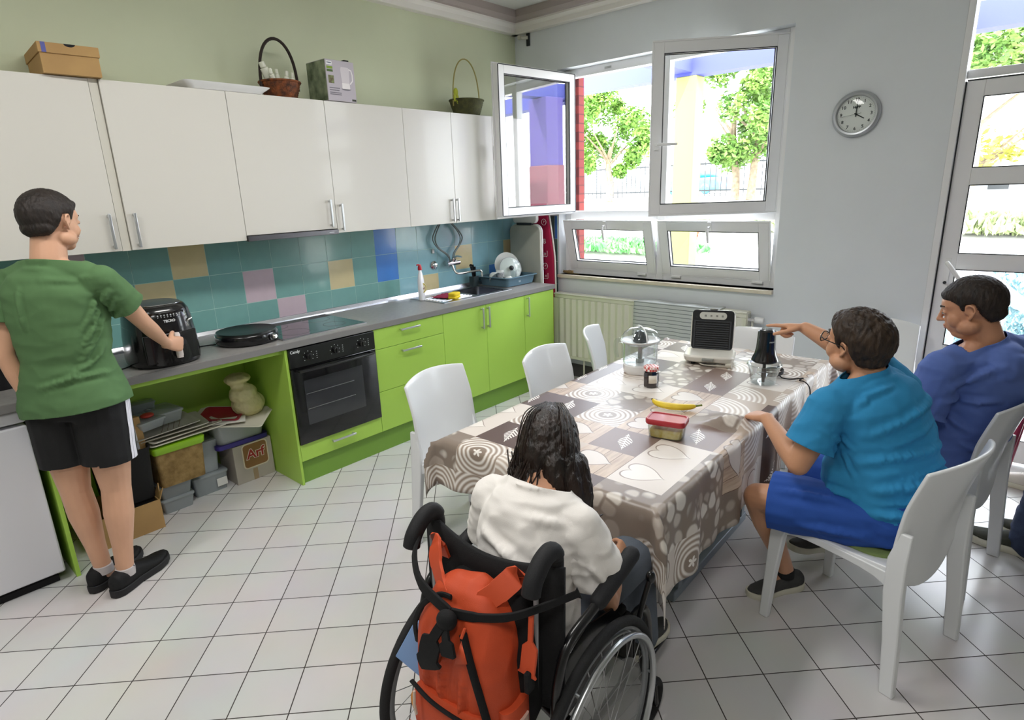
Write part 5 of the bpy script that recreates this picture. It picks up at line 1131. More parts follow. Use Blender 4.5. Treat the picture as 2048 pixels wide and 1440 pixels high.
def tray(w, h, M, r=.02): 
    return G().loft([[M @ p for p in q] for q in (ringr(w-.05, h-.05, 0, 0, 0, r), ringr(w-.02, h-.02, .010, 0, 0, r), ringr(w, h, .013, 0, 0, r), ringr(w, h, .017, 0, 0, r), ringr(w-.03, h-.03, .016, 0, 0, r), ringr(w-.06, h-.06, .005, 0, 0, r))])
part('tray', tray(.43, .28, TTM), mat('tray_cream', '#d9d5c8', .35, coat=.2), t, world=True)
tag(part('red_tray', tray(.24, .18, TTM @ T(-.05, .0, .02)), mat('tray_red', '#a51f3c', .3, coat=.3)), 'crimson plastic tray lying on the tilted white tray', 'tray')
tag(part('paper_stack', G().bb(-.10, .08, -.11, -.04, .022, .03, M=TTM @ rotz(.3)), mat('paper', '#dcdad4', .7), smooth=False), 'few white papers at the front of the crimson tray', 'paper')
bagm = mat('bag_cream', '#cfc793', .55, col2='#ddd6ac', vscale=10, bump=.8, bscale=50)
g = G(); g.ell((-2.91, -.27, .50), (.095, .085, .075)).ell((-2.93, -.27, .565), (.08, .07, .065)).ell((-2.95, -.26, .63), (.045, .045, .035)).ell((-2.95, -.26, .665), (.075, .06, .032)).ell((-2.99, -.28, .67), (.03, .03, .02))
o = blob('tied_bag', g, bagm, None, vox=.006, smooth=2, wr=.006, wfreq=(28, 28, 22), label=None); tag(o, 'cream plastic bag gathered and tied at the top, on the tilted tray', 'bag')
def clearbox(x0, x1, yf, d, z0, z1, label, m=M_clrd, nm='clear_box', rz=0, lidm=None):
    t = thing(nm, label, 'storage box', ((x0+x1)/2, yf+d/2, z0), rz); w = x1-x0; h = z1-z0
    part('box', G().loft([ringr(w-.03, d-.03, 0, 0, 0, .015), ringr(w-.008, d-.008, h-.014, 0, 0, .015)]), m, t); part('lid', G().loft([ringr(w, d, h-.014, 0, 0, .015), ringr(w, d, h-.004, 0, 0, .015), ringr(w-.02, d-.02, h, 0, 0, .015)]), lidm or m, t)
    return t
clearbox(-3.49, -3.31, -.31, .28, 0, .088, 'lower of two grey-clear shallow boxes on the floor under the crate')
clearbox(-3.49, -3.31, -.31, .28, .089, .175, 'upper of two grey-clear shallow boxes on the floor under the crate')
q = clearbox(-3.295, -3.085, -.25, .21, 0, .125, 'grey-clear box with white sticker on the floor left of the carton'); part('sticker', G().bb(.03, .09, -.1035, -.1025, .03, .08), mat('sticker_white', '#d8d8d6', .6), q, smooth=False)
clearbox(-3.28, -3.11, -.235, .19, .128, .33, 'tall grey-clear box standing behind the crate on the stickered box', M_clrd)
t = thing('storage_crate', 'crate of wood shavings with lime green rim under the worktop', 'crate', (-3.36, -.33, .178))
part('crate', G().loft([[V((x, y, z)) for x, y in rrect(w, d, .02, 4, -3.36, -.225)] for w, d, z in ((.235, .24, .178), (.255, .26, .38))]), mat('shavings', '#9b8152', .9, col2='#7a6238', vscale=30, bump=.7, bscale=60), t, world=True)
part('green_rim', G().loft([[V((x, y, z)) for x, y in rrect(w, d, .02, 4, -3.36, -.225)] for w, d, z in ((.262, .268, .378), (.272, .278, .384), (.280, .286, .418), (.262, .268, .42))]), mat('rim_lime', '#8fc21f', .35, coat=.2), t, world=True)
M_tray = mat('tray_pale', '#c9c6ba', .4, coat=.1)
for k, (x, y, z, a, w, h, lb) in enumerate([(-3.30, -.22, .425, .05, .42, .29, 'lowest white tray of the pile on the lime-rimmed crate'), (-3.31, -.215, .443, .12, .40, .28, 'second white tray of the pile on the crate'), (-3.37, -.22, .462, -.1, .40, .27, 'third pale tray of the pile on the crate, shifted left'), (-3.40, -.22, .480, .02, .36, .26, 'topmost pale tray of the pile, printed with brown lines')]):
    o = tag(part('stacked_tray', tray(w, h, T(x, y, z) @ rotz(a) @ roty(-.05 if k > 1 else 0)), M_tray if k > 1 else MATS['tray_cream']), lb, 'tray', 'trays piled on the crate')
g = G(); Mx = T(-3.40, -.22, .487) @ rotz(.02) @ roty(-.05)
for k in range(4): g.tube([Mx @ V((-.02+k*.03, -.09, .001)), Mx @ V((.03+k*.03, .02, .001))], .0012, 5)
part('printed_lines', g, mat('print_brown', '#6d5238', .7), o)
clearbox(-3.56, -3.40, -.33, .20, .52, .575, 'clear lunchbox on top of the tray pile, left one', M_clr, rz=.3); clearbox(-3.42, -3.28, -.27, .20, .51, .58, 'clear lunchbox with milky lid on top of the tray pile, right one', M_clr, rz=.15)
clearbox(-3.50, -3.36, -.12, .09, .50, .62, 'milky clear box at the back of the tray pile', M_clrd)
tag(part('red_fruit_pack', G().ell((-3.46, -.27, .59), (.035, .03, .014)), mat('pack_red', '#a8352b', .5)), 'small red packet on the left clear lunchbox', 'packet')
t = thing('black_bin', 'deep black plastic bin beside the crate under the worktop', 'bin', (-3.62, -.42, .17))
part('tub', G().loft([[V((x, y, z)) for x, y in rrect(w, d, .03, 5, -3.625, -.24)] for w, d, z in ((.20, .30, .172), (.225, .33, .44), (.235, .345, .455), (.235, .345, .462), (.222, .33, .462), (.20, .30, .25))]), M_blackm, t, world=True)
t = thing('card_parcel', 'brown parcel with white address label sticking out of the black bin', 'parcel', (-3.60, -.30, .40))
PM = T(-3.60, -.33, .36) @ rotz(.12) @ rotx(-.12)
part('parcel', G().bb(-.09, .09, -.03, .03, 0, .25, M=PM), M_card, t, world=True, bevel=.003, smooth=False); part('label', G().bb(-.055, .055, -.0315, -.0305, .08, .21, M=PM), mat('label_white', '#d9d8de', .7), t, world=True, smooth=False)
text('dm', .018, PM @ basis((.03, -.0318, .195), (1, 0, 0), (0, 0, 1), (0, -1, 0)), mat('ink_black', '#222222', .6), t)
g = G()
for k in range(6): g.bb(-.045, .03-.01*(k % 3), -.0318, -.0314, .10+k*.013, .102+k*.013, M=PM)
part('label_text', g, MATS['ink_grey'], t, world=True, smooth=False)
clearbox(-3.72, -3.60, -.30, .16, .465, .64, 'clear box standing at the left of the parcel in the bay', M_clr)
t = thing('torn_carton', 'torn brown cardboard box on the floor under the black bin', 'box', (-3.68, -.43, 0))
g = G(); g.bb(-3.845, -3.525, -.432, -.425, 0, .165); g.bb(-3.845, -3.525, -.12, -.113, 0, .165); g.bb(-3.845, -3.838, -.425, -.12, 0, .165); g.bb(-3.532, -3.525, -.425, -.12, 0, .165); g.bb(-3.838, -3.532, -.425, -.12, 0, .006); part('carton', g, M_card, t, world=True, smooth=False)
part('torn_flap', G().add([(-3.525, -.432, .165), (-3.525, -.35, .165), (-3.50, -.36, .23), (-3.515, -.41, .20), (-3.50, -.43, .225)], [(0, 1, 2, 3, 4)]), M_card, t, world=True, solid=-.004, smooth=False)
part('support', G().bb(-3.72, -3.54, -.38, -.13, .006, .168), M_blackm, t, world=True, smooth=False)
# ================================================================ PEOPLE
def skin(name, c): return mat(name, c, .5, var=.04, vscale=9, bump=.04, bscale=300, sheen=.1, sss=.0)
def az(a): return V((math.cos(math.radians(a)), math.sin(math.radians(a)), 0))
def hand_prims(g, w, d, n, l, s=1.0, curl=(25, 30, 20), point=False, thumb='out'):
    w = V(w); d = V(d).normalized(); n = V(n); n = (n-d*n.dot(d)).normalized(); l = V(l); l = (l-d*l.dot(d)-n*l.dot(n)).normalized()
    g.body([(w-d*.02*s, l*.024*s, n*.019*s), (w+d*.005*s, l*.025*s, n*.018*s), (w+d*.03*s, l*.034*s, n*.016*s), (w+d*.06*s, l*.039*s, n*.0145*s), (w+d*.083*s, l*.038*s, n*.012*s), (w+d*.09*s, l*.034*s, n*.008*s)], 20, 2.4)
    for k, (o, L) in enumerate(zip((.029, .010, -.009, -.027), (.070, .078, .072, .057))):
        p = w+d*(.082-.004*abs(k-1.3))*s+l*o*s; a = 0; L *= s
        cc = curl if not (point and k == 0) else (2, 4, 3)
        if point and k > 0: cc = (70, 80, 40)
        rr = [.0092*s, .0086*s, .0078*s, .0066*s]
        for j, f in enumerate((.45, .31, .24)):
            a += math.radians(cc[j]+(k*3 if not point else 0)); dd = d*math.cos(a)+n*math.sin(a)+l*(o*.8)*(1 if j == 0 else 0); q = p+dd.normalized()*L*f
            g.limb(p, q, rr[j], rr[j+1], 12); p = q
    p = w+d*.022*s+l*.026*s+n*.004*s
    if thumb == 'out': ds = [(d*.6+l*.75+n*.25), (d*.85+l*.45+n*.25), (d*.95+l*.2+n*.2)]
    elif thumb == 'grip': ds = [(d*.55+l*.6+n*.5), (d*.75+l*.1+n*.7), (d*.6-l*.1+n*.8)]
    else: ds = [(d*.75+l*.4+n*.4), (d*.95-l*.05+n*.3), (d*.95-l*.15+n*.3)]
    for j, (dd, L) in enumerate(zip(ds, (.042, .032, .026))):
        q = p+dd.normalized()*L*s; g.limb(p, q, (.013, .0105, .0095)[j]*s, (.0105, .0095, .0078)[j]*s, 12); p = q
def head_matrix(c, f, tilt=0, roll=0, s=1.0):
    f = V(f).normalized(); r = f.cross(V((0, 0, 1))).normalized(); u = r.cross(f).normalized()
    M = basis(c, r, f, u) @ rotx(math.radians(tilt)) @ roty(math.radians(roll)) @ Matrix.Scale(s, 4); return M
def head_prims(g, M, chub=0.0):
    h = G()
    h.ell((0, -.014, .032), (.074, .094, .086)); h.ell((0, .02, .0), (.064, .066, .075)); h.ell((0, .022, -.045), (.054+.012*chub, .056, .05)); h.ell((0, .052, -.078), (.026+.012*chub, .026, .02)); h.ell((0, .045, .035), (.058, .045, .05))
    for x in (-1, 1):
        h.ell((x*.034, .052, -.022), (.026+.010*chub, .026, .03+.006*chub)); h.ell((x*.045, .012, -.055), (.026+.014*chub, .04, .03))
        h.limb((x*.012, .083, .032), (x*.046, .068, .034), .008, .007)       # brow
        h.ell((x*.03, .079, .012), (.015, .008, .008))                       # eyelid
        e = [(x*.072, .004, -.024), (x*.080, -.006, -.012), (x*.088, -.018, .006), (x*.088, -.016, .024), (x*.082, .0, .031), (x*.075, .010, .022), (x*.073, .010, .004)]
        h.chain(e, [.005, .0048, .0048, .0048, .0048, .0045, .004], 8); h.ell((x*.073, -.002, .004), (.004, .012, .022)); h.ell((x*.072, .004, -.022), (.006, .006, .008)); h.ell((x*.071, .012, .002), (.005, .004, .007))
    h.limb((0, .086, .022), (0, .104, -.012), .0075, .0095); h.ell((0, .106, -.016), (.010, .010, .009)); h.ell((-.010, .096, -.019), (.007, .009, .006)); h.ell((.010, .096, -.019), (.007, .009, .006))
    h.ell((0, .084, -.040), (.020, .012, .006)); h.ell((0, .083, -.050), (.017, .012, .0065)); h.ell((0, .074, -.035), (.028, .014, .02)); h.ell((0, .074, -.062), (.022, .012, .010)); h.ell((0, .070, -.048), (.032, .016, .028))
    if chub: h.ell((0, .02, -.085), (.045, .05, .025))
    g.add([M @ p for p in h.v], h.f)
def face_parts(t, M, m_hair, m_lip):
    for x in (-1, 1):
        g = G().ell((x*.03, .0795, .010), (.0105, .0085, .0055)); g.v = [M @ p for p in g.v]; e = part('eye', g, mat('eye_white', '#dcd6cf', .2, coat=.5), t, world=True)
        g = G().ell((x*.03, .0868, .0095), (.0048, .0022, .0048)); g.v = [M @ p for p in g.v]; part('iris', g, mat('iris_brown', '#2d1c14', .2, coat=.5), e, world=True)
        g = G().tube([M @ V(p) for p in [(x*.014, .0905, .033), (x*.030, .088, .039), (x*.047, .075, .036)]], [.0028, .0034, .002], 8); part('eyebrow', g, m_hair, t, world=True)
        g = G().tube([M @ V(p) for p in [(x*.020, .087, .012), (x*.030, .0895, .013), (x*.041, .082, .011)]], [.0012, .0014, .001], 6); part('eyelash', g, m_hair, t, world=True)
    g = G().ell((0, .0905, -.041), (.017, .006, .0038)).ell((0, .0895, -.0495), (.014, .006, .0045)); g.v = [M @ p for p in g.v]; part('lips', g, m_lip, t, world=True)
HL = ([-.14, -.06, -.035, -.020, .012, .018, .027, .034, .048, .066, .13], [-.066, -.058, -.020, .034, .036, .010, .012, .036, .050, .064, .072])
def short_hair(t, M, m, extra=(), thick=.012, line=HL, name='hair', wr=.0032, fr=(85, 85, 26), nape=0):
    h = G(); k = thick; h.ell((0, -.014, .034), (.074+k, .094+k, .086+k), n=40, m=26); h.ell((0, .035, .055), (.060+k*.6, .050+k*.6, .045+k*.7)); h.ell((0, -.05, -.02), (.060+k*.7, .050+k*.7, .055))
    for c, r in extra: h.ell(c, r)
    Mi = M.inverted()
    def keep(p):
        q = Mi @ p; zl = float(np.interp(q.y, line[0], line[1]))
        return q.z > zl-nape*(q.y < -.03)
    h.v = [M @ p for p in h.v]
    o = blob(name, h, m, t, vox=.0038, smooth=2, wr=wr, wfreq=fr, keep=keep, solid=.004)
    Mw = PW[t.name]; Mwi = Mw.inverted(); C0 = V((0, -.01, .02))
    for v in o.data.vertices:       # thin the hair out towards its edge
        q = Mi @ (Mw @ v.co); zl = float(np.interp(q.y, line[0], line[1])); d = (q.z-zl)/.04
        if d < 1: q = C0+(q-C0)*(1-(1-max(0, d))**1.5*thick*.75/.09); v.co = Mwi @ (M @ q)
    return o
def shoe(t, heel, dirv, L, mu, ms, lace=None, z0=0, pitch=0, name='shoe', label=None):
    d = V(dirv).normalized(); s = L/.29; M = T(heel) @ basis((0, 0, z0), d, (-d.y, d.x, 0), (0, 0, 1)) @ roty(math.radians(-pitch)) @ Matrix.Scale(s, 4)
    xs = [0, .01, .03, .07, .12, .17, .21, .25, .275, .288, .292]; ws = [.012, .024, .034, .036, .034, .042, .048, .045, .034, .018, .006]
    g = G(); top = [(x, w) for x, w in zip(xs, ws)]+[(x, -w) for x, w in zip(xs[::-1], ws[::-1])]
    sp = lambda x: .012*max(0, (x-.2)/.09)**2+.004*max(0, (.03-x)/.03)
    g.loft([[M @ V((x, y*k, sp(x)+z)) for x, y in top] for z, k in ((0, .93), (.006, 1.03), (.024, 1.06), (.032, .98))])
    u = G(); R = []
    for x, zc, hh, w in ((.004, .045, .022, .014), (.02, .056, .036, .031), (.05, .060, .044, .037), (.085, .060, .046, .037), (.12, .056, .038, .037), (.155, .050, .031, .041), (.19, .043, .025, .045), (.225, .038, .020, .044), (.255, .036, .015, .036), (.278, .034, .010, .020), (.287, .034, .006, .008)):
        R.append((V((x, 0, zc+sp(x))), V((0, w, 0)), V((0, 0, hh))))
    u.body(R, 24, 2.2); u.v = [M @ p for p in u.v]
    o = blob(name, u, mu, t, vox=.005, smooth=3, label=label)
    part('sole', g, ms, o, world=True, bevel=.002)
    if lace:
        q = G()
        for k in range(4): x = .105+k*.022; zc = .098-.012*k-.0*x; q.tube([(x, -.022, zc-.012), (x+.006, 0, zc), (x, .022, zc-.012)], .0032, 6)
        q.tube(spline([(.10, .0, .100), (.085, -.02, .112), (.095, -.035, .098)], 4), .0028, 6).tube(spline([(.10, .0, .100), (.085, .02, .112), (.095, .035, .098)], 4), .0028, 6)
        q.v = [M @ p for p in q.v]; part('laces', q, lace, o, world=True)
    # padded tongue
    q = G().body([((.098, 0, .085), (0, .018, 0), (.006, 0, 0)), ((.088, 0, .118), (0, .020, 0), (.006, 0, 0)), ((.084, 0, .126), (0, .016, 0), (.005, 0, 0))], 12); q.v = [M @ p for p in q.v]; part('tongue', q, mu, o, world=True)
    return o
def lerp(a, b, t): return V(a).lerp(V(b), t)
def torso_rings(J, W, inflate=0, bottom=0.0):
    """J: pelvis, waist, chest, neck centres; rh, rs: right-pointing unit vectors at hips and shoulders"""
    P, Wt, C, N = V(J['pelvis']), V(J['waist']), V(J['chest']), V(J['neck']); rh = V(J['rh']).normalized(); rs = V(J['rs']).normalized()
    out = []
    def ring(c, r, upv, hw, hd):
        upv = V(upv).normalized(); r = (V(r)-upv*V(r).dot(upv)).normalized(); f = upv.cross(r); out.append((c, r*(hw+inflate), f*(hd+inflate)))
    u0 = (Wt-P); u1 = (C-Wt); u2 = (N-C)
    if bottom: ring(P-u0.normalized()*bottom, rh, u0, W['hip']*(1.0), W['hipd']*.98)
    ring(P-u0.normalized()*.06, rh, u0, W['hip']*.96, W['hipd']*.92); ring(P, rh, u0, W['hip'], W['hipd']); ring(lerp(P, Wt, .5), lerp(rh, rs, .2), u0, (W['hip']+W['waist'])/2, (W['hipd']+W['waistd'])/2)
    ring(Wt, lerp(rh, rs, .4), u0+u1, W['waist'], W['waistd']); ring(lerp(Wt, C, .5), lerp(rh, rs, .7), u1, (W['waist']+W['chest'])/2, (W['waistd']+W['chestd'])/2)
    ring(C, rs, u1+u2, W['chest'], W['chestd']); ring(lerp(C, N, .5), rs, u2, W['chest']*1.02, W['chestd']*.92); ring(lerp(C, N, .78), rs, u2, W['chest']*.80, W['chestd']*.70); ring(lerp(C, N, .93), rs, u2, W['chest']*.52, W['chestd']*.52); ring(N, rs, u2, .055, .055)
    return out
def build_person(t, J, W, m_skin, head, hands, feet=True, hs=1.0, chub=0):
    g = G(); g.body(torso_rings(J, W), 32, 2.3)
    for s in 'LR':
        sh, el, wr = V(J[s+'sh']), V(J[s+'el']), V(J[s+'wr']); a = W['arm']
        g.chain([lerp(J['chest'], J['neck'], .55), sh], [a*1.25, a*1.15]); g.limb(sh, lerp(sh, el, .5), a*1.12, a*1.02); g.limb(lerp(sh, el, .5), el, a*1.02, a*.80); g.limb(el, lerp(el, wr, .35), a*.80, a*.80); g.limb(lerp(el, wr, .35), wr, a*.80, a*.50)
        g.limb(lerp(el, wr, .8), wr, a*.60, .024*hs, flat=.9)
        hp, kn, an = V(J[s+'hip']), V(J[s+'kn']), V(J[s+'an']); l = W['leg']
        g.limb(hp, lerp(hp, kn, .5), l*1.12, l*.95); g.limb(lerp(hp, kn, .5), kn, l*.95, l*.66); g.limb(kn, lerp(kn, an, .3), l*.66, l*.68); g.limb(lerp(kn, an, .3), lerp(kn, an, .7), l*.68, l*.47); g.limb(lerp(kn, an, .7), an, l*.47, l*.40)
        if s+'toe' in J: g.limb(V(an)-V((0, 0, .035)), lerp(V(an)-V((0, 0, .05)), J[s+'toe'], .55), .030*hs, .018*hs)
    nk = V(J['neck']); hc = V(J['head']); up_ = (hc-nk).normalized()
    g.limb(nk-up_*.05, hc-up_*.02, W['nk']*1.12, W['nk'], 20)
    g.limb(lerp(nk, J['Lsh'], .25), nk+up_*.02, .045, .04); g.limb(lerp(nk, J['Rsh'], .25), nk+up_*.02, .045, .04)
    head_prims(g, head, chub)
    for h in hands: hand_prims(g, **h)
    return blob('body', g, m_skin, t, vox=.0046, smooth=3)
def shirt(t, J, W, m, sl=.62, infl=.016, hem=None, folds=(), wr=.004, name='t_shirt', vox=.006, sleeve_r=1.35, neck_r=.085, extra=None, hemn=None, bottom=.05, label=None, wf=(9, 9, 16), flare=1.15, neck_up=.014):
    g = G(); g.body(torso_rings(J, W, infl, bottom), 36, 2.3); trims = []
    slv = []
    for s in 'LR':
        sh, el = V(J[s+'sh']), V(J[s+'el']); a = W['arm']*sleeve_r; c = lerp(sh, el, sl); e = lerp(sh, el, sl+.2); q = G()
        g.chain([lerp(J['chest'], J['neck'], .55), sh], [a*1.1, a*1.0]); g.limb(sh, lerp(sh, el, sl*.35), a*1.0, a*1.0)
        q.limb(sh, c, a*1.0, a*flare); q.limb(c, e, a*flare, a*flare); slv.append((q, (c, (el-sh), a*2.5)))
    nk = V(J['neck']); up_ = (V(J['head'])-nk).normalized()
    g.limb(lerp(J['chest'], nk, .6), nk+up_*.02, .075, W['nk']*1.30); trims.append((nk+up_*neck_up, J.get('neckn', up_), neck_r+.05))
    for s in 'LR': g.limb(lerp(nk, J[s+'sh'], .2), J[s+'sh'], .05+infl*.6, W['arm']*1.15)
    if extra: extra(g)
    if hem is not None: trims.append((hem, hemn or V((0, 0, -1)), .42))
    o = blob(name, g, m, t, vox=vox, smooth=4, trims=trims, folds=folds, wr=wr, wfreq=wf, solid=.003, label=label)
    bm = bmesh.new(); bm.from_mesh(o.data)
    for q, tr in slv:
        o2 = blob('tmp', q, m, t, vox=vox, smooth=3, trims=[tr], folds=folds, wr=wr, wfreq=wf); bm.from_mesh(o2.data); me = o2.data; bpy.data.objects.remove(o2); bpy.data.meshes.remove(me)
    for f in bm.faces: f.smooth = True
    bm.to_mesh(o.data); bm.free(); return o

# ---------------------------------------------------------------- standing boy in green
M_sk1 = skin('skin_1', '#d2a183'); M_hair1 = mat('hair_near_black', '#1a1411', .6, col2='#2a211c', vscale=60, bump=.6, bscale=180, bstretch=(1, 1, .3))
t = thing('person', 'person standing in green t-shirt and black striped shorts, gripping the air fryer handle', 'person', (-3.85, -.8, 0))
J = dict(pelvis=(-3.85, -.80, .93), waist=(-3.845, -.80, 1.07), chest=(-3.84, -.81, 1.27), neck=(-3.835, -.825, 1.475), rh=az(-55), rs=az(-47), head=(-3.80, -.80, 1.64),
    Rsh=(-3.70, -.955, 1.405), Rel=(-3.555, -.86, 1.195), Rwr=(-3.425, -.69, 1.045), Lsh=(-3.965, -.675, 1.405), Lel=(-4.03, -.72, 1.13), Lwr=(-3.985, -.735, .895),
    Rhip=(-3.785, -.875, .90), Rkn=(-3.795, -.865, .49), Ran=(-3.835, -.875, .10), Rtoe=(-3.66, -.785, .05), Lhip=(-3.915, -.735, .90), Lkn=(-3.92, -.75, .49), Lan=(-3.895, -.77, .10), Ltoe=(-3.74, -.67, .05))
W = dict(hip=.158, hipd=.108, waist=.138, waistd=.098, chest=.158, chestd=.108, arm=.043, leg=.089, nk=.058)
HM = head_matrix((-3.788, -.803, 1.632), az(28), -8, -4, 1.03)
build_person(t, J, W, M_sk1, HM, [dict(w=J['Rwr'], d=(.9, .35, -.25), n=(-.3, 1, 0), l=(.1, 0, 1), curl=(70, 75, 35), thumb='grip', s=.98), dict(w=J['Lwr'], d=(.12, .02, -1), n=(.6, -.5, 0), l=(.6, .7, 0), s=1.0, curl=(15, 18, 12), thumb='in')])
face_parts(t, HM, M_hair1, mat('lips', '#b5705f', .45))
short_hair(t, HM, M_hair1, [((0, -.01, .072), (.064, .085, .050)), ((0, .062, .080), (.045, .035, .022)), ((0, .075, .076), (.036, .026, .012))])
folds = [((-3.70, -1.02, 1.36), (-3.80, -.98, 1.22), .012, .007), ((-3.69, -1.01, 1.32), (-3.82, -.99, 1.13), .013, .008), ((-3.68, -.99, 1.26), (-3.84, -.97, 1.08), .013, .007), ((-3.70, -.98, 1.14), (-3.90, -.93, 1.02), .014, .006), ((-3.72, -.98, 1.04), (-3.98, -.87, 1.0), .014, .006), ((-3.90, -.93, 1.44), (-3.78, -1.0, 1.43), .014, .004), ((-3.96, -.86, 1.40), (-3.96, -.86, 1.24), .012, .005)]
shirt(t, J, W, mat('tshirt_green', '#54754b', .9, bump=.12, bscale=500, var=.04, vscale=4), sl=.55, hem=(-3.85, -.80, .875), hemn=(.04, -.10, -1), folds=folds, infl=.026, bottom=.13, sleeve_r=1.42, wr=.005, flare=1.2, extra=lambda g: g.body([((-3.845, -.80, 1.10), az(-50)*.158, az(40)*.122), ((-3.848, -.80, 1.0), az(-53)*.190, az(37)*.142), ((-3.85, -.80, .92), az(-55)*.216, az(35)*.156), ((-3.85, -.80, .80), az(-55)*.222, az(35)*.160)], 32, 2.4))
# shorts
def shorts(t, J, W, m, f, infl=.02, pelvis_top=.08, folds=(), name='shorts', wr=.0025, flare=1.0, crotch=None, vox=.006, label=None):
    g = G(); r = V(J['rh']).normalized(); P = V(J['pelvis']); u = (V(J['waist'])-P).normalized(); fw = u.cross(r)
    g.body([(P-u*.09, r*(W['hip']*.9+infl*.6), fw*(W['hipd']*.9+infl*.6)), (P-u*.03, r*(W['hip']+infl), fw*(W['hipd']+infl)), (P+u*pelvis_top, r*(W['hip']*.95+infl*.5), fw*(W['hipd']+infl*.5))], 32, 2.4); trims = []
    for s in 'LR':
        hp, kn = V(J[s+'hip']), V(J[s+'kn']); l = W['leg']; c = lerp(hp, kn, f); e = lerp(hp, kn, min(1.15, f+.12))
        g.limb(hp, c, l*1.15+infl*.8, (l*.92+infl*1.2)*flare); g.limb(c, e, (l*.92+infl*1.2)*flare, (l*.92+infl*1.2)*flare); trims.append((c, kn-hp, l*2.1*flare))
    return blob(name, g, m, t, vox=vox, smooth=4, trims=trims, folds=folds, wr=wr, wfreq=(8, 8, 12), solid=.003, label=label)
sh = shorts(t, J, W, mat('shorts_black', '#131315', .75, bump=.1, bscale=300), .66, infl=.010, flare=1.12, pelvis_top=.03)
M_str = mat('stripe_white', '#e6e4ee', .7)
for k in (-1, 0, 1):   # three stripes down the right side
    a0 = math.radians(-38+k*7.5); pts = []
    for i in range(13):
        f = i/12; hp, kn = V(J['Rhip']), V(J['Rkn']); z = .905-.275*f
        c = lerp(hp, kn, f*.66); rr = .118-.004*f+.004*math.sin(f*9)
        n = V((math.cos(a0-.12*f), math.sin(a0-.12*f), 0)); pts.append((c.x, c.y, z, n, rr))
    g = G(); rg = []
    tgt = sh
    dgm = sh.data; 
    from mathutils.bvhtree import BVHTree
    if k == -1:
        bm = bmesh.new(); bm.from_mesh(dgm); bvh = BVHTree.FromBMesh(bm); bm.free()
    Wi = PW[t.name].inverted()
    for cx, cy, z, n, rr in pts:
        o_ = Wi @ V((cx, cy, z)); hit = bvh.ray_cast(o_+n*.3, -n)
        p = (PW[t.name] @ hit[0]) if hit[0] is not None else V((cx, cy, z))+n*rr
        tt = V((-n.y, n.x, 0)); rg.append([p-tt*.0062+n*.0008, p-tt*.0062+n*.0022, p+tt*.0062+n*.0022, p+tt*.0062+n*.0008])
    part('side_stripe', G().loft(rg), M_str, sh, world=True, smooth=False)
M_shb = mat('shoe_black', '#0e0e10', .75); M_sob = mat('sole_black', '#1a1a1c', .6); M_sock = mat('sock_grey', '#bdb6b6', .9)
shoe(t, (-3.912, -.915, 0), (.28, .155, 0), .315, M_shb, M_sob, M_shb); shoe(t, (-3.965, -.80, 0), (.27, .20, 0), .315, M_shb, M_sob, M_shb)
for s in 'RL':
    a = V(J[s+'an']); part('sock', G().cyl(a-V((0, 0, .03)), a+V((0, 0, .012)), .041, .039, 24), M_sock, t, world=True, bevel=.004)

# ---------------------------------------------------------------- boy in turquoise, pointing
M_sk2 = skin('skin_2', '#c4906f'); M_hair2 = mat('hair_dark_brown', '#1e1510', .6, col2='#3a2a1c', vscale=50, bump=.7, bscale=160, bstretch=(1, 1, .35))
t = thing('person', 'person in turquoise t-shirt, blue shorts and glasses, sitting and pointing', 'person', (-2.06, -3.48, 0))
J = dict(pelvis=(-2.075, -3.52, .555), waist=(-2.07, -3.50, .67), chest=(-2.065, -3.455, .83), neck=(-2.07, -3.405, 1.025), rh=az(-20), rs=az(-34), head=(-2.06, -3.355, 1.12), neckn=V((-.15, .25, 1)),
    Lsh=(-2.205, -3.315, .93), Lel=(-2.275, -3.255, .72), Lwr=(-2.10, -3.075, .80), Rsh=(-1.935, -3.475, .955), Rel=(-1.90, -3.30, 1.055), Rwr=(-1.885, -3.125, 1.13),
    Lhip=(-2.17, -3.47, .535), Lkn=(-2.215, -3.105, .515), Lan=(-2.0, -3.175, .10), Ltoe=(-2.10, -3.09, .05), Rhip=(-1.985, -3.51, .535), Rkn=(-1.90, -3.17, .52), Ran=(-1.66, -3.23, .15), Rtoe=(-1.75, -3.15, .10))
W = dict(hip=.168, hipd=.135, waist=.162, waistd=.135, chest=.150, chestd=.120, arm=.049, leg=.082, nk=.052)
HM = head_matrix((-2.062, -3.345, 1.128), az(72), 8, -5, 1.0)
build_person(t, J, W, M_sk2, HM, [dict(w=J['Lwr'], d=(.5, .84, -.15), n=(.05, -.2, -1), l=(.84, -.5, 0), s=1.0, curl=(22, 34, 20), thumb='out'), dict(w=J['Rwr'], d=(.0, .99, -.02), n=(-.25, 0, -1), l=(-1, 0, .25), s=.95, point=True, thumb='in')], chub=.9, hs=.9)
face_parts(t, HM, M_hair2, mat('lips', '#b5705f', .45))
HL2 = ([-.14, -.06, -.033, -.020, .012, .018, .028, .036, .050, .066, .13], [-.078, -.070, -.030, .022, .026, -.004, .0, .028, .036, .050, .06])
short_hair(t, HM, M_hair2, [((0, -.02, .06), (.078, .10, .065)), ((0, .05, .085), (.05, .04, .03))], thick=.020, line=HL2, wr=.0055, fr=(60, 60, 24))
g = G()
for x in (-1, 1):
    g.tube([HM @ V((x*.034+.025*math.cos(a*PI/10), .103-.006*abs(math.cos(a*PI/10)), .010+.018*math.sin(a*PI/10))) for a in range(20)], .002, 8, closed=True)
    g.tube([HM @ V(p) for p in [(x*.058, .098, .016), (x*.078, .07, .018), (x*.082, .0, .016), (x*.080, -.012, .004)]], .002, 8)
g.tube([HM @ V(p) for p in [(-.010, .104, .014), (0, .107, .017), (.010, .104, .014)]], .002, 8)
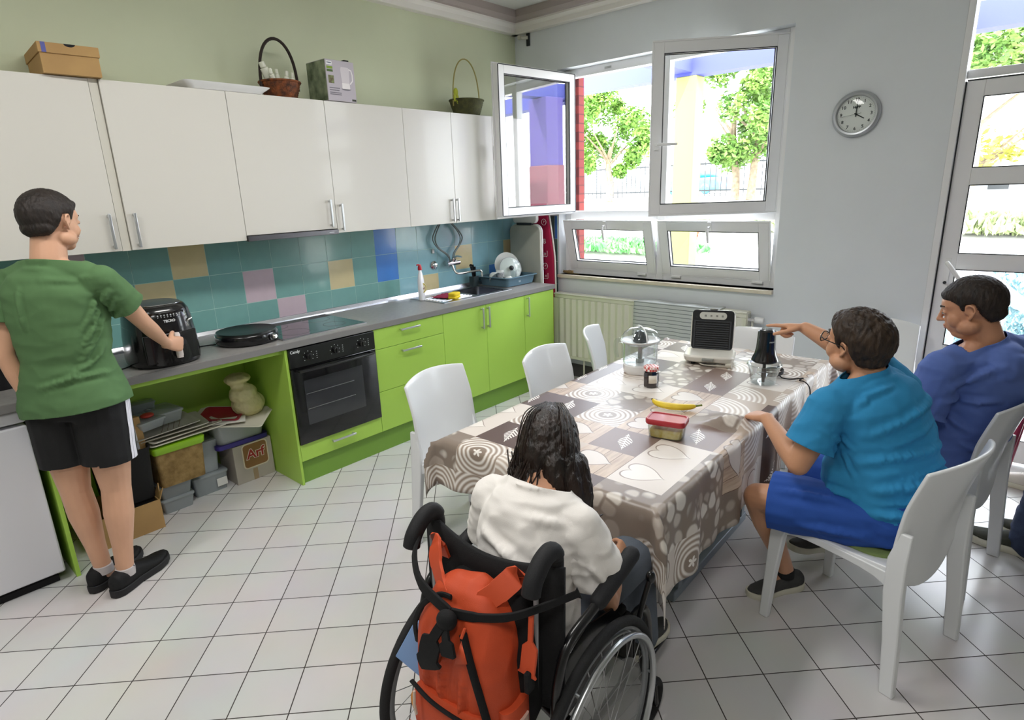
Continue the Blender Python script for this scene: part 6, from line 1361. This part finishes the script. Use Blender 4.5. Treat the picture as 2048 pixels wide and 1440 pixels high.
gl = part('glasses', g, M_black, t, world=True)
for x in (-1, 1): part('lens', G().prism([(x*.034+.024*math.cos(a*PI/12), .010+.017*math.sin(a*PI/12)) for a in range(24)], -.001, .001, M=HM @ basis((0, .101, 0), (1, 0, 0), (0, 0, 1), (0, -1, 0))), M_clear, gl, world=True)
def belly(g): g.ell((-2.09, -3.42, .66), (.15, .13, .13)); g.ell((-2.07, -3.53, .64), (.165, .13, .12)); g.limb((-1.935, -3.475, .955), (-2.0, -3.45, .90), .07, .09)
folds = [((-2.28, -3.50, .60), (-2.02, -3.66, .60), .016, .008), ((-2.26, -3.48, .68), (-1.95, -3.66, .70), .018, .007), ((-2.24, -3.42, .76), (-2.0, -3.62, .80), .018, .006), ((-2.22, -3.44, .86), (-1.98, -3.56, .95), .018, .006), ((-2.27, -3.42, .63), (-2.22, -3.30, .62), .014, .006), ((-2.27, -3.40, .56), (-2.16, -3.60, .54), .015, .007), ((-2.20, -3.40, .94), (-2.10, -3.46, .99), .012, .005), ((-2.22, -3.55, .72), (-1.98, -3.68, .76), .012, .005), ((-2.24, -3.52, .64), (-1.98, -3.68, .66), .011, .005), ((-2.20, -3.50, .82), (-2.0, -3.63, .90), .013, .004), ((-2.26, -3.33, .80), (-2.26, -3.42, .70), .010, .004), ((-2.25, -3.30, .86), (-2.22, -3.42, .80), .010, .004), ((-1.94, -3.55, .93), (-2.0, -3.60, .80), .014, .006)]
shirt(t, J, W, mat('tshirt_turquoise', '#2b86b8', .88, bump=.12, bscale=500, var=.03, vscale=4), sl=.66, infl=.020, hem=(-2.09, -3.50, .525), hemn=V((-.2, -.3, -1)), folds=folds, wr=.006, extra=belly, bottom=.07, sleeve_r=1.45, flare=1.12, neck_r=.08, neck_up=.035)
shorts(t, J, W, mat('shorts_blue', '#244ea0', .85, bump=.1, bscale=300), .86, infl=.018, flare=1.12, wr=.006, folds=[((-2.24, -3.42, .60), (-2.26, -3.20, .58), .016, .006), ((-2.26, -3.50, .52), (-2.29, -3.28, .50), .016, .006)])
M_shg = mat('shoe_grey', '#3f3f3e', .85, bump=.2, bscale=400); M_sow = mat('sole_cream', '#c9c5b4', .6)
shoe(t, (-1.925, -3.232, 0), (-.79, .61, 0), .265, M_shg, M_sow, M_blackm, pitch=-3); shoe(t, (-1.585, -3.285, 0), (-.77, .63, 0), .265, M_shg, M_sow, M_shb, z0=.035, pitch=6)
for s in 'LR':
    a = V(J[s+'an']); part('sock', G().cyl(a-V((0, 0, .03)), a+V((0, 0, .01)), .037, .035, 24), M_blackm, t, world=True, bevel=.003)

# ---------------------------------------------------------------- boy in blue
M_sk3 = skin('skin_3', '#c08a6a'); M_hair3 = mat('hair_black_brown', '#17110e', .62, col2='#2b1f18', vscale=60, bump=.6, bscale=180, bstretch=(1, 1, .3))
t = thing('person', 'person in cornflower blue t-shirt sitting at the right edge, looking down', 'person', (-1.33, -3.58, 0))
J = dict(pelvis=(-1.35, -3.605, .56), waist=(-1.365, -3.63, .68), chest=(-1.38, -3.67, .86), neck=(-1.40, -3.67, 1.045), rh=az(-15), rs=az(-30), head=(-1.42, -3.63, 1.16), neckn=V((-.15, .35, 1)),
    Lsh=(-1.56, -3.56, .95), Lel=(-1.60, -3.50, .70), Lwr=(-1.46, -3.28, .63), Rsh=(-1.24, -3.79, .98), Rel=(-1.14, -3.72, .73), Rwr=(-1.18, -3.45, .62),
    Lhip=(-1.44, -3.60, .545), Lkn=(-1.47, -3.16, .52), Lan=(-1.43, -3.12, .10), Ltoe=(-1.45, -2.98, .05), Rhip=(-1.24, -3.65, .545), Rkn=(-1.17, -3.21, .52), Ran=(-1.15, -3.16, .10), Rtoe=(-1.15, -3.02, .05))
W = dict(hip=.178, hipd=.14, waist=.172, waistd=.14, chest=.172, chestd=.13, arm=.055, leg=.088, nk=.062)
HM = head_matrix((-1.425, -3.61, 1.175), az(92), -16, 0, 1.04)
build_person(t, J, W, M_sk3, HM, [dict(w=J['Lwr'], d=(.6, .7, -.2), n=(0, 0, -1), l=(.7, -.6, 0), s=1.0, thumb='in'), dict(w=J['Rwr'], d=(-.5, .8, -.1), n=(0, 0, -1), l=(-.8, -.5, 0), s=1.0, thumb='in')], chub=.6, hs=1.0)
face_parts(t, HM, M_hair3, mat('lips', '#b5705f', .45))
short_hair(t, HM, M_hair3, [((0, -.015, .06), (.072, .096, .06)), ((0, .05, .075), (.046, .04, .024))], thick=.012)
folds = [((-1.62, -3.60, .90), (-1.50, -3.74, .98), .016, .008), ((-1.64, -3.58, .84), (-1.52, -3.76, .84), .016, .007), ((-1.66, -3.55, .78), (-1.58, -3.72, .70), .016, .007), ((-1.50, -3.82, .70), (-1.30, -3.86, .80), .018, .006), ((-1.50, -3.78, .62), (-1.25, -3.86, .66), .018, .006), ((-1.48, -3.76, 1.0), (-1.36, -3.82, .98), .016, .005), ((-1.58, -3.66, .66), (-1.50, -3.80, .58), .014, .006)]
def belly2(g): g.ell((-1.37, -3.57, .67), (.16, .14, .13)); g.ell((-1.37, -3.63, .66), (.165, .13, .13)); g.ell((-1.40, -3.73, .97), (.14, .09, .09))
shirt(t, J, W, mat('tshirt_blue', '#566dad', .88, bump=.12, bscale=500, var=.03, vscale=4), sl=.72, infl=.022, hem=(-1.36, -3.62, .52), folds=folds, wr=.006, extra=belly2, bottom=.07, sleeve_r=1.42, flare=1.1, neck_r=.085)
shorts(t, J, W, mat('trousers_navy', '#20253a', .85), .95, infl=.014, flare=1.0, name='trousers')
shoe(t, (-1.42, -3.20, 0), (-.1, 1, 0), .28, M_shg, M_sow, M_shb); shoe(t, (-1.15, -3.24, 0), (0, 1, 0), .28, M_shg, M_sow, M_shb)

# ---------------------------------------------------------------- girl in the wheelchair
M_sk4 = skin('skin_4', '#c79272'); M_jean = mat('jeans_grey', '#5d6570', .85, bump=.2, bscale=400)
t = thing('person', 'person with long dark hair in white t-shirt sitting in the wheelchair, seen from behind', 'person', (-3.3, -2.87, 0))
J = dict(pelvis=(-3.325, -2.87, .56), waist=(-3.33, -2.87, .66), chest=(-3.315, -2.87, .78), neck=(-3.255, -2.86, .915), rh=az(-88), rs=az(-80), head=(-3.19, -2.83, .99), neckn=V((.35, 0, 1)),
    Rsh=(-3.265, -3.005, .845), Rel=(-3.20, -3.055, .60), Rwr=(-3.06, -2.995, .63), Lsh=(-3.285, -2.715, .845), Lel=(-3.25, -2.66, .63), Lwr=(-3.08, -2.74, .66),
    Rhip=(-3.30, -2.95, .545), Rkn=(-2.92, -2.97, .57), Ran=(-2.83, -2.96, .20), Rtoe=(-2.71, -2.95, .15), Lhip=(-3.30, -2.79, .545), Lkn=(-2.92, -2.77, .57), Lan=(-2.83, -2.78, .20), Ltoe=(-2.71, -2.78, .15))
W = dict(hip=.135, hipd=.10, waist=.115, waistd=.09, chest=.120, chestd=.088, arm=.034, leg=.066, nk=.042)
HM = head_matrix((-3.150, -2.820, .985), az(28), -10, 0, .90)
build_person(t, J, W, M_sk4, HM, [dict(w=J['Rwr'], d=(.9, .25, .1), n=(-.2, .9, -.4), l=(0, .4, 1), s=.8, curl=(50, 60, 30), thumb='grip'), dict(w=J['Lwr'], d=(.9, -.2, 0), n=(0, -.2, -1), l=(.2, -.9, 0), s=.8, thumb='in')], hs=.85)
face_parts(t, HM, M_hair1, mat('lips', '#b5705f', .45))
folds = [((-3.44, -2.78, .84), (-3.40, -2.98, .76), .016, .007), ((-3.46, -2.75, .76), (-3.42, -2.98, .70), .016, .007), ((-3.46, -2.78, .70), (-3.43, -2.98, .64), .016, .007), ((-3.40, -2.98, .86), (-3.38, -3.02, .66), .014, .006), ((-3.30, -3.05, .80), (-3.26, -3.10, .68), .013, .005), ((-3.45, -2.72, .66), (-3.44, -2.90, .60), .015, .007), ((-3.38, -2.92, .90), (-3.33, -3.0, .88), .014, .005)]
shirt(t, J, W, mat('tshirt_white', '#eae5e0', .85, bump=.12, bscale=400), sl=.60, infl=.022, hem=(-3.33, -2.87, .49), folds=folds, wr=.009, bottom=.08, sleeve_r=1.75, flare=1.25, neck_r=.075, wf=(9, 9, 20))
shorts(t, J, W, M_jean, 1.0, infl=.010, flare=1.0, name='jeans')
for s in 'LR':
    k_, a_ = V(J[s+'kn']), V(J[s+'an']); part('trouser_leg', G().limb(k_, a_, .062, .052, 24), M_jean, t, world=True)
shoe(t, (-2.90, -2.96, .135), (1, 0, 0), .23, M_shg, M_sow, M_shb); shoe(t, (-2.90, -2.78, .135), (1, 0, 0), .23, M_shg, M_sow, M_shb)
# long hair: a cap, a mass falling down the back and loose locks
M_hairg = mat('hair_long_dark', '#15100e', .38, col2='#2c1c14', vscale=40, bump=.7, bscale=220, bstretch=(1, 1, .12), spec=.6)
h = G(); h.ell((0, -.012, .036), (.088, .106, .096), n=40, m=26); h.ell((0, -.02, -.03), (.088, .085, .08)); h.ell((-.05, .02, -.05), (.042, .06, .08)); h.ell((.05, .02, -.05), (.042, .06, .08)); h.ell((0, -.040, -.02), (.096, .082, .10)); h.ell((0, -.055, -.075), (.096, .066, .085)); h.ell((.03, -.04, -.11), (.075, .055, .07))
h.v = [HM @ p for p in h.v]
rnd = random.Random(4)
for k in range(15):
    a = math.radians(-205+230*k/14+180-0); 
base = [((-3.235, -2.785, .99), (-3.262, -2.785, .93), (-3.265, -2.80, .875)), ((-3.25, -2.82, .98), (-3.285, -2.825, .91), (-3.285, -2.84, .86)), ((-3.245, -2.86, .98), (-3.275, -2.875, .90), (-3.27, -2.89, .845)), ((-3.225, -2.89, .98), (-3.25, -2.915, .89), (-3.235, -2.935, .83)), ((-3.19, -2.91, .97), (-3.205, -2.94, .89), (-3.19, -2.96, .83)), ((-3.16, -2.915, .96), (-3.165, -2.945, .88), (-3.16, -2.96, .83)), ((-3.205, -2.755, .98), (-3.22, -2.745, .92), (-3.22, -2.75, .885))]
rv = az(-52); fv = az(38)
h.body([(HM @ V((0, -.02, .07)), rv*.074, fv*.085), (HM @ V((0, -.03, .03)), rv*.084, fv*.09), (HM @ V((0, -.04, -.03)), rv*.088, fv*.08), ((-3.228, -2.85, .925), rv*.090, fv*.062), ((-3.245, -2.868, .885), rv*.090, fv*.048), ((-3.25, -2.885, .85), rv*.080, fv*.032), ((-3.245, -2.90, .835), rv*.05, fv*.014)], 32, 2.2)
for a, b, c in base[3:6]: h.chain([V(a), V(b), V(c)], [.034, .028, .010], 14)
def keepg(p): 
    q = HM.inverted() @ p; return not (q.y > .062 and q.z < .05)
hair = blob('hair', h, M_hairg, t, vox=.0045, smooth=3, wr=.0045, wfreq=(80, 80, 10), keep=keepg)
g = G()
for k in range(90):
    a, b, c = rnd.choice(base); j = lambda s: V((rnd.uniform(-s, s), rnd.uniform(-s, s), rnd.uniform(-s, s)*.5)); o_ = V((-.02, 0, 0))
    top = HM @ V((rnd.uniform(-.06, .06), -.06, .10)); cc = V(c)+j(.016)
    side = 1 if rnd.random() < .5 else -1
    g.tube(spline([V(a)+j(.022)+o_, V(b)+j(.018)+o_, cc, cc+V((.01, -.012*side, -.02)), cc+V((.025, -.02*side, -.018))], 4), [.0022]*16+[.0008], 5)
for k in range(26):
    x = -.085+.17*k/25; pts = [HM @ V((x*.3, .03, .137)), HM @ V((x*.8, -.06, .118)), HM @ V((x*1.05, -.105, .04)), HM @ V((x*1.1, -.115, -.04))]; g.tube(spline([p+V((rnd.uniform(-.004, .004), rnd.uniform(-.004, .004), 0)) for p in pts], 5), .0018, 5)
part('loose_locks', g, M_hairg, hair, world=True)

# ---------------------------------------------------------------- adult at the right edge, mostly out of the picture
M_jb = mat('jeans_dark', '#27314a', .85, bump=.25, bscale=300, col2='#3a4663', vscale=9)
t = thing('person', 'person in dark jeans and black top standing at the right edge', 'person', (-1.02, -4.0, 0))
J = dict(pelvis=(-1.0, -4.03, .93), waist=(-1.0, -4.03, 1.08), chest=(-1.0, -4.03, 1.30), neck=(-1.0, -4.03, 1.50), rh=az(0), rs=az(0), head=(-1.0, -4.01, 1.64),
    Lsh=(-1.19, -4.03, 1.43), Lel=(-1.23, -4.02, 1.15), Lwr=(-1.20, -3.93, .92), Rsh=(-.81, -4.03, 1.43), Rel=(-.77, -4.02, 1.15), Rwr=(-.80, -3.93, .92),
    Lhip=(-1.09, -4.03, .90), Lkn=(-1.09, -3.98, .50), Lan=(-1.06, -3.95, .10), Ltoe=(-1.03, -3.80, .05), Rhip=(-.90, -4.03, .90), Rkn=(-.89, -4.0, .50), Ran=(-.88, -4.02, .10), Rtoe=(-.87, -3.88, .05))
W = dict(hip=.17, hipd=.12, waist=.15, waistd=.11, chest=.17, chestd=.12, arm=.046, leg=.088, nk=.058)
HM = head_matrix((-1.0, -4.01, 1.66), az(95), -5, 0, 1.05)
build_person(t, J, W, M_sk3, HM, [dict(w=J['Lwr'], d=(.1, .3, -1), n=(1, 0, 0), l=(0, 1, .3), thumb='in'), dict(w=J['Rwr'], d=(-.1, .3, -1), n=(-1, 0, 0), l=(0, 1, .3), thumb='in')])
face_parts(t, HM, M_hair3, mat('lips', '#b5705f', .45)); short_hair(t, HM, M_hair3)
shirt(t, J, W, M_blackm, sl=.75, infl=.02, hem=(-1.0, -4.03, .86), bottom=.12, name='black_top')
shorts(t, J, W, M_jb, 1.0, infl=.012, name='jeans')
for s in 'LR':
    k_, a_ = V(J[s+'kn']), V(J[s+'an']); g = G(); g.limb(k_, lerp(k_, a_, .8), .078, .075, 24).limb(lerp(k_, a_, .7), a_-V((0, 0, .02)), .08, .084, 24); blob('trouser_leg', g, M_jb, t, vox=.006, smooth=3, wr=.006, wfreq=(12, 12, 22))
M_shk = mat('shoe_khaki', '#3b3c34', .9)
shoe(t, (-1.075, -4.02, 0), (.12, 1, 0), .32, M_shk, M_sow, mat('lace_white', '#dcdad6', .8)); shoe(t, (-.88, -4.10, 0), (.05, 1, 0), .30, M_shk, M_sow, MATS['lace_white'])
s_ = shoe(None, (-.30, -3.98, 0), (.2, 1, 0), .27, mat('shoe_white', '#c9c4ba', .8), M_sow, MATS['lace_white'], name='sneaker'); tag(s_, 'white sneaker on the floor behind the dark jeans at the right edge', 'shoe')
t = thing('red_stool', 'crimson tubular-legged stool beside the glazed door, half hidden by jeans', 'stool', (-.42, -3.95, 0))
M_red = mat('stool_red', '#8e1f45', .4, coat=.2)
for x, y, x2, y2 in ((-.06, .16, -.02, .10), (.06, -.14, .02, -.10), (.14, .14, .08, .09), (-.14, -.14, -.08, -.09)):
    lg = part('leg', G().tube([(x2, y2, .62), (x, y, .08)], .016, 12), M_red, t); part('foot_cap', G().cyl((x, y, 0), (x, y, .08), .018), M_white, lg)
part('seat', G().prism(rrect(.32, .30, .08), .615, .66), M_blackm, t, bevel=.008)
# ================================================================ WHEELCHAIR
WO, WYAW = (-3.365, -2.87, 0), .06
t = thing('wheelchair', 'black wheelchair with silver hand rims at the near end of the table', 'wheelchair', WO, WYAW)
M_tyre = mat('tyre_rubber', '#1c1c1d', .8, bump=.3, bscale=200); M_frame = mat('frame_black', '#0e0e10', .3, coat=.3); M_foam = mat('foam_black', '#17171a', .7, bump=.2, bscale=300)
M_hr = mat('handrim_silver', '#c3c6c8', .28, metal=.9); M_up = mat('upholstery_black', '#111113', .9, bump=.3, bscale=400); M_pip = mat('piping_grey', '#9b9b9d', .7)
def circ(r, y, n=64, x=0, z=.305): return [V((x+r*math.cos(2*PI*k/n), y, z+r*math.sin(2*PI*k/n))) for k in range(n)]
for s in (1, -1):
    y = s*.245; xo = -.012 if s > 0 else .022
    w = part('wheel', G().tube(circ(.290, y, x=xo), .0145, 10, closed=True), M_tyre, t)
    part('rim', G().tube(circ(.268, y, x=xo), .009, 8, closed=True, flat=1.4), mat('rim_alu', '#8e9193', .35, metal=.8), w)
    part('hand_rim', G().tube(circ(.262, s*.272, x=xo), .0095, 10, closed=True), M_hr, w)
    g = G()
    for k in range(6):
        a = k*PI/3; g.cyl((xo+.262*math.cos(a), s*.270, .305+.262*math.sin(a)), (xo+.268*math.cos(a), y, .305+.268*math.sin(a)), .004, n=8)
    part('rim_bracket', g, M_hr, w)
    g = G()
    for k in range(24):
        a = 2*PI*k/24; b = a+(.55 if k % 2 else -.55); yy = y+(.022 if k % 4 < 2 else -.022)
        g.cyl((xo+.025*math.cos(b), yy, .305+.025*math.sin(b)), (xo+.264*math.cos(a), y, .305+.264*math.sin(a)), .0013, n=6)
    part('spokes', g, M_steel, w); part('hub', G().cyl((xo, y-.032, .305), (xo, y+.032, .305), .018).cyl((xo, y-.026, .305), (xo, y-.02, .305), .03).cyl((xo, y+.02, .305), (xo, y+.026, .305), .03), M_frame, w)
    if s < 0: part('spoke_guard', G().lathe([(.03, 0), (.20, .002), (.20, .004), (.03, .002)], n=64, M=T(xo, y-.018, .305) @ rotx(PI/2)), glass_mat('guard_clear', (.9, .9, .9, 1), .8, .1), w)
g = G()
for s in (1, -1):
    g.tube(spline([(-.135, s*.20, .26), (-.120, s*.20, .45), (-.10, s*.20, .70), (-.098, s*.195, .84)], 5), .0125, 12)
    g.tube([(-.13, s*.20, .42), (.28, s*.20, .47)], .0125, 12); g.tube([(-.13, s*.20, .27), (.22, s*.20, .27), (.28, s*.20, .33)], .0125, 12)
    g.tube(spline([(.28, s*.20, .47), (.35, s*.20, .46), (.41, s*.19, .38), (.50, s*.16, .17)], 5), .0125, 12); g.tube([(.28, s*.20, .47), (.28, s*.20, .30)], .0125, 12)
g.tube([(-.02, -.20, .28), (-.02, .20, .45)], .010).tube([(-.02, .20, .28), (-.02, -.20, .45)], .010).tube([(-.0, -.235, .305), (-.0, .235, .305)], .012)
part('frame', g, M_frame, t)
for s in (1, -1):
    pts = spline([(-.098, s*.193, .82), (-.096, s*.193, .875), (-.115, s*.193, .905), (-.150, s*.193, .900), (-.185, s*.193, .868), (-.198, s*.193, .835)], 6)
    if s > 0: pts = [p+V((0, .0, -.022)) for p in pts]
    part('push_handle', G().tube(pts, [.015]*4+[.018]*4+[.0225]*(len(pts)-10)+[.0225, .018], 16), M_foam, t)
    # armrest: tube bent up from the rear, with a foam pad
    part('armrest', G().tube(spline([(-.135, s*.225, .36), (-.155, s*.226, .50), (-.140, s*.227, .60), (-.095, s*.228, .665), (.02, s*.230, .69), (.20, s*.232, .735)], 6), .0125, 12), M_frame, t)
    part('arm_pad', G().limb((.035, s*.230, .695), (.205, s*.232, .737), .0225, .0235, 20), M_foam, t)
    part('side_guard', G().prism([(-.12, .44), (-.10, .60), (.0, .635), (.14, .60), (.22, .50), (.22, .44)], 0, .004, M=basis((0, s*.212, 0), (1, 0, 0), (0, 0, 1), (0, -1, 0))), M_frame, t)
    cs = part('caster', G().tube(circ(.062, s*.215, 32, .40, .077), .015, 10, closed=True), M_tyre, t); part('caster_fork', G().tube([(.40, s*.195, .077), (.385, s*.195, .16), (.36, s*.20, .19), (.36, s*.20, .30)], .010).tube([(.40, s*.235, .077), (.385, s*.235, .16), (.36, s*.20, .18)], .008).cyl((.40, s*.19, .077), (.40, s*.24, .077), .008), M_frame, cs)
    part('brake_lever', G().tube([(.24, s*.235, .47), (.27, s*.24, .55), (.31, s*.24, .60)], .008).ell((.315, s*.24, .605), (.016, .014, .02)), M_frame, t)
    part('foot_rest', G().bb(.46, .66, s*.085-.075, s*.085+.075, .115, .13), M_frame, t, bevel=.006)
n, rows = 18, []
for j in range(9):
    f = j/8
    rows.append([V((-.105-.034*math.sin(PI*i/n)*(1-.2*f)-.01*(1-f), -.222+.444*i/n, .47+(0.395-.030*math.sin(PI*i/n)**1.3)*f)) for i in range(n+1)])
bk = part('backrest', G().loft(rows, False, False), M_up, t, solid=-.014)
for s in (1, -1): part('piping', G().tube([(-.152, s*.165, .50), (-.150, s*.168, .65), (-.146, s*.17, .83)], .007, 8, flat=.7), M_pip, bk)
part('seat', G().bb(-.11, .30, -.195, .195, .455, .475), M_up, t, bevel=.008); part('seat_pad', G().bb(-.10, .29, -.185, .185, .476, .505), M_up, t, bevel=.015)

# ---------------------------------------------------------------- backpack hung on the wheelchair
M_or = mat('nylon_orange', '#bf4620', .62, var=.05, vscale=6, bump=.15, bscale=500); M_ord = mat('nylon_orange_strap', '#cc4f2a', .6, bump=.1, bscale=500); M_bkn = mat('nylon_black', '#0d0d0f', .85, bump=.2, bscale=400)
t = thing('backpack', 'orange and black backpack hanging from the back of the wheelchair', 'backpack', (-3.58, -2.90, .42), .10)
# local: x depth (rear face at -x), y width, z up; 0..0.40
g = G(); R = []
for z, hw, hd, cx in ((-.03, .10, .05, .0), (-.01, .125, .068, 0), (.05, .135, .08, -.006), (.16, .137, .082, -.008), (.26, .130, .075, -.003), (.33, .108, .058, .008), (.375, .075, .040, .018), (.392, .040, .02, .024)): R.append((V((cx, 0, z)), V((0, hw, 0)), V((hd, 0, 0))))
g.body(R, 36, 2.9); g.v = [PW[t.name] @ p for p in g.v]
W3 = lambda x, y, z: PW[t.name] @ V((x, y, z))
fo = [(W3(-.09, -.01, .36), W3(-.10, .03, .10), .012, .006), (W3(-.09, .05, .30), W3(-.10, .08, .12), .012, .005), (W3(-.10, -.05, .22), W3(-.10, -.03, .02), .012, .005), (W3(-.1, .10, .1), W3(-.1, -.08, .04), .012, .004)]
sh_ = blob('main_compartment', g, M_or, t, vox=.0055, smooth=3, wr=.008, wfreq=(11, 13, 7), folds=fo)
# black back half and side
g = G(); R = []
for z, hw, hd, cx in ((-.02, .12, .05, .06), (.05, .145, .06, .058), (.22, .148, .055, .058), (.32, .135, .035, .065), (.36, .10, .02, .07)): R.append((V((cx, -.012, z)), V((0, hw, 0)), V((hd, 0, 0))))
g.body(R, 32, 3.2); part('back_panel', g, M_bkn, t, bevel=.004)
g = G(); R = []
for z, hw, hd in ((-.035, .095, .02), (-.02, .118, .035), (.05, .122, .040), (.10, .116, .034), (.118, .10, .022)): R.append((V((-.075, .0, z)), V((0, hw, 0)), V((hd, 0, 0))))
g.body(R, 28, 3.2); part('front_pocket', g, M_or, t)
part('pocket_zip', G().tube(spline([(-.100, .112, .125), (-.112, .05, .118), (-.114, 0, .112), (-.110, -.06, .106), (-.098, -.105, .10)], 5), .006, 8, flat=.5), M_bkn, t)
part('zip_pull', G().tube([(-.118, .085, .122), (-.124, .082, .09), (-.122, .08, .06)], .004, 6), mat('pull_cream', '#cbb9a8', .6), t)
part('top_zip', G().tube(spline([(-.045, .138, .19), (-.055, .128, .26), (-.052, .095, .325), (-.045, .045, .365), (-.045, .01, .372)], 6), .0075, 8, flat=.6), M_bkn, t)
part('side_zip', G().tube(spline([(-.072, -.045, .315), (-.085, -.075, .25), (-.088, -.105, .16), (-.082, -.125, .06), (-.075, -.125, -.01)], 6), .010, 8, flat=.5), M_bkn, t)
part('pull_tab', G().add([(-.082, -.048, .305), (-.096, -.035, .245), (-.094, -.072, .262)], [(0, 1, 2)]).tube([(-.080, -.047, .31), (-.07, -.05, .33)], .003, 6), M_ord, t, solid=-.002)
part('buckle', G().bb(-.125, -.113, -.085, -.04, -.005, .022), M_bkn, t, bevel=.003); part('strap_band', G().bb(-.120, -.113, -.125, .115, .0, .016), M_ord, t, bevel=.002)
part('side_pocket', G().body([((-.01, -.135, z), (0, .022, 0), (.05, 0, 0)) for z in (-.01, .02, .08, .13)], 20, 2.5), M_ord, t)
part('pocket_lining', G().body([((-.02, -.158, z), (0, .006, 0), (.035, 0, 0)) for z in (.01, .05, .09)], 16, 2.5), mat('lining_pink', '#d9b7a6', .9), t)
def strap(pts, w, m, nm, th=.004):
    pts = spline(pts, 6); rg = []
    for i, p in enumerate(pts):
        d = (pts[min(i+1, len(pts)-1)]-pts[max(0, i-1)]).normalized(); x = d.cross(V((1, 0, 0)));
        x = (x if x.length > .1 else V((0, 1, 0))).normalized(); nn = x.cross(d); ww = w[i*(len(w)-1)//(len(pts)-1)] if isinstance(w, list) else w
        rg.append([p-x*ww-nn*th, p+x*ww-nn*th, p+x*ww+nn*th, p-x*ww+nn*th])
    return part(nm, G().loft(rg), m, t, bevel=.0015)
strap([(.085, .150, .36), (.066, .150, .415), (.042, .138, .41), (.018, .112, .385), (-.008, .075, .365), (-.03, .04, .350)], [.020, .024, .026, .024, .020, .016], M_ord, 'shoulder_strap')
strap([(.085, -.105, .36), (.066, -.104, .408), (.040, -.098, .405), (.012, -.080, .385), (-.012, -.052, .362), (-.032, -.02, .348)], [.026, .028, .028, .026, .022, .016], M_ord, 'shoulder_strap')
strap([(.03, -.165, .36), (.01, -.172, .28), (.0, -.168, .21)], [.006, .02, .026], M_ord, 'side_flap'); part('side_buckle', G().bb(-.015, .012, -.182, -.168, .17, .225), M_bkn, t, bevel=.004)
strap([(.06, .20, .43), (.0, .17, .405), (-.05, .10, .375), (-.062, .0, .345)], [.010, .013, .016, .014], M_bkn, 'tie_band')
strap([(-.06, .0, .345), (-.045, -.07, .352), (-.01, -.14, .362), (.06, -.20, .375), (.10, -.25, .40)], [.012, .010, .009, .008, .014], M_bkn, 'tie_band')
part('knot', G().ell((-.080, -.005, .34), (.022, .026, .024)), M_bkn, t)
strap([(-.088, .0, .335), (-.108, .02, .29), (-.115, .03, .24), (-.112, .022, .215)], [.012, .028, .034, .014], M_bkn, 'tie_end'); strap([(-.088, -.005, .325), (-.104, -.022, .30), (-.108, -.03, .27)], [.012, .022, .016], M_bkn, 'tie_end')
tag(part('blue_folder', G().bb(-.004, .004, -.06, .06, -.08, .08, M=T(-3.60, -2.735, .53) @ rotz(.3) @ rotx(.5)), mat('folder_blue', '#7fa3d6', .4), bevel=.002), 'pale blue folder corner sticking out on the left of the orange backpack', 'folder')
tag(part('key_strap', G().tube([V((-3.64+.0*k, -2.755+.028*math.cos(k*PI/10), .40+.036*math.sin(k*PI/10))) for k in range(20)], .009, 8, closed=True, flat=.5), mat('strap_amber', '#e08a1a', .5)), 'amber fabric loop hanging below the left side of the backpack', 'strap')
